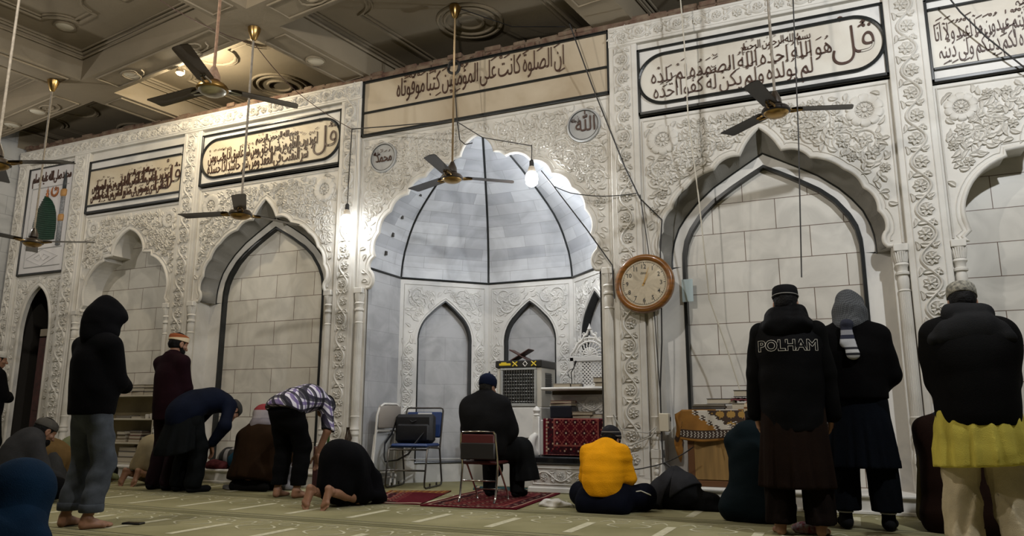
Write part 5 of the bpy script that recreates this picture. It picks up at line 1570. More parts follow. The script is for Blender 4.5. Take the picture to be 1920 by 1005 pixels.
# ---------------------------------------------------------------- small things on the floor
PH = mat('black plastic', (.008, .008, .009), .3)
t = thing('phone', 'black phone in a case lying on the carpet by the barefoot man', 'phone', onz(250, 983) + Vector((0, 0, .002)), .25)
a = MB(); a.rbox((-.075, -.038, 0), (.075, .038, .011), .005); a.build('case', PH, t, True, angle=40)
a = MB(); a.rbox((-.068, -.033, .011), (.068, .033, .0125), .001); a.build('screen', mat('glossy screen', (.01, .01, .012), .08), t)
# ---------------------------------------------------------------- smooth bodies and cloth: distance fields turned into meshes
A3 = lambda *p: np.array(p, float)


class Fld:
    def __init__(s):
        s.p = []

    def cap(s, a, b, r1, r2=None, k=.03, flat=None, sub=False):
        """rounded cone; flat = (axis, factor) squeezes it along an axis"""
        a = np.array(a, float); b = np.array(b, float); r2 = r1 if r2 is None else r2
        s.p.append(('c', a, b, r1, r2, k, flat, sub)); return s

    def ell(s, c, rad, R=None, k=.03, sub=False):
        s.p.append(('e', np.array(c, float), np.array(rad, float), np.eye(3) if R is None else np.array(R, float), k, sub)); return s

    def mesh(s, h=.012, disp=None, cuts=(), pad=.03):
        lo = np.full(3, 1e9); hi = -lo
        bb = []
        for q in s.p:
            if q[0] == 'c':
                m = max(q[3], q[4]); l = np.minimum(q[1], q[2]) - m; u = np.maximum(q[1], q[2]) + m
            else:
                m = q[2].max(); l = q[1] - m; u = q[1] + m
            bb.append((l, u))
            if not q[-1]:
                lo = np.minimum(lo, l); hi = np.maximum(hi, u)
        lo = lo - pad; hi = hi + pad
        n = np.maximum(np.ceil((hi - lo) / h).astype(int) + 1, 4)
        ax = [lo[i] + h * np.arange(n[i]) for i in range(3)]
        D = np.full(n, 1.0, np.float32)
        for q, (l, u) in zip(s.p, bb):
            k = q[5] if q[0] == 'c' else q[4]
            mg = k + 3 * h + .02
            i0 = np.maximum(((l - mg - lo) / h).astype(int), 0); i1 = np.minimum(((u + mg - lo) / h).astype(int) + 2, n)
            if (i1 <= i0).any(): continue
            sl = tuple(slice(a, b) for a, b in zip(i0, i1))
            gx = ax[0][sl[0]][:, None, None]; gy = ax[1][sl[1]][None, :, None]; gz = ax[2][sl[2]][None, None, :]
            if q[0] == 'c':
                _, a, b, r1, r2, k, flat, sub = q
                ab = b - a; L2 = max(ab @ ab, 1e-12)
                px, py, pz = gx - a[0], gy - a[1], gz - a[2]
                t = np.clip((px * ab[0] + py * ab[1] + pz * ab[2]) / L2, 0, 1)
                wx, wy, wz = px - t * ab[0], py - t * ab[1], pz - t * ab[2]
                if flat is not None:
                    fa, ff = flat; fa = np.array(fa, float); fa = fa / np.linalg.norm(fa)
                    c = (wx * fa[0] + wy * fa[1] + wz * fa[2]) * (1 / ff - 1)
                    wx, wy, wz = wx + c * fa[0], wy + c * fa[1], wz + c * fa[2]
                d = np.sqrt(wx * wx + wy * wy + wz * wz) - (r1 + t * (r2 - r1))
            else:
                _, c, rad, R, k, sub = q
                px, py, pz = gx - c[0], gy - c[1], gz - c[2]
                lx = px * R[0, 0] + py * R[1, 0] + pz * R[2, 0]; ly = px * R[0, 1] + py * R[1, 1] + pz * R[2, 1]; lz = px * R[0, 2] + py * R[1, 2] + pz * R[2, 2]
                k0 = np.sqrt((lx / rad[0]) ** 2 + (ly / rad[1]) ** 2 + (lz / rad[2]) ** 2)
                k1 = np.sqrt((lx / rad[0] ** 2) ** 2 + (ly / rad[1] ** 2) ** 2 + (lz / rad[2] ** 2) ** 2)
                d = k0 * (k0 - 1) / np.maximum(k1, 1e-6)
            A = D[sl]
            if sub:
                d = -d; hh = np.clip(.5 - .5 * (A - d) / -k if False else .5 + .5 * (d - A) / k, 0, 1)
                D[sl] = A + (d - A) * hh + k * hh * (1 - hh)
            else:
                hh = np.clip(.5 + .5 * (A - d) / k, 0, 1)
                D[sl] = A + (d - A) * hh - k * hh * (1 - hh)
        G = None
        if disp is not None:
            near = np.abs(D) < .06
            ii = np.nonzero(near); Pn = np.stack([ax[0][ii[0]], ax[1][ii[1]], ax[2][ii[2]]], 1)
            D[near] += disp(Pn).astype(np.float32)
        for p, nrm in cuts:
            p = np.array(p, float); nrm = np.array(nrm, float); nrm /= np.linalg.norm(nrm)
            pl = (ax[0][:, None, None] - p[0]) * nrm[0] + (ax[1][None, :, None] - p[1]) * nrm[1] + (ax[2][None, None, :] - p[2]) * nrm[2]
            D = np.maximum(D, pl.astype(np.float32))
        D[0] = D[-1] = 1; D[:, 0] = D[:, -1] = 1; D[:, :, 0] = D[:, :, -1] = 1
        return snets(D, lo, h)


def snets(D, lo, h):
    S = D < 0
    c = np.zeros(np.array(D.shape) - 1, np.int8)
    for dx in (0, 1):
        for dy in (0, 1):
            for dz in (0, 1):
                c += S[dx:D.shape[0] - 1 + dx, dy:D.shape[1] - 1 + dy, dz:D.shape[2] - 1 + dz]
    act = (c > 0) & (c < 8)
    ai, aj, ak = np.nonzero(act); n = len(ai)
    idx = np.full(c.shape, -1, np.int64); idx[act] = np.arange(n)
    acc = np.zeros((n, 3)); cnt = np.zeros(n)
    cor = [(x, y, z) for x in (0, 1) for y in (0, 1) for z in (0, 1)]
    for p in cor:
        for a in range(3):
            if p[a] == 0:
                q = list(p); q[a] = 1
                d0 = D[ai + p[0], aj + p[1], ak + p[2]].astype(float); d1 = D[ai + q[0], aj + q[1], ak + q[2]].astype(float)
                m = (d0 < 0) != (d1 < 0)
                t = d0[m] / (d0[m] - d1[m])
                P = np.tile(np.array(p, float), (m.sum(), 1)); P[:, a] += t
                acc[m] += P; cnt[m] += 1
    V = lo + h * (np.stack([ai, aj, ak], 1) + acc / cnt[:, None])
    Fs = []
    for a in range(3):
        b, c_ = (a + 1) % 3, (a + 2) % 3
        sl0 = [slice(None)] * 3; sl1 = [slice(None)] * 3
        sl0[a] = slice(0, -1); sl1[a] = slice(1, None)
        E = S[tuple(sl0)] != S[tuple(sl1)]
        I = np.stack(np.nonzero(E), 1)
        ok = (I[:, b] > 0) & (I[:, c_] > 0) & (I[:, b] < D.shape[b] - 1) & (I[:, c_] < D.shape[c_] - 1)
        I = I[ok]
        def g(db, dc):
            J = I.copy(); J[:, b] += db; J[:, c_] += dc
            return idx[J[:, 0], J[:, 1], J[:, 2]]
        Q = np.stack([g(-1, -1), g(0, -1), g(0, 0), g(-1, 0)], 1)
        inside = S[I[:, 0], I[:, 1], I[:, 2]]
        Q[~inside] = Q[~inside][:, ::-1]
        Fs.append(Q[(Q >= 0).all(1)])
    return V, np.concatenate(Fs)


def wr(seed, amp, f=(14, 14, 9), warp=1.0):
    """cloth creases: a sum of warped waves"""
    r = np.random.RandomState(seed); K = [(r.normal(size=3) * np.array(f), r.uniform(0, 6.28), r.normal(size=3) * np.array(f) * .6, r.uniform(0, 6.28)) for _ in range(5)]

    def d(P):
        o = np.zeros(len(P))
        for k, ph, k2, p2 in K:
            w_ = np.sin(P @ k + ph + warp * 1.5 * np.sin(P @ k2 + p2))
            o += np.sign(w_) * np.abs(w_) ** .7
        return amp * o / 3
    return d


def drape(seed, amp, zt, zb, n=11, c=(0, 0)):
    """vertical folds that deepen from zt down to zb"""
    r = np.random.RandomState(seed); ph = r.uniform(0, 6.28, 4)

    def d(P):
        th = np.arctan2(P[:, 1] - c[1], P[:, 0] - c[0]); t = np.clip((zt - P[:, 2]) / max(zt - zb, .01), 0, 1)
        return amp * t * (np.sin(n * th + ph[0] + .8 * np.sin(P[:, 2] * 5 + ph[1])) + .6 * np.sin((n * 1.7) // 1 * th + ph[2]) + .3 * np.sin(3 * th + ph[3]))
    return d


def both(*fs):
    return lambda P: sum(f(P) for f in fs)


def soft(name, V, Fc, m, parent=None, smooth=True):
    mb = MB(); mb.arrays(V, Fc)
    return mb.build(name, m, parent, smooth)


def ik(a, c, l1, l2, pole):
    a = np.array(a, float); c = np.array(c, float); d = c - a; L = np.linalg.norm(d)
    L = min(L, (l1 + l2) * .999); u = d / np.linalg.norm(d)
    x = (l1 * l1 - l2 * l2 + L * L) / (2 * L); hgt = math.sqrt(max(l1 * l1 - x * x, 0))
    p = np.array(pole, float); p = p - u * (p @ u); p /= max(np.linalg.norm(p), 1e-9)
    return a + u * x + p * hgt


def rotm(pitch=0, yaw=0, roll=0):
    """head turn: pitch > 0 bows the face down, yaw > 0 turns it to its own left"""
    M = Matrix.Rotation(yaw, 3, 'Z') @ Matrix.Rotation(-pitch, 3, 'X') @ Matrix.Rotation(roll, 3, 'Y')
    return np.array(M)


SIDES = ('L', 'R')
SX = {'L': -1, 'R': 1}


def pose(kind, s=1.0, arms='folded', pitch=.25, yaw=0, lean=0.0, spread=.10, **kw):
    J = {}
    if kind == 'stand':
        J.update(pel=(0, 0, .92), bel=(0, .0, 1.07), che=(0, -.01 + lean, 1.26), nb=(0, -.01 + lean * 1.5, 1.445), head=(0, .045 + lean * 2, 1.60))
        for q in SIDES:
            x = SX[q]
            J['hip' + q] = (x * .09, 0, .90); J['an' + q] = (x * spread, -.02, .085); J['sh' + q] = (x * .178, -.015 + lean * 1.3, 1.375)
            J['wr' + q] = {'folded': (x * -.03, .25, 1.09 + .02 * x), 'sides': (x * .25, .09, .80), 'low': (x * .10, .22, .95), 'raised': (x * .07, .26, 1.30)}[arms]
    elif kind == 'bow':
        J.update(pel=(0, -.14, .90), bel=(0, .02, .985), che=(0, .22, 1.01), nb=(0, .42, .98), head=(0, .56, .90))
        for q in SIDES:
            x = SX[q]
            J['hip' + q] = (x * .09, -.13, .88); J['an' + q] = (x * spread, -.03, .085); J['sh' + q] = (x * .17, .36, .95); J['wr' + q] = (x * .13, .17, .52)
    elif kind == 'prostrate':
        J.update(pel=(0, -.09, .455), bel=(0, .03, .43), che=(0, .16, .33), nb=(0, .29, .235), head=(0, .375, .115))
        for q in SIDES:
            x = SX[q]
            J['hip' + q] = (x * .09, -.09, .43); J['kn' + q] = (x * .13, .02, .07); J['an' + q] = (x * spread, -.37, .15); J['sh' + q] = (x * .15, .24, .24); J['wr' + q] = (x * .17, .36, .035); J['el' + q] = (x * .235, .20, .085)
    elif kind == 'heels':
        J.update(pel=(0, 0, .21), bel=(0, .01, .36), che=(0, .04, .55), nb=(0, .07, .73), head=(0, .12, .865))
        for q in SIDES:
            x = SX[q]
            J['hip' + q] = (x * .09, .03, .21); J['kn' + q] = (x * .15, .43, .08); J['an' + q] = (x * .12, -.06, .07); J['sh' + q] = (x * .17, .05, .66); J['wr' + q] = (x * .12, .36, .19)
    elif kind == 'cross':
        J.update(pel=(0, 0, .15), bel=(0, -.015, .29), che=(0, .04, .44), nb=(0, .13, .575), head=(0, .245, .645))
        for q in SIDES:
            x = SX[q]
            J['hip' + q] = (x * .10, .03, .14); J['kn' + q] = (x * .31, .24, .13); J['an' + q] = (x * -.06, .36, .07); J['sh' + q] = (x * .17, .08, .525); J['wr' + q] = (x * .12, .33, .20)
    elif kind == 'chair':
        J.update(pel=(0, .02, .56), bel=(0, .0, .71), che=(0, -.01, .90), nb=(0, .01, 1.08), head=(0, .06, 1.215))
        for q in SIDES:
            x = SX[q]
            J['hip' + q] = (x * .10, .05, .55); J['kn' + q] = (x * (.16 + .05 * (x > 0)), .47, .53); J['an' + q] = (x * .17, .47, .09); J['sh' + q] = (x * .18, .0, 1.01); J['wr' + q] = (x * .09, .32, .66)
    J = {k: np.array(v, float) for k, v in J.items()}
    J.update({k: np.array(v, float) for k, v in kw.items()})
    for q in SIDES:
        x = SX[q]
        if 'kn' + q not in J: J['kn' + q] = ik(J['hip' + q], J['an' + q], .42, .41, (x * .1, 1, 0))
        if 'el' + q not in J: J['el' + q] = ik(J['sh' + q], J['wr' + q], .29, .26, (x * .8, -.55, -.5) if kind not in ('prostrate', 'bow') else (x * .9, -.2, -.15) if kind == 'prostrate' else (x * .9, -.2, .25))
    J = {k: v * s for k, v in J.items()}
    J['s'] = s; J['R'] = rotm(pitch, yaw); J['kind'] = kind
    up = J['nb'] - J['pel']; up /= np.linalg.norm(up); fw = np.cross(up, (J['shR'] - J['shL'])); J['fw'] = fw / np.linalg.norm(fw)
    return J


def torso(f, J, o=0.0, top=True, k=.09):
    s = J['s']; fl = (J['fw'], .74)
    f.cap(J['pel'], J['bel'], .148 * s + o, .140 * s + o, k, fl)
    f.cap(J['bel'], J['che'], .138 * s + o, .142 * s + o, k, fl)
    f.cap(J['che'], J['che'] * .4 + J['nb'] * .6, .142 * s + o, .100 * s + o, k, fl)
    if top:
        for q in SIDES:
            m_ = J['nb'] * .8 + J['sh' + q] * .2
            f.cap(m_, J['sh' + q] * .92 + J['che'] * .08, .052 * s + o * .5, .050 * s + o * .55, .07)
        f.cap(J['che'] * .25 + J['nb'] * .75, J['nb'], .070 * s + o * .5, .058 * s + o * .5, .05)
    return f


def arms_(f, J, o=0.0, cuff=1.0, only=SIDES):
    s = J['s']
    for q in only:
        sh, el, w_ = J['sh' + q], J['el' + q], J['wr' + q]
        f.cap(sh, el, .052 * s + o * .9, .046 * s + o, .05)
        f.cap(el, el + (w_ - el) * cuff, .046 * s + o, (.046 - .014 * cuff) * s + o * .9, .02)
    return f


def legs_(f, J, o=0.0, end=1.0, flare=0.0, only=SIDES):
    s = J['s']
    for q in only:
        h_, k_, a_ = J['hip' + q], J['kn' + q], J['an' + q]
        f.cap(h_, k_, .088 * s + o, .060 * s + o + flare * .5, .04)
        f.cap(k_, k_ + (a_ - k_) * end, .060 * s + o + flare * .5, (.060 - .022 * end) * s + o + flare, .025)
    return f


def head_f(J):
    s = J['s'] * 1.0; R = J['R']; c = J['head']; P = lambda x, y, z: c + R @ (np.array([x, y, z]) * s)
    f = Fld()
    E = lambda p, rad, k=.02, sub=False: f.ell(P(*p), np.array(rad) * s, R, k, sub)
    E((0, -.012, .028), (.077, .098, .092)); E((0, .030, -.045), (.060, .066, .075), .03); E((0, .055, -.092), (.032, .030, .024), .025)
    E((0, .074, .022), (.055, .022, .014), .02)
    for x in (-1, 1):
        f.ell(P(x * .034, .088, -.002), np.array((.019, .014, .013)) * s, R, .01, True)
        E((x * .034, .076, -.003), (.015, .014, .012), .004); E((x * .052, .060, -.030), (.022, .022, .018), .02)
        E((x * .079, -.008, -.012), (.011, .026, .034), .008); f.ell(P(x * .090, .0, -.008), np.array((.008, .012, .017)) * s, R, .006, True); E((x * .080, .0, -.044), (.008, .010, .012), .008)
    f.cap(P(0, .090, .008), P(0, .116, -.032), .010 * s, .014 * s, .014); E((-.011, .103, -.036), (.010, .010, .008), .008); E((.011, .103, -.036), (.010, .010, .008), .008)
    f.cap(P(-.022, .092, -.062), P(.022, .092, -.062), .007 * s, None, .008); f.cap(P(-.018, .089, -.074), P(.018, .089, -.074), .008 * s, None, .008)
    f.cap(P(0, -.02, -.05), J['nb'] + (J['nb'] - J['che']) * -.15, .052 * s, .058 * s, .03)
    return f


def hand_f(w_, d, up, th, s=1.0, curl=.5):
    """w_ wrist, d finger direction, up back of the hand, th thumb side"""
    d = np.array(d, float); d /= np.linalg.norm(d); up = np.array(up, float); up -= d * (up @ d); up /= np.linalg.norm(up)
    sd = np.cross(d, up)
    if sd @ np.array(th, float) < 0: sd = -sd
    f = Fld()
    f.cap(w_ - d * .05 * s, w_ + d * .01 * s, .026 * s, .025 * s, .02, (up, .8))
    for x in (-1.4, -.5, .5, 1.4):
        f.cap(w_ + d * .01 * s + sd * x * .012 * s, w_ + d * .088 * s + sd * x * .020 * s, .017 * s, .0125 * s, .014)
    for i, L in enumerate((.068, .080, .086, .076)):
        x = (-1.5, -.5, .5, 1.5)[i]
        p = w_ + d * .088 * s + sd * x * .0195 * s; a = curl * .5
        for seg, r1 in ((.42, .0095), (.32, .0088), (.26, .0078)):
            dd = d * math.cos(a) - up * math.sin(a) + sd * x * .03
            q = p + dd * L * seg * s; f.cap(p, q, r1 * s, r1 * .92 * s, .004); p = q; a += curl * .8
    p = w_ + d * .022 * s + sd * .028 * s - up * .006 * s
    for L, r1, dv in ((.042, .0135, (.62, .72)), (.034, .0110, (.80, .48)), (.026, .0095, (.92, .25))):
        q = p + (d * dv[0] + sd * dv[1] - up * .18) * L * s; f.cap(p, q, r1 * s, r1 * .92 * s, .007); p = q
    return f


def foot_f(an, kn, d, up, inner, s=1.0):
    """an ankle, d heel-to-toe, up = top of the foot, inner = side of the big toe"""
    d = np.array(d, float); d /= np.linalg.norm(d); up = np.array(up, float); up -= d * (up @ d); up /= np.linalg.norm(up)
    sd = np.cross(d, up)
    if sd @ np.array(inner, float) < 0: sd = -sd
    an = np.array(an, float); f = Fld(); Q = lambda x, y, z: an + (sd * x + d * y + up * z) * s
    f.cap(an + (np.array(kn, float) - an) * .55, Q(0, -.012, .01), .050 * s, .034 * s, .02)
    f.cap(Q(0, -.035, -.052), Q(0, -.030, -.02), .030 * s, .029 * s, .02)
    f.cap(Q(0, -.01, -.02), Q(.010, .105, -.058), .034 * s, .021 * s, .025); f.cap(Q(-.004, -.03, -.058), Q(-.022, .10, -.066), .024 * s, .018 * s, .025)
    f.cap(Q(.012, .02, -.05), Q(.022, .125, -.064), .024 * s, .020 * s, .02); f.cap(Q(-.026, .10, -.066), Q(.024, .128, -.064), .019 * s, .020 * s, .015)
    f.ell(Q(.033, -.0, -.002), np.array((.012, .014, .014)) * s, None, .012); f.ell(Q(-.033, -.006, -.010), np.array((.012, .014, .014)) * s, None, .012)
    for i, (x, L, r1) in enumerate(((.030, .052, .0145), (.010, .050, .0105), (-.006, .044, .0100), (-.020, .036, .0095), (-.033, .028, .0095))):
        b = Q(x, .128 - abs(x - .02) * .35, -.066); f.cap(b, b + d * L * .6 * s + up * .004 * s, r1 * s, r1 * s, .006); f.cap(b + d * L * .6 * s + up * .004 * s, b + d * L * s - up * .004 * s, r1 * s, r1 * .95 * s, .004)
    return f


SKIN = mat('brown skin', (.30, .155, .095), .5, var=.15, vs=12, spec=.35)
SKIN_D = mat('darker brown skin', (.24, .12, .072), .5, var=.15, vs=12, spec=.35)  # a darker brown than the first skin
HAIRM = mat('black hair', (.0035, .003, .003), .7, bump=.6, bs=90, spec=.15)
HAIRG = mat('greying hair', (.020, .018, .016), .8, bump=.6, bs=90, var=.5, vs=60, spec=.15)


def person(label, loc, rz, J, skin=None, hands=(), feet=(), body=True, legs=True):
    t = thing('person', label, 'person', loc, rz)
    s = J['s']; mb = MB(); skin = skin or SKIN
    f = Fld(); torso(f, J, -.012); arms_(f, J, -.004)
    if legs: legs_(f, J, -.004, .92 if feet else .98)
    V, Fc = f.mesh(.018); mb.arrays(V, Fc)
    V, Fc = head_f(J).mesh(.0062); mb.arrays(V, Fc)
    for q, d, up, th, curl in hands:
        V, Fc = hand_f(J['wr' + q], d, up, th, s, curl).mesh(.0052); mb.arrays(V, Fc)
    for q, d, up, inner in feet:
        V, Fc = foot_f(J['an' + q], J['kn' + q], d, up, inner, s).mesh(.0058); mb.arrays(V, Fc)
    mb.build('body', skin, t, True)
    return t


def hp(J, x, y, z):
    return J['head'] + J['R'] @ (np.array([x, y, z]) * J['s'])


def hairpiece(t, J, m=None, low=-.055, front=.052, grow=.006, name='hair'):
    """hair over the crown and the nape"""
    s = J['s']; R = J['R']; f = Fld()
    f.ell(hp(J, 0, -.016, .026), np.array((.077 + grow, .098 + grow, .094 + grow)) * s, R, .01)
    f.ell(hp(J, 0, -.045, -.030), np.array((.068, .062, .060)) * s, R, .03)
    V, Fc = f.mesh(.007, wr(3, .003, (60, 60, 60)), [(hp(J, 0, front, .05), R @ np.array((0, 1, -.35))), (hp(J, 0, 0, low), R @ np.array((0, .25, -1)))])
    return soft(name, V, Fc, m or HAIRM, t)


def headmat(J, x=0, y=0, z=0, tilt=0.0):
    R = Matrix([list(r) for r in J['R']]).to_4x4(); p = hp(J, x, y, z)
    return Matrix.Translation(Vector(p)) @ R @ Matrix.Rotation(tilt, 4, 'X') @ Matrix.Diagonal((1.0 * J['s'], 1.22 * J['s'], J['s'], 1))


def cap_l(t, J, prof, m, name='cap', tilt=.10, n=36, z=.03, y=-.014):
    a = MB(); a.lathe(prof, headmat(J, 0, y, z, tilt), n); return a.build(name, m, t, True, angle=50)


KUFI = [(.088, 0), (.091, .004), (.0905, .045), (.086, .075), (.078, .084), (.05, .090), (0, .092)]
ROUND = [(.0885, 0), (.092, .005), (.091, .03), (.082, .062), (.06, .082), (.03, .091), (0, .093)]


def bands(name, stops, axis='Z', scale=1.0, off=0.0, rough=.8, interp='CONSTANT', bump=.4, bs=120):
    """cloth striped along its own height"""
    m, nt, b = nodes(name); tc = nt.nodes.new('ShaderNodeTexCoord'); sp_ = nt.nodes.new('ShaderNodeSeparateXYZ')
    nt.links.new(tc.outputs['Generated'], sp_.inputs[0])
    r = ramp(nt, stops, interp); nt.links.new(sp_.outputs[axis], r.inputs[0]); nt.links.new(r.outputs[0], b.inputs['Base Color'])
    b.inputs['Roughness'].default_value = rough; b.inputs['Specular IOR Level'].default_value = .2
    n = N(nt, 'ShaderNodeTexNoise'); n.inputs['Scale'].default_value = bs; nt.links.new(tc.outputs['Object'], n.inputs['Vector'])
    bp = nt.nodes.new('ShaderNodeBump'); bp.inputs['Strength'].default_value = bump; bp.inputs['Distance'].default_value = .004
    nt.links.new(n.outputs['Fac'], bp.inputs['Height']); nt.links.new(bp.outputs[0], b.inputs['Normal'])
    return m


def cloth(name, col, rough=.85, var=.25, vs=7, bs=220, bump=.35, sheen=.0):
    return mat(name, col, rough, 0, var, vs, bump, bs, .06, sheen=sheen)
# ---------------------------------------------------------------- soft things lying about
def heap(name, label, cat, loc, f, m, h=.009, d=None, cuts=None):
    V, Fc = f.mesh(h, d, cuts if cuts is not None else [((0, 0, .002), (0, 0, -1))])
    o = soft(name, V, Fc, m); o.location = loc
    return tag(o, label, cat)


f = Fld(); f.ell((0, 0, .02), (.13, .10, .075)); f.ell((-.09, .0, .02), (.09, .07, .055)); f.cap((.08, -.02, .02), (.22, .02, .008), .045, .015); f.cap((-.04, -.05, .05), (.08, -.03, .06), .03)
heap('cloth', 'small heap of white cloth on the carpet beside the man in yellow', 'cloth', onz(1040, 950), f, cloth('white cotton', (.74, .71, .66)), .007, wr(5, .015, (26, 26, 30))).scale = (.78, .8, .72)
# black bag with a grey jacket thrown over it
t = thing('holdall', 'black soft bag slumped on the carpet before the clock pilaster under a grey jacket', 'bag', onz(1278, 958) + Vector((0, .12, 0)))
def bagf(o):
    f = Fld(); f.cap((-.20, 0, .10), (.24, 0, .06), .115 + o, .085 + o, .06); f.ell((-.05, .02, .15), (.20 + o, .14 + o, .15 + o), None, .07); f.cap((-.10, .0, .26), (-.08, .02, .31), .07 + o, .045 + o, .06); f.cap((.20, -.05, .03), (.36, -.07, .005), .05 + o, .02 + o, .06); f.cap((-.24, -.02, .05), (-.27, -.03, .02), .08 + o, .06 + o)
    return f
V, Fc = bagf(0).mesh(.010, wr(9, .010, (14, 14, 16)), [((0, 0, .002), (0, 0, -1))]); soft('body', V, Fc, cloth('black nylon bag', (.004, .004, .0045), .6), t)
JK = cloth('charcoal jacket cloth', (.028, .028, .031), .8)
for nm_, cuts_ in (('jacket', [((-.10, 0, .16), (.9, -.25, -.35)), ((0, 0, .03), (.25, 0, -1))]), ('jacket_sleeve', [((-.10, 0, .10), (-1, 0, .1)), ((.06, -.1, .20), (.55, -.3, -.75)), ((.22, 0, .12), (1, -.2, .2))])):
    V, Fc = bagf(.018 if nm_ == 'jacket' else .026).mesh(.009, wr(11, .013, (12, 12, 9)), cuts_); soft(nm_, V, Fc, JK, t)
# pile of clothes on the plinth
p0 = at(432, 872, 7.32); p0.z = PLZ
f = Fld(); f.ell((0, 0, .12), (.24, .14, .13)); f.cap((-.20, 0, .05), (.25, 0, .06), .07, .08, .04)
heap('shawl', 'black and grey striped shawl heaped on the plinth behind the bowing man in navy', 'shawl', p0 + Vector((-.02, .05, 0)), f, bands('striped shawl', [(0, (.02, .02, .02)), (.15, (.20, .19, .19)), (.25, (.02, .02, .022)), (.42, (.22, .21, .21)), (.52, (.02, .02, .02)), (.7, (.18, .18, .18)), (.78, (.015, .015, .018))], 'X'), .010, wr(15, .016, (14, 14, 16)))
f = Fld(); f.ell((0, 0, .07), (.12, .09, .11)); f.cap((-.05, -.04, .1), (.08, -.05, .05), .05)
heap('scarf', 'blue cloth on the striped shawl heap by the brown shawled man', 'scarf', p0 + Vector((.16, -.06, .03)), f, cloth('blue cotton', (.012, .05, .085)), .010, wr(16, .012, (16, 16, 16)), [])
f = Fld(); f.ell((0, 0, .04), (.17, .09, .07)); f.cap((.06, -.03, .03), (.14, -.03, .02), .04)
heap('cloth', 'dark red cloth bundle on the plinth under the striped shawl', 'cloth', p0 + Vector((-.13, -.10, 0)), f, cloth('dark red cotton', (.10, .025, .028), var=.5, vs=18), .009, wr(17, .010, (20, 20, 20)))
f = Fld(); f.ell((0, 0, .01), (.14, .08, .035)); f.cap((-.1, 0, .02), (.1, .03, .02), .03)
heap('cloth_bag', 'small grey cloth bag on the carpet between the navy coat and the brown shawl', 'bag', onz(438, 918), f, cloth('grey cloth', (.16, .155, .15)), .008, wr(18, .008, (24, 24, 24)))
f = Fld(); f.ell((0, 0, .02), (.10, .07, .05)); f.cap((-.06, 0, .03), (.07, .01, .03), .03)
heap('cloth', 'crumpled red and white checked cloth on the carpet by the lettered jacket man', 'cloth', onz(1517, 1000), f, mat('red white check', (.30, .02, .03), .9, col2=(.5, .42, .42), vs=40, bump=.3, bs=90), .008, wr(19, .012, (26, 26, 26)))
t = thing('folded_stool', 'folded stool with green legs and a dark red seat against the carved pilaster', 'stool', at(602, 880, 7.10) * 1.0)
t.location.z = PLZ if t.location.y > 7.13 else 0
GRN = mat('green painted tube', (.05, .16, .03), .5)
for x_ in (.0, .055):
    a = MB(); a.tube([(x_, 0, 0), (x_ + .01, .0, .30), (x_ + .015, .02, .62)], .014, 8); a.build('leg', GRN, t, True)
a = MB(); a.rbox((-.11, -.02, .02), (-.03, .03, .46), .01); a.build('seat', mat('dark red seat', (.05, .012, .014), .6), t)
a = MB(); a.lathe([(0, -.02), (.03, -.01), (.03, .01), (0, .02)], Matrix.Translation((.10, 0, .43)) @ Matrix.Rotation(PI / 2, 4, 'X'), 14); a.build('knob', mat('grey knob', (.16, .17, .15), .5), t, True)

# ---------------------------------------------------------------- people
UP = (0, 0, 1); FW_ = (0, 1, 0)
flat_feet = lambda out=.12: [('L', (-out, 1, 0), UP, (1, 0, 0)), ('R', (out, 1, 0), UP, (-1, 0, 0))]
soles = [('L', (-.05, -.22, -1), (0, 1, -.22), (1, 0, 0)), ('R', (.05, -.22, -1), (0, 1, -.22), (-1, 0, 0))]
tuck = lambda J: [((0, 0, .004), (0, 0, -1))]


def shoes(t, J, m, name='shoe', band=None):
    for q in SIDES:
        a = J['an' + q]; s = J['s']; x = SX[q]; d = np.array((x * .12, 1, 0)); d /= np.linalg.norm(d)
        f = Fld(); f.cap(a + d * -.035 * s + A3(0, 0, -.04) * s, a + d * .16 * s + A3(0, 0, -.052) * s, .042 * s, .034 * s, .03); f.cap(a + A3(0, 0, .05) * s, a + A3(0, 0, -.03) * s, .046 * s, .046 * s, .03); f.ell(a + d * .17 * s + A3(0, 0, -.05) * s, np.array((.045, .05, .032)) * s, None, .03)
        V, Fc = f.mesh(.010, None, tuck(J)); o = soft(name, V, Fc, m, t)
        if band:
            mb = MB(); mb.tube([tuple(a + A3(.049 * s * math.cos(k * PI / 8), .049 * s * math.sin(k * PI / 8), .035 * s)) for k in range(16)], .006, 6, closed=True); mb.build('sock_stripe', band, o, True)


def garment(t, name, f, m, h=.012, d=None, cuts=()):
    V, Fc = f.mesh(h, d, cuts)
    return soft(name, V, Fc, m, t)


def skirt(J, hem, r0, r1, o=.03, back=0.0):
    """kurta below the waist of a standing person"""
    s = J['s']; f = Fld(); p = J['pel'] * 1.0
    f.cap(p + A3(0, 0, .12 * s), A3(p[0], p[1] + back, hem), r0, r1, .05, ((0, 1, 0), .72)); return f


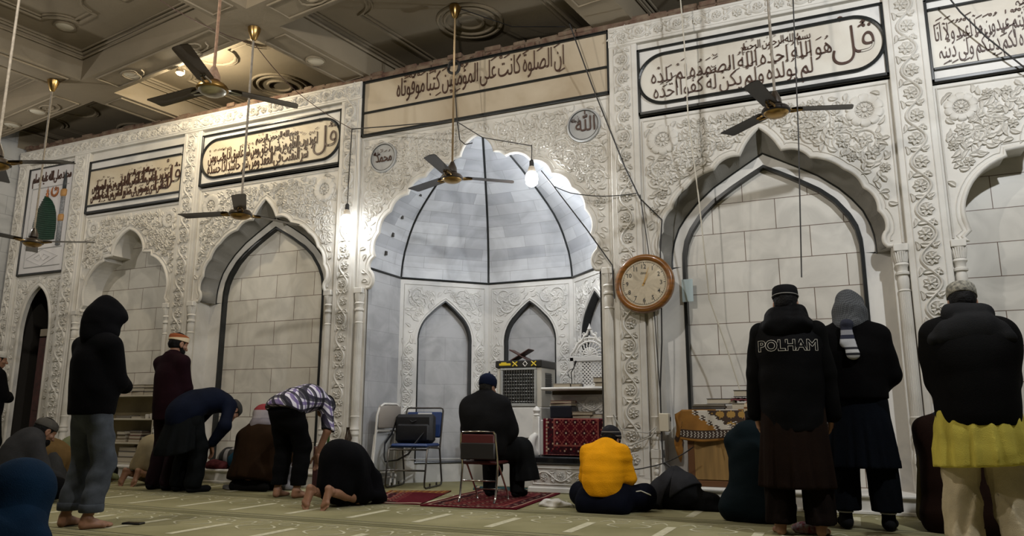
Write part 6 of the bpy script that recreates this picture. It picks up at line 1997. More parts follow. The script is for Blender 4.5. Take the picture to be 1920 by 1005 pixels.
# ---- hooded man in jeans
J = pose('stand', .945, 'folded', .42, -.1, .0, .14)
t = person('barefoot person in a black hooded top and grey jeans standing with folded arms', (-5.16, 3.92, 0), -.08, J, SKIN, [], flat_feet(.25))
f = Fld(); torso(f, J, .045); arms_(f, J, .030, .97); f.cap(J['pel'] + A3(0, 0, -.02), J['pel'] + A3(0, 0, .1), .175, .185, .05, (J['fw'], .78))
BLACKC = cloth('black fleece', (.0035, .0035, .0045), .9); JEANS = cloth('grey blue denim', (.080, .092, .112), .85, .4, 9, 300)
garment(t, 'hooded_top', f, BLACKC, .011, wr(31, .008, (11, 11, 13)), [(J['pel'] + A3(0, 0, -.075), (0, 0, -1))])
R = J['R']; f = Fld(); c = J['head']
f.ell(hp(J, 0, -.03, .03), (.108, .130, .122), R, .04); f.cap(hp(J, 0, -.05, .09), hp(J, 0, .075, .075), .070, .060, .05); f.cap(hp(J, -.05, .08, .05), hp(J, -.06, .07, -.08), .04, .04, .05); f.cap(hp(J, .05, .08, .05), hp(J, .06, .07, -.08), .04, .04, .05); f.cap(hp(J, 0, -.07, .12), hp(J, 0, -.085, .135), .045, .03, .05); f.cap(hp(J, 0, -.04, -.06), J['nb'] + A3(0, -.01, .0), .115, .10, .06); f.ell(J['nb'] + A3(0, .0, .02), (.13, .115, .075), None, .05)
f.ell(hp(J, 0, .125, -.015), (.066, .09, .095), R, .02, True)
garment(t, 'hood', f, BLACKC, .010, wr(32, .006, (15, 15, 15)))
f = Fld(); legs_(f, J, .014, .86, .022); f.cap(J['pel'], J['pel'] + A3(0, 0, -.03), .15, .15, .04, (J['fw'], .78))
garment(t, 'jeans', f, JEANS, .010, both(wr(33, .007, (16, 16, 22)),), [((0, 0, .145), (0, 0, -1))])
for q in SIDES:
    a = J['an' + q]; k_ = J['kn' + q]; b = a + (k_ - a) * .18; mb = MB()
    mb.lathe([(.076, -.035), (.082, -.03), (.083, .015), (.078, .022)], Matrix.Translation(Vector(b)), 20); mb.build('trouser_cuff', JEANS, t, True, angle=50)

# ---- maroon suit
J = pose('stand', 1.0, 'folded', .30, -.15, .01, .12)
t = person('person in a maroon suit and orange banded cap standing with folded arms', (-6.98, 6.24, 0), -.05, J, SKIN)
MAR = cloth('maroon suiting', (.015, .0045, .0075), .8); MARD = cloth('plum trousers', (.015, .007, .010), .8)
f = Fld(); torso(f, J, .035); arms_(f, J, .020, .95); f.cap(J['pel'] + A3(0, 0, -.14), J['pel'] + A3(0, 0, .1), .175, .165, .05, (J['fw'], .78))
f.cap(J['shL'] + A3(.0, 0, .015), J['shR'] + A3(0, 0, .015), .07, None, .03)
garment(t, 'jacket', f, MAR, .011, wr(41, .005, (9, 9, 13)), [(J['pel'] + A3(0, 0, -.17), (0, 0, -1))])
mb = MB(); mb.tube([tuple(J['nb'] + A3(.085 * math.cos(a), .075 * math.sin(a), .01 - .035 * math.sin(a))) for a in [PI * 1.0 + PI * k / 14 for k in range(15)]], .016, 8); mb.build('collar', MAR, t, True)
f = Fld(); legs_(f, J, .020, .99, .024); garment(t, 'trousers', f, MARD, .011, wr(42, .006, (13, 13, 20)), [((0, 0, .03), (0, 0, -1))])
hairpiece(t, J); f = Fld(); f.ell(hp(J, 0, .05, -.085), (.062, .055, .055), J['R'], .02); f.ell(hp(J, 0, .02, -.05), (.071, .05, .045), J['R'], .02); garment(t, 'beard', f, HAIRM, .008, wr(43, .004, (50, 50, 50)), [(hp(J, 0, .0, -.028), J['R'] @ A3(0, .35, 1))])
cap_l(t, J, [(.088, 0), (.094, .004), (.096, .05), (.090, .066), (.07, .078), (0, .085)], bands('orange banded cap', [(0, (.30, .10, .03)), (.12, (.62, .50, .34)), (.55, (.30, .10, .03)), (.62, (.22, .06, .02))]), z=.022)
shoes(t, J, cloth('black sock', (.010, .010, .011)))

# ---- navy man bowing
J = pose('bow', .95, spread=.13, pitch=1.25, pel=(0, -.10, .90), head=(0, .53, .90))
t = person('person in a navy coat and grey cap bowing with hands on the knees', (-6.55, 6.20, 0), -.12, J, SKIN, [(q, (0, .2, -1), (SX[q] * .2, 1, .2), (-SX[q], 0, 0), .4) for q in SIDES])
NAVY = cloth('navy coat cloth', (.005, .0075, .018), .8); NAVK = cloth('black kurta', (.005, .006, .0065), .8)
f = Fld(); torso(f, J, .04); arms_(f, J, .026, .90); f.cap(J['pel'], J['pel'] + A3(0, -.05, -.10), .17, .16, .06)
garment(t, 'coat', f, NAVY, .011, wr(51, .007, (11, 11, 11)))
f = Fld(); f.cap(J['pel'] + A3(0, -.01, -.02), A3(0, -.20, .42), .17, .23, .05, ((0, 1, 0), .75)); f.cap(J['bel'] + A3(0, -.02, -.06), A3(0, .02, .58), .12, .15, .05, ((0, 1, 0), .7))
garment(t, 'kurta', f, NAVK, .012, drape(52, .012, .85, .42, 11, (0, -.08)), [((0, 0, .47), (0, .25, -1))])
f = Fld(); legs_(f, J, .022, .98, .03); garment(t, 'trousers', f, NAVK, .012, wr(53, .006, (13, 13, 20)), [((0, 0, .05), (0, 0, -1))])
hairpiece(t, J, HAIRG); cap_l(t, J, ROUND, cloth('grey wool cap', (.05, .048, .045)), z=.025)
shoes(t, J, cloth('black sock', (.010, .010, .011)))

# ---- brown shawl and checked headscarf, sitting
J = pose('heels', .92, pitch=.35)
t = person('person wrapped in a brown shawl and red white headscarf kneeling on the carpet', (-6.05, 6.62, 0), 0, J, SKIN, legs=False)
BRS = cloth('brown wool shawl', (.026, .014, .0075), .95)
f = Fld(); torso(f, J, .05); f.cap(J['shL'] + A3(-.035, 0, -.05), A3(-.20, .06, .14), .10, .13, .06); f.cap(J['shR'] + A3(.035, 0, -.05), A3(.20, .06, .14), .10, .13, .06); f.cap(J['che'], A3(0, -.02, .16), .19, .23, .08, ((0, 1, 0), .8)); f.cap(A3(-.15, -.0, .14), A3(.15, 0, .14), .16, .16, .06)
garment(t, 'shawl', f, BRS, .012, both(drape(61, .008, .7, .05, 9), wr(62, .005, (9, 9, 9))), [((0, 0, .095), (0, -.3, -1))])
f = Fld(); legs_(f, J, .02, .98, .01); f.cap(A3(-.2, -.05, .05), A3(.22, -.05, .05), .06, .06); garment(t, 'trousers', f, cloth('black cotton', (.012, .012, .013)), .012, wr(63, .006), tuck(J))
f = Fld(); f.ell(hp(J, 0, -.015, .03), (.100, .118, .112), J['R'], .03); f.cap(J['nb'] + A3(-.06, -.01, .03), J['nb'] + A3(.06, -.01, .03), .075, .075, .04); f.cap(hp(J, 0, -.06, -.03), J['nb'] + A3(0, -.06, -.02), .08, .07, .04)
f.ell(hp(J, 0, .13, -.01), (.06, .08, .09), J['R'], .02, True)
garment(t, 'headscarf', f, bands('headscarf cotton', [(0, (.20, .18, .20)), (.55, (.30, .27, .28)), (.80, (.22, .03, .035))]), .009, wr(64, .007, (16, 16, 22)))
f = Fld(); f.cap(A3(.16, .32, .30), A3(.26, .30, .05), .10, .12, .04, ((0, 1, 0), .5)); f.cap(A3(.2, .25, .05), A3(.34, .2, .03), .05, .04)
garment(t, 'shawl_end', f, bands('grey shawl end', [(0, (.22, .21, .22)), (.4, (.12, .115, .12)), (.6, (.26, .25, .26))]), .010, wr(65, .01, (16, 16, 12)), tuck(J))

# ---- checked shirt, bowing low
J = pose('bow', .98, pitch=1.35, spread=.12, pel=(0, -.12, .89), bel=(0, .03, .965), che=(0, .22, 1.0), nb=(0, .40, .98), head=(0, .53, .91), shL=(-.17, .34, .93), shR=(.17, .34, .93), wrL=(-.13, .20, .46), wrR=(.14, .24, .42))
t = person('barefoot person in a purple and white checked shirt and black trousers bowing', (-5.20, 6.22, 0), .03, J, SKIN, [(q, (0, .1, -1), (SX[q] * .3, 1, .1), (-SX[q], .2, 0), .35) for q in SIDES], flat_feet(.2))


def plaid():
    m, nt, b = nodes('checked shirt cotton'); tc = nt.nodes.new('ShaderNodeTexCoord')
    acc = None
    for ax, sc_, col in (('Y', 17, (.14, .10, .24)), ('X', 17, (.14, .10, .24)), ('Y', 8.5, (.015, .015, .02)), ('X', 8.5, (.015, .015, .02))):
        sp_ = nt.nodes.new('ShaderNodeSeparateXYZ'); nt.links.new(tc.outputs['Object'], sp_.inputs[0])
        src = sp_.outputs[ax]
        if ax == 'X':
            ad = N(nt, 'ShaderNodeMath', operation='ADD'); nt.links.new(sp_.outputs['X'], ad.inputs[0]); nt.links.new(sp_.outputs['Z'], ad.inputs[1]); src = ad.outputs[0]
        mu = N(nt, 'ShaderNodeMath', operation='MULTIPLY'); mu.inputs[1].default_value = sc_; nt.links.new(src, mu.inputs[0])
        fr = N(nt, 'ShaderNodeMath', operation='FRACT'); nt.links.new(mu.outputs[0], fr.inputs[0])
        gt = N(nt, 'ShaderNodeMath', operation='GREATER_THAN'); gt.inputs[1].default_value = .62; nt.links.new(fr.outputs[0], gt.inputs[0])
        sc2 = N(nt, 'ShaderNodeMath', operation='MULTIPLY'); sc2.inputs[1].default_value = .88; nt.links.new(gt.outputs[0], sc2.inputs[0])
        mx = nt.nodes.new('ShaderNodeMixRGB'); nt.links.new(sc2.outputs[0], mx.inputs[0])
        if acc is None: mx.inputs[1].default_value = (.62, .60, .66, 1)
        else: nt.links.new(acc, mx.inputs[1])
        mx.inputs[2].default_value = (*col, 1); acc = mx.outputs[0]
    nt.links.new(acc, b.inputs['Base Color']); b.inputs['Roughness'].default_value = .85; b.inputs['Specular IOR Level'].default_value = .2
    return m


f = Fld(); torso(f, J, .036); f.ell(J['pel'] + A3(0, -.02, .0), (.195, .178, .16), None, .06); arms_(f, J, .020, .35); garment(t, 'shirt', f, plaid(), .010, wr(71, .006, (12, 12, 12)), [(J['pel'] + A3(0, 0, -.055), (0, -.45, -1))])
BLKT = cloth('black trouser cloth', (.0035, .0035, .004))
f = Fld(); legs_(f, J, .022, .93, .016); f.cap(J['pel'] + A3(0, -.01, -.03), J['pel'] + A3(0, .02, -.08), .14, .14, .05); garment(t, 'trousers', f, BLKT, .011, wr(72, .006, (13, 13, 20)), [((0, 0, .12), (0, 0, -1)), (J['pel'] + A3(0, .10, .05), (0, 1, .6))])
hairpiece(t, J); cap_l(t, J, ROUND, cloth('black knit cap', (.010, .009, .010)), z=.02)

# ---- man in black with his forehead on the carpet
J = pose('prostrate', .92, pitch=2.1, spread=.11)
pr = onz(592, 968)
t = person('barefoot person in black clothes bowed down with forehead on the carpet', (-4.28, 5.90, 0), -.03, J, SKIN, [(q, (-SX[q] * .2, 1, -.15), (0, .1, 1), (-SX[q], 0, 0), .15) for q in SIDES], soles)
PROST_LOC = t
f = Fld(); torso(f, J, .028); arms_(f, J, .022, .88); f.cap(J['pel'], A3(0, -.10, .20), .155, .17, .07); f.cap(J['pel'] + A3(0, -.06, -.02), A3(0, -.14, .20), .16, .17, .07); f.cap(J['bel'], A3(0, .05, .20), .15, .16, .07); f.cap(J['hipL'], J['knL'] + A3(0, .02, .05), .13, .11, .05); f.cap(J['hipR'], J['knR'] + A3(0, .02, .05), .13, .11, .05)
garment(t, 'tunic', f, cloth('black cotton tunic', (.0038, .0038, .005)), .012, both(wr(81, .007, (9, 9, 9)), drape(82, .008, .5, .05, 11)), tuck(J))
hairpiece(t, J)

# ---- the man on the chair
J = pose('chair', .87, pitch=.30, yaw=-.12)
t = person('person in a charcoal coat and pointed navy cap seated on the chrome folding chair', (-3.25, 6.66, .012), 0, J, SKIN)
CHAR = cloth('charcoal wool', (.010, .010, .011), .85); CHAR2 = cloth('charcoal robe', (.008, .0085, .009), .85)
f = Fld(); torso(f, J, .072); arms_(f, J, .064, .95); f.cap(J['che'] + A3(-.07, 0, -.02), J['che'] + A3(.07, 0, -.02), .155, None, .09, (J['fw'], .8))
garment(t, 'coat', f, CHAR, .011, wr(91, .007, (9, 9, 12)), [(J['pel'] + A3(0, 0, -.07), (0, 0, -1))])
mb = MB(); mb.tube([tuple(J['nb'] + A3(.085 * math.cos(a), .075 * math.sin(a), .0 - .03 * math.sin(a))) for a in [PI * 1.0 + PI * k / 14 for k in range(15)]], .018, 8); mb.build('collar', CHAR, t, True)
f = Fld(); f.cap(J['pel'] + A3(0, .05, 0), J['knL'] + A3(0, 0, -.0), .16, .11, .06); f.cap(J['pel'] + A3(0, .05, 0), J['knR'], .16, .12, .06); f.cap(J['knR'] + A3(.02, .02, .0), A3(.24, .43, .14), .11, .15, .05, ((0, 1, 0), .8)); f.cap(J['knL'], A3(-.11, .41, .27), .11, .10, .05); f.cap(J['knL'], J['knR'] + A3(0, 0, -.05), .08, .10, .06)
garment(t, 'robe', f, CHAR2, .012, both(drape(92, .012, .5, .1, 13, (.1, .45)), wr(93, .006, (10, 10, 10))), [((0, 0, .135), (.1, 0, -1))])
f = Fld(); f.cap(A3(-.14, .41, .36), A3(-.145, .41, .07), .085, .072); f.cap(A3(.165, .41, .36), A3(.155, .41, .07), .085, .072); garment(t, 'trousers', f, CHAR2, .012, wr(94, .006), [((0, 0, .05), (0, 0, -1))])
shoes(t, J, cloth('black sock', (.010, .010, .011)))
hairpiece(t, J, HAIRG, low=-.06); f = Fld(); f.ell(hp(J, 0, .05, -.095), (.060, .055, .062), J['R'], .02); f.ell(hp(J, 0, .02, -.055), (.073, .05, .05), J['R'], .02); garment(t, 'beard', f, HAIRM, .008, wr(95, .004, (50, 50, 50)), [(hp(J, 0, .0, -.03), J['R'] @ A3(0, .35, 1))])
NCAP = cloth('navy felt cap', (.007, .011, .030), .8)
a = MB(); prof = [(.090, 0), (.094, .006), (.096, .055), (.092, .085), (.074, .115), (.045, .137), (.016, .148), (.007, .155), (.009, .165), (.0, .176)]
HM = headmat(J, 0, -.014, .012, .06)
a.grid([[HM @ Vector((r_ * (1 + .012 * (k % 4 == 0)) * math.cos(2 * PI * k / 32), r_ * (1 + .012 * (k % 4 == 0)) * math.sin(2 * PI * k / 32), z)) for r_, z in prof] for k in range(32)], closeu=True)
a.build('pointed_cap', NCAP, t, True, angle=60)

# ---- yellow top, cross-legged
J = pose('cross', .92, pitch=.85, elL=(-.205, .12, .30), elR=(.205, .12, .30))
t = person('person in a bright yellow fleece and striped beanie sitting cross-legged', (-1.99, 6.36, 0), -.05, J, SKIN, legs=False)
YEL = cloth('yellow fleece', (.80, .345, .008), .9, .15, 9, 120, .5)
f = Fld(); torso(f, J, .026); arms_(f, J, .026, .95)
garment(t, 'fleece', f, YEL, .010, both(wr(101, .005, (12, 12, 22)), wr(102, .003, (5, 5, 40))), [((0, 0, .125), (0, -.1, -1)), (J['nb'] + (J['nb'] - J['che']) * .42, (J['nb'] - J['che']))])
mb = MB(); mb.lathe([(.070, -.03), (.078, -.01), (.076, .045), (.068, .05), (.064, .02)], Matrix.Translation(Vector(J['nb'] + A3(0, .005, .01))) @ Matrix.Rotation(-.55, 4, 'X'), 24); mb.build('collar', YEL, t, True, angle=50)
DNAV = cloth('dark navy track suit', (.0035, .0045, .011), .8)
f = Fld()
for q in SIDES:
    f.cap(J['hip' + q], J['kn' + q], .125, .10, .05); f.cap(J['kn' + q], J['an' + q], .10, .07, .04)
f.cap(A3(-.14, -.02, .07), A3(.14, -.02, .07), .11, .11, .05)
garment(t, 'track_trousers', f, DNAV, .011, wr(103, .007, (13, 13, 16)), tuck(J))
mb = MB(); mb.tube([(.20, -.02, .105), (.24, .05, .17), (.30, .10, .18), (.36, .14, .15), (.39, .2, .12)], .006, 6); mb.build('white_piping', mat('white piping', (.5, .48, .4), .7), t, True)
hairpiece(t, J, low=-.06)
STR = bands('striped beanie', [(0, (.012, .012, .016)), (.10, (.40, .38, .33)), (.15, (.012, .012, .016)), (.28, (.36, .34, .30)), (.33, (.012, .012, .016)), (.47, (.28, .26, .23)), (.51, (.012, .012, .016)), (.66, (.16, .15, .14)), (.70, (.012, .012, .016))])
cap_l(t, J, [(.090, -.03), (.095, -.025), (.097, .02), (.090, .055), (.07, .082), (.04, .097), (0, .102)], STR, 'beanie', z=.02, tilt=.25)

# ---- teal parka, sitting behind the standing man
J = pose('heels', .92, pitch=.35)
t = person('person in a dark teal parka and brown cream cap kneeling beyond the lettered jacket man', (-.735, 6.34, 0), -.05, J, SKIN, legs=False)
TEAL = cloth('dark teal parka', (.004, .009, .012), .75)
f = Fld(); torso(f, J, .045); arms_(f, J, .038, .97); f.cap(J['che'], A3(0, -.03, .12), .175, .20, .08, ((0, 1, 0), .82)); f.cap(A3(-.14, -.03, .1), A3(.14, -.03, .1), .15, .15, .06); f.cap(J['nb'] + A3(-.07, -.06, .0), J['nb'] + A3(.07, -.06, .0), .075, .075, .05)
garment(t, 'parka', f, TEAL, .012, wr(111, .007, (9, 9, 14)), tuck(J))
f = Fld(); legs_(f, J, .03, .98, .01); garment(t, 'trousers', f, BLKT, .012, wr(112, .006), tuck(J))
hairpiece(t, J); cap_l(t, J, KUFI, bands('brown cream cap', [(0, (.14, .06, .03)), (.18, (.50, .42, .30)), (.5, (.16, .07, .03)), (.62, (.46, .38, .27)), (.85, (.2, .1, .05))]), z=.022)

# ---- lettered jacket
J = pose('stand', 1.0, 'sides', .22, 0, .0, .13)
t = person('person in a black padded jacket lettered in outline over a long brown tunic', (-.39, 5.74, 0), .06, J, SKIN, [(q, (SX[q] * -.1, .25, -1), (SX[q] * .8, -.2, .1), (0, 1, -.1), .5) for q in SIDES], flat_feet(.15))
BLK = cloth('black padded nylon', (.003, .003, .0035), .6); 
f = Fld(); torso(f, J, .055); f.cap(J['pel'] + A3(0, 0, -.20), J['pel'] + A3(0, 0, .15), .205, .185, .09, (J['fw'], .82)); f.cap(J['che'] + A3(-.05, 0, 0), J['che'] + A3(.05, 0, 0), .155, None, .09, (J['fw'], .85))
jk = garment(t, 'padded_jacket', f, BLK, .011, wr(121, .006, (7, 7, 16)), [(J['pel'] + A3(0, 0, -.23), (0, 0, -1))])
f = Fld(); arms_(f, J, .036, .93); garment(t, 'sleeves', f, cloth('black sleeve cloth', (.0035, .0035, .0035)), .011, wr(122, .007, (12, 12, 14)))
f = Fld(); f.cap(J['nb'] + A3(-.09, -.075, -.01), J['nb'] + A3(.09, -.075, -.01), .075, .075, .05); f.cap(J['nb'] + A3(-.06, -.01, .05), J['nb'] + A3(.06, -.01, .05), .085, .085, .05); f.ell(J['nb'] + A3(0, -.10, -.03), (.15, .075, .09), None, .05)
garment(t, 'hood', f, BLK, .010, wr(123, .009, (20, 20, 20)))
V, Fc = glyphs('POLHAM', .0, .014, weight=.03)
bv = BVHTree.FromPolygons([v.co for v in jk.data.vertices], [tuple(p.vertices) for p in jk.data.polygons])
wd = V[:, 0].max() - V[:, 0].min(); sc_ = .395 / wd; zz = 1.245; vs = []
for p in V:
    x_ = (p[0] - V[:, 0].min() - wd / 2) * sc_ - .005; z_ = zz + p[1] * sc_ * 1.05
    hit = bv.ray_cast(Vector((x_, -1, z_)), Vector((0, 1, 0)))
    y_ = (hit[0].y if hit[0] else -.15) - .002 - p[2] * sc_ * .6
    vs.append((x_, y_, z_))
mb = MB(); mb.add(vs, Fc); mb.build('lettering', mat('pale outline print', (.50, .47, .41), .6), jk)
BRK = cloth('dark brown kurta', (.012, .0065, .0045), .85)
f = skirt(J, .30, .20, .25); garment(t, 'kurta', f, BRK, .012, drape(124, .012, .85, .3, 13), [((0, 0, .31), (0, 0, -1))])
f = Fld(); legs_(f, J, .030, .97, .030); garment(t, 'trousers', f, cloth('dark brown trousers', (.008, .005, .004)), .012, drape(125, .008, .5, .1, 13), [((0, 0, .075), (0, 0, -1))])
hairpiece(t, J, low=-.075, grow=.006); cap_l(t, J, KUFI, cloth('black pillbox cap', (.009, .009, .010)), z=.035)
mb = MB(); HM = headmat(J, 0, -.014, .05, .10); mb.tube([HM @ Vector((.0925 * math.cos(k * PI / 16), .0925 * math.sin(k * PI / 16), .0)) for k in range(32)], .0028, 5, closed=True); mb.build('cap_piping', mat('grey piping', (.30, .29, .27), .7), t, True)

# ---- grey checked scarf
J = pose('stand', 1.0, 'low', .30, -.1, .0, .14)
t = person('person in a black sweater with a grey checked headscarf knotted behind', (.03, 6.22, 0), 0, J, SKIN)
f = Fld(); torso(f, J, .055); arms_(f, J, .042, .95); f.cap(J['che'] + A3(-.05, 0, -.03), J['che'] + A3(.05, 0, -.03), .155, None, .09, (J['fw'], .82)); f.cap(J['pel'] + A3(0, 0, .05), J['pel'] + A3(0, 0, .15), .185, .18, .09, (J['fw'], .82))
garment(t, 'sweater', f, cloth('black wool sweater', (.0032, .003, .0033), .95), .011, wr(131, .006, (9, 9, 13)), [(J['pel'] + A3(0, 0, .0), (0, 0, -1))])
f = skirt(J, .42, .185, .245); garment(t, 'kurta', f, cloth('dark navy kurta', (.0035, .005, .0085), .85), .012, drape(132, .011, .9, .4, 15), [((0, 0, .43), (0, 0, -1))])
f = Fld(); legs_(f, J, .030, .92, .035); garment(t, 'trousers', f, cloth('dark navy trousers', (.003, .004, .006), .85), .012, drape(133, .007, .5, .1, 13), [((0, 0, .13), (0, 0, -1))])
shoes(t, J, cloth('black ankle sock', (.012, .012, .013)), 'sock', mat('white sock stripe', (.45, .44, .42), .8))
R = J['R']; f = Fld(); f.ell(hp(J, 0, -.015, .03), (.106, .124, .112), R, .03); f.cap(hp(J, -.03, -.04, -.05), J['nb'] + A3(-.03, -.01, .03), .095, .10, .05); f.cap(hp(J, .03, -.04, -.05), J['nb'] + A3(.03, -.01, .03), .095, .10, .05); f.ell(hp(J, 0, .125, -.02), (.065, .08, .09), R, .02, True)


def check(name, c1, c2, sc_):
    m, nt, b = nodes(name); tc = nt.nodes.new('ShaderNodeTexCoord'); ck = nt.nodes.new('ShaderNodeTexChecker'); ck.inputs['Scale'].default_value = sc_
    mp = nt.nodes.new('ShaderNodeMapping'); mp.inputs['Rotation'].default_value = (.5, .4, .7); nt.links.new(tc.outputs['Object'], mp.inputs[0]); nt.links.new(mp.outputs[0], ck.inputs['Vector'])
    n = N(nt, 'ShaderNodeTexNoise'); n.inputs['Scale'].default_value = 9; nt.links.new(tc.outputs['Object'], n.inputs['Vector'])
    mx = nt.nodes.new('ShaderNodeMixRGB'); nt.links.new(n.outputs['Fac'], mx.inputs[0]); nt.links.new(ck.outputs[0], mx.inputs[1]); mx.inputs[2].default_value = (*c2, 1)
    ck.inputs['Color1'].default_value = (*c1, 1); ck.inputs['Color2'].default_value = (*c2, 1)
    nt.links.new(mx.outputs[0], b.inputs['Base Color']); b.inputs['Roughness'].default_value = .9; return m


garment(t, 'headscarf', f, check('grey checked scarf', (.11, .115, .12), (.028, .030, .033), 90), .009, wr(134, .008, (14, 14, 24)))
f = Fld(); f.ell(J['nb'] + A3(-.03, -.125, .02), (.05, .04, .045), None, .02); f.cap(J['nb'] + A3(-.03, -.14, .0), J['nb'] + A3(-.0, -.185, -.20), .030, .052, .02, ((0, 1, 0), .4)); f.cap(J['nb'] + A3(-.05, -.14, .0), J['nb'] + A3(-.045, -.17, -.12), .028, .04, .02, ((0, 1, 0), .4))
garment(t, 'scarf_tail', f, bands('scarf tail', [(0, (.40, .40, .40)), (.10, (.02, .02, .025)), (.16, (.42, .42, .42)), (.24, (.02, .02, .025)), (.30, (.36, .36, .37)), (.50, (.02, .022, .04)), (.60, (.22, .22, .24)), (.72, (.02, .022, .035))]), .008, wr(135, .007, (22, 22, 20)))

# ---- yellow kurta
J = pose('stand', .93, 'folded', .45, -.1, .02, .15)
t = person('person in a black jacket and patterned grey cap over a long yellow tunic', (.675, 5.30, 0), .05, J, SKIN, [], flat_feet(.2))
f = Fld(); torso(f, J, .068); arms_(f, J, .062, .95); f.cap(J['pel'] + A3(0, 0, -.05), J['pel'] + A3(0, 0, .15), .205, .195, .09, (J['fw'], .85)); f.cap(J['che'] + A3(-.07, 0, 0), J['che'] + A3(.07, 0, 0), .165, None, .09, (J['fw'], .85))
jb = cloth('black coat cloth', (.0035, .0033, .0033), .8)
garment(t, 'jacket', f, jb, .011, wr(141, .007, (8, 8, 15)), [(J['pel'] + A3(0, 0, -.115), (0, 0, -1))])
f = Fld(); f.cap(J['nb'] + A3(-.07, -.03, .06), J['nb'] + A3(.07, -.03, .06), .075, .075, .04); f.ell(J['nb'] + A3(0, -.115, -.05), (.20, .045, .11), None, .03); f.cap(J['nb'] + A3(-.2, -.10, -.10), J['nb'] + A3(.2, -.10, -.10), .03, .03, .04)
garment(t, 'hood_collar', f, cloth('grey black hood', (.016, .016, .017), .7), .010, wr(142, .007, (20, 20, 14)))
f = skirt(J, .50, .21, .25); garment(t, 'kurta', f, cloth('yellow kurta cotton', (.54, .455, .085), .85), .011, both(drape(143, .012, .9, .6, 13), wr(144, .006, (12, 12, 14))), [((0, 0, .51), (.06, 0, -1))])
f = Fld(); legs_(f, J, .026, .95, .034); garment(t, 'trousers', f, cloth('cream shalwar', (.50, .42, .28), .85), .011, both(drape(145, .008, .6, .1, 15), wr(146, .005, (12, 12, 25))), [((0, 0, .10), (0, 0, -1))])
hairpiece(t, J, low=-.075); cap_l(t, J, KUFI, mat('patterned grey cap', (.33, .31, .25), .85, col2=(.10, .095, .08), vs=55, bump=.5, bs=120), z=.030)

# ---- brown coat, sitting behind the yellow kurta
J = pose('heels', 1.05, pitch=.3)
t = person('person in a dark brown coat kneeling beyond the man in the yellow tunic', (.66, 6.35, 0), 0, J, SKIN, legs=False)
f = Fld(); torso(f, J, .06); arms_(f, J, .05, .97); f.cap(J['che'], A3(0, -.03, .12), .22, .25, .08, ((0, 1, 0), .85)); f.cap(A3(-.14, -.03, .1), A3(.14, -.03, .1), .15, .15, .06)
garment(t, 'coat', f, cloth('dark brown coat', (.013, .0055, .0035), .8), .012, wr(151, .007, (9, 9, 13)), tuck(J))
f = Fld(); f.cap(J['nb'] + A3(-.07, -.04, .0), J['nb'] + A3(.07, -.04, .0), .075, .075, .05); garment(t, 'scarf', f, cloth('blue black scarf', (.012, .014, .020), .6), .010, wr(152, .008, (18, 18, 18)))
f = Fld(); legs_(f, J, .03, .98, .01); garment(t, 'trousers', f, BLKT, .012, wr(153, .006), tuck(J))
f = Fld(); f.cap(A3(-.235, .06, .50), A3(-.27, .04, .12), .05, .07, .04, ((1, 0, 0), .5)); garment(t, 'shawl_edge', f, cloth('olive shawl', (.07, .055, .022), .9), .010, wr(154, .006), tuck(J))
hairpiece(t, J)

# ---- blue hood close to the camera
J = pose('cross', 1.0, pitch=.40, che=(0, .05, .25), nb=(0, .10, .30), head=(0, .145, .425), bel=(0, .02, .20), pel=(0, 0, .13), shL=(-.17, .08, .22), shR=(.17, .08, .22), knL=(-.13, .08, .08), knR=(.13, .08, .08), anL=(.03, .12, .06), anR=(-.03, .12, .06), wrL=(-.08, .14, .16), wrR=(.08, .14, .16))
pb = at(40, 925, 2.36); t = person('person in a blue hooded top sitting close to the barefoot hooded man', (pb.x - .02, pb.y - .12, 0), 0, J, SKIN, legs=False)
t.location.z = 0
f = Fld(); BLU = cloth('blue fleece', (.0045, .017, .040), .9)
R = J['R']; f.ell(hp(J, 0, -.02, .02), (.122, .142, .138), R, .05); f.cap(hp(J, 0, -.03, -.02), J['nb'] + A3(0, -.01, .02), .122, .118, .08); f.cap(J['nb'] + A3(-.05, -.02, -.02), J['nb'] + A3(.05, -.02, -.02), .125, .125, .08); f.ell(hp(J, 0, .125, -.0), (.08, .09, .10), R, .02, True)
garment(t, 'hood', f, BLU, .009, wr(161, .004, (12, 12, 12)))
f = Fld(); torso(f, J, .05); arms_(f, J, .04, .97); f.cap(A3(-.04, -.01, .14), A3(.04, -.01, .14), .17, None, .06, ((0, 1, 0), .85)); garment(t, 'hooded_top', f, BLU, .012, wr(162, .006, (10, 10, 12)), tuck(J))
f = Fld()
for q in SIDES: f.cap(J['hip' + q], J['kn' + q], .115, .09, .05); f.cap(J['kn' + q], J['an' + q], .09, .06, .04)
garment(t, 'trousers', f, BLKT, .012, wr(163, .006), tuck(J))

# ---- grey hood, sitting
J = pose('cross', 1.0, pitch=.55)
pg = at(34, 850, 4.75); t = person('bearded person in a grey hooded top and grey cap sitting near the dark doorway', (pg.x, 4.72, 0), -.15, J, SKIN_D, legs=False)
GRH = cloth('grey fleece', (.034, .034, .036), .9)
f = Fld(); torso(f, J, .05); arms_(f, J, .04, .97); f.cap(A3(-.04, -.01, .14), A3(.04, -.01, .14), .18, None, .06, ((0, 1, 0), .85)); f.cap(J['nb'] + A3(-.07, -.06, -.02), J['nb'] + A3(.07, -.06, -.02), .075, .075, .05)
garment(t, 'hooded_top', f, GRH, .012, wr(171, .007, (10, 10, 12)), tuck(J))
f = Fld()
for q in SIDES: f.cap(J['hip' + q], J['kn' + q], .115, .09, .05); f.cap(J['kn' + q], J['an' + q], .09, .06, .04)
garment(t, 'trousers', f, BLKT, .012, wr(172, .006), tuck(J))
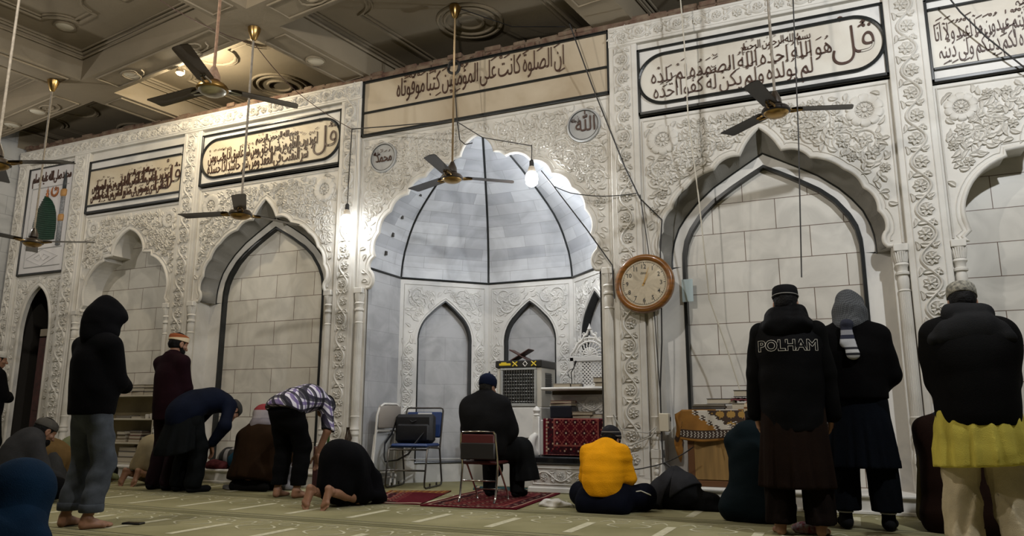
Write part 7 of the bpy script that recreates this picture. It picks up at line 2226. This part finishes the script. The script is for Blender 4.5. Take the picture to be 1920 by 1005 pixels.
hairpiece(t, J); f = Fld(); f.ell(hp(J, 0, .05, -.085), (.062, .058, .058), J['R'], .02); garment(t, 'beard', f, HAIRM, .008, wr(173, .004, (50, 50, 50)), [(hp(J, 0, .0, -.03), J['R'] @ A3(0, .35, 1))])
cap_l(t, J, ROUND, cloth('grey knit cap', (.075, .07, .062)), z=.022)

# ---- three more worshippers bowed down
def prostrator(label, loc, rz, col, name, seed, trousers=(.05, .05, .05), feet=False, skin=None):
    J = pose('prostrate', .90, pitch=2.1, spread=.12)
    t = person(label, loc, rz, J, skin or SKIN_D, [(q, (-SX[q] * .2, 1, -.15), (0, .1, 1), (-SX[q], 0, 0), .15) for q in SIDES] if feet else [], soles if feet else [])
    f = Fld(); torso(f, J, .030); arms_(f, J, .022, .88); f.cap(J['pel'], A3(0, -.10, .22), .155, .17, .07); f.cap(J['pel'] + A3(0, -.05, -.02), A3(0, -.17, .20), .16, .17, .07); f.cap(J['bel'], A3(0, .05, .20), .15, .16, .07)
    garment(t, name, f, cloth(label.split()[0] + ' ' + name + ' cotton %d' % seed, col), .012, both(wr(seed, .007, (9, 9, 9)), drape(seed + 1, .012, .5, .05, 11)), [((0, 0, .10), (0, -.25, -1))])
    f = Fld(); f.cap(J['hipL'], J['knL'] + A3(0, .02, .05), .11, .10, .05); f.cap(J['hipR'], J['knR'] + A3(0, .02, .05), .11, .10, .05); f.cap(J['knL'], J['knL'] + (J['anL'] - J['knL']) * .5, .08, .06); f.cap(J['knR'], J['knR'] + (J['anR'] - J['knR']) * .5, .08, .06)
    garment(t, 'trousers', f, cloth('trouser cotton %d' % seed, trousers), .012, wr(seed + 2, .006), tuck(J))
    hairpiece(t, J)
    return t


prostrator('barefoot person in a cream tunic bowed down before the niche bookshelf', (-7.66, 6.80, 0), -.05, (.36, .30, .19), 'tunic', 181, (.30, .26, .18), True, SKIN)
prostrator('person in a tan shirt bowed down beyond the sitting grey cap', (-7.85, 5.55, 0), -.1, (.14, .085, .032), 'shirt', 186)
prostrator('person in a pale green tunic bowed down next to the tan shirt', (-8.60, 6.50, 0), -.1, (.20, .22, .12), 'tunic', 191, (.12, .13, .09))

# ---- white capped person at the very edge
J = pose('stand', .95, 'folded', .15, -.2)
pw = at(-8, 905, 6.0); t = person('person in black with a white cap cut by the frame edge near the doorway', (at(-4, 700, 6.3).x - .10, 6.3, 0), -.1, J, SKIN_D)
f = Fld(); torso(f, J, .05); arms_(f, J, .03, .95); f.cap(J['pel'], J['pel'] + A3(0, 0, .1), .175, .17, .05, (J['fw'], .8)); f.cap(J['pel'], A3(0, 0, .5), .17, .2, .05, ((0, 1, 0), .75))
garment(t, 'long_coat', f, BLKT, .013, wr(201, .007, (9, 9, 12)), [((0, 0, .5), (0, 0, -1))])
f = Fld(); legs_(f, J, .025, .98, .02); garment(t, 'trousers', f, BLKT, .013, None, [((0, 0, .04), (0, 0, -1))])
shoes(t, J, cloth('black sock', (.010, .010, .011))); hairpiece(t, J); cap_l(t, J, KUFI, cloth('white cotton cap', (.50, .48, .44)), z=.025)
bpy.context.view_layer.update()
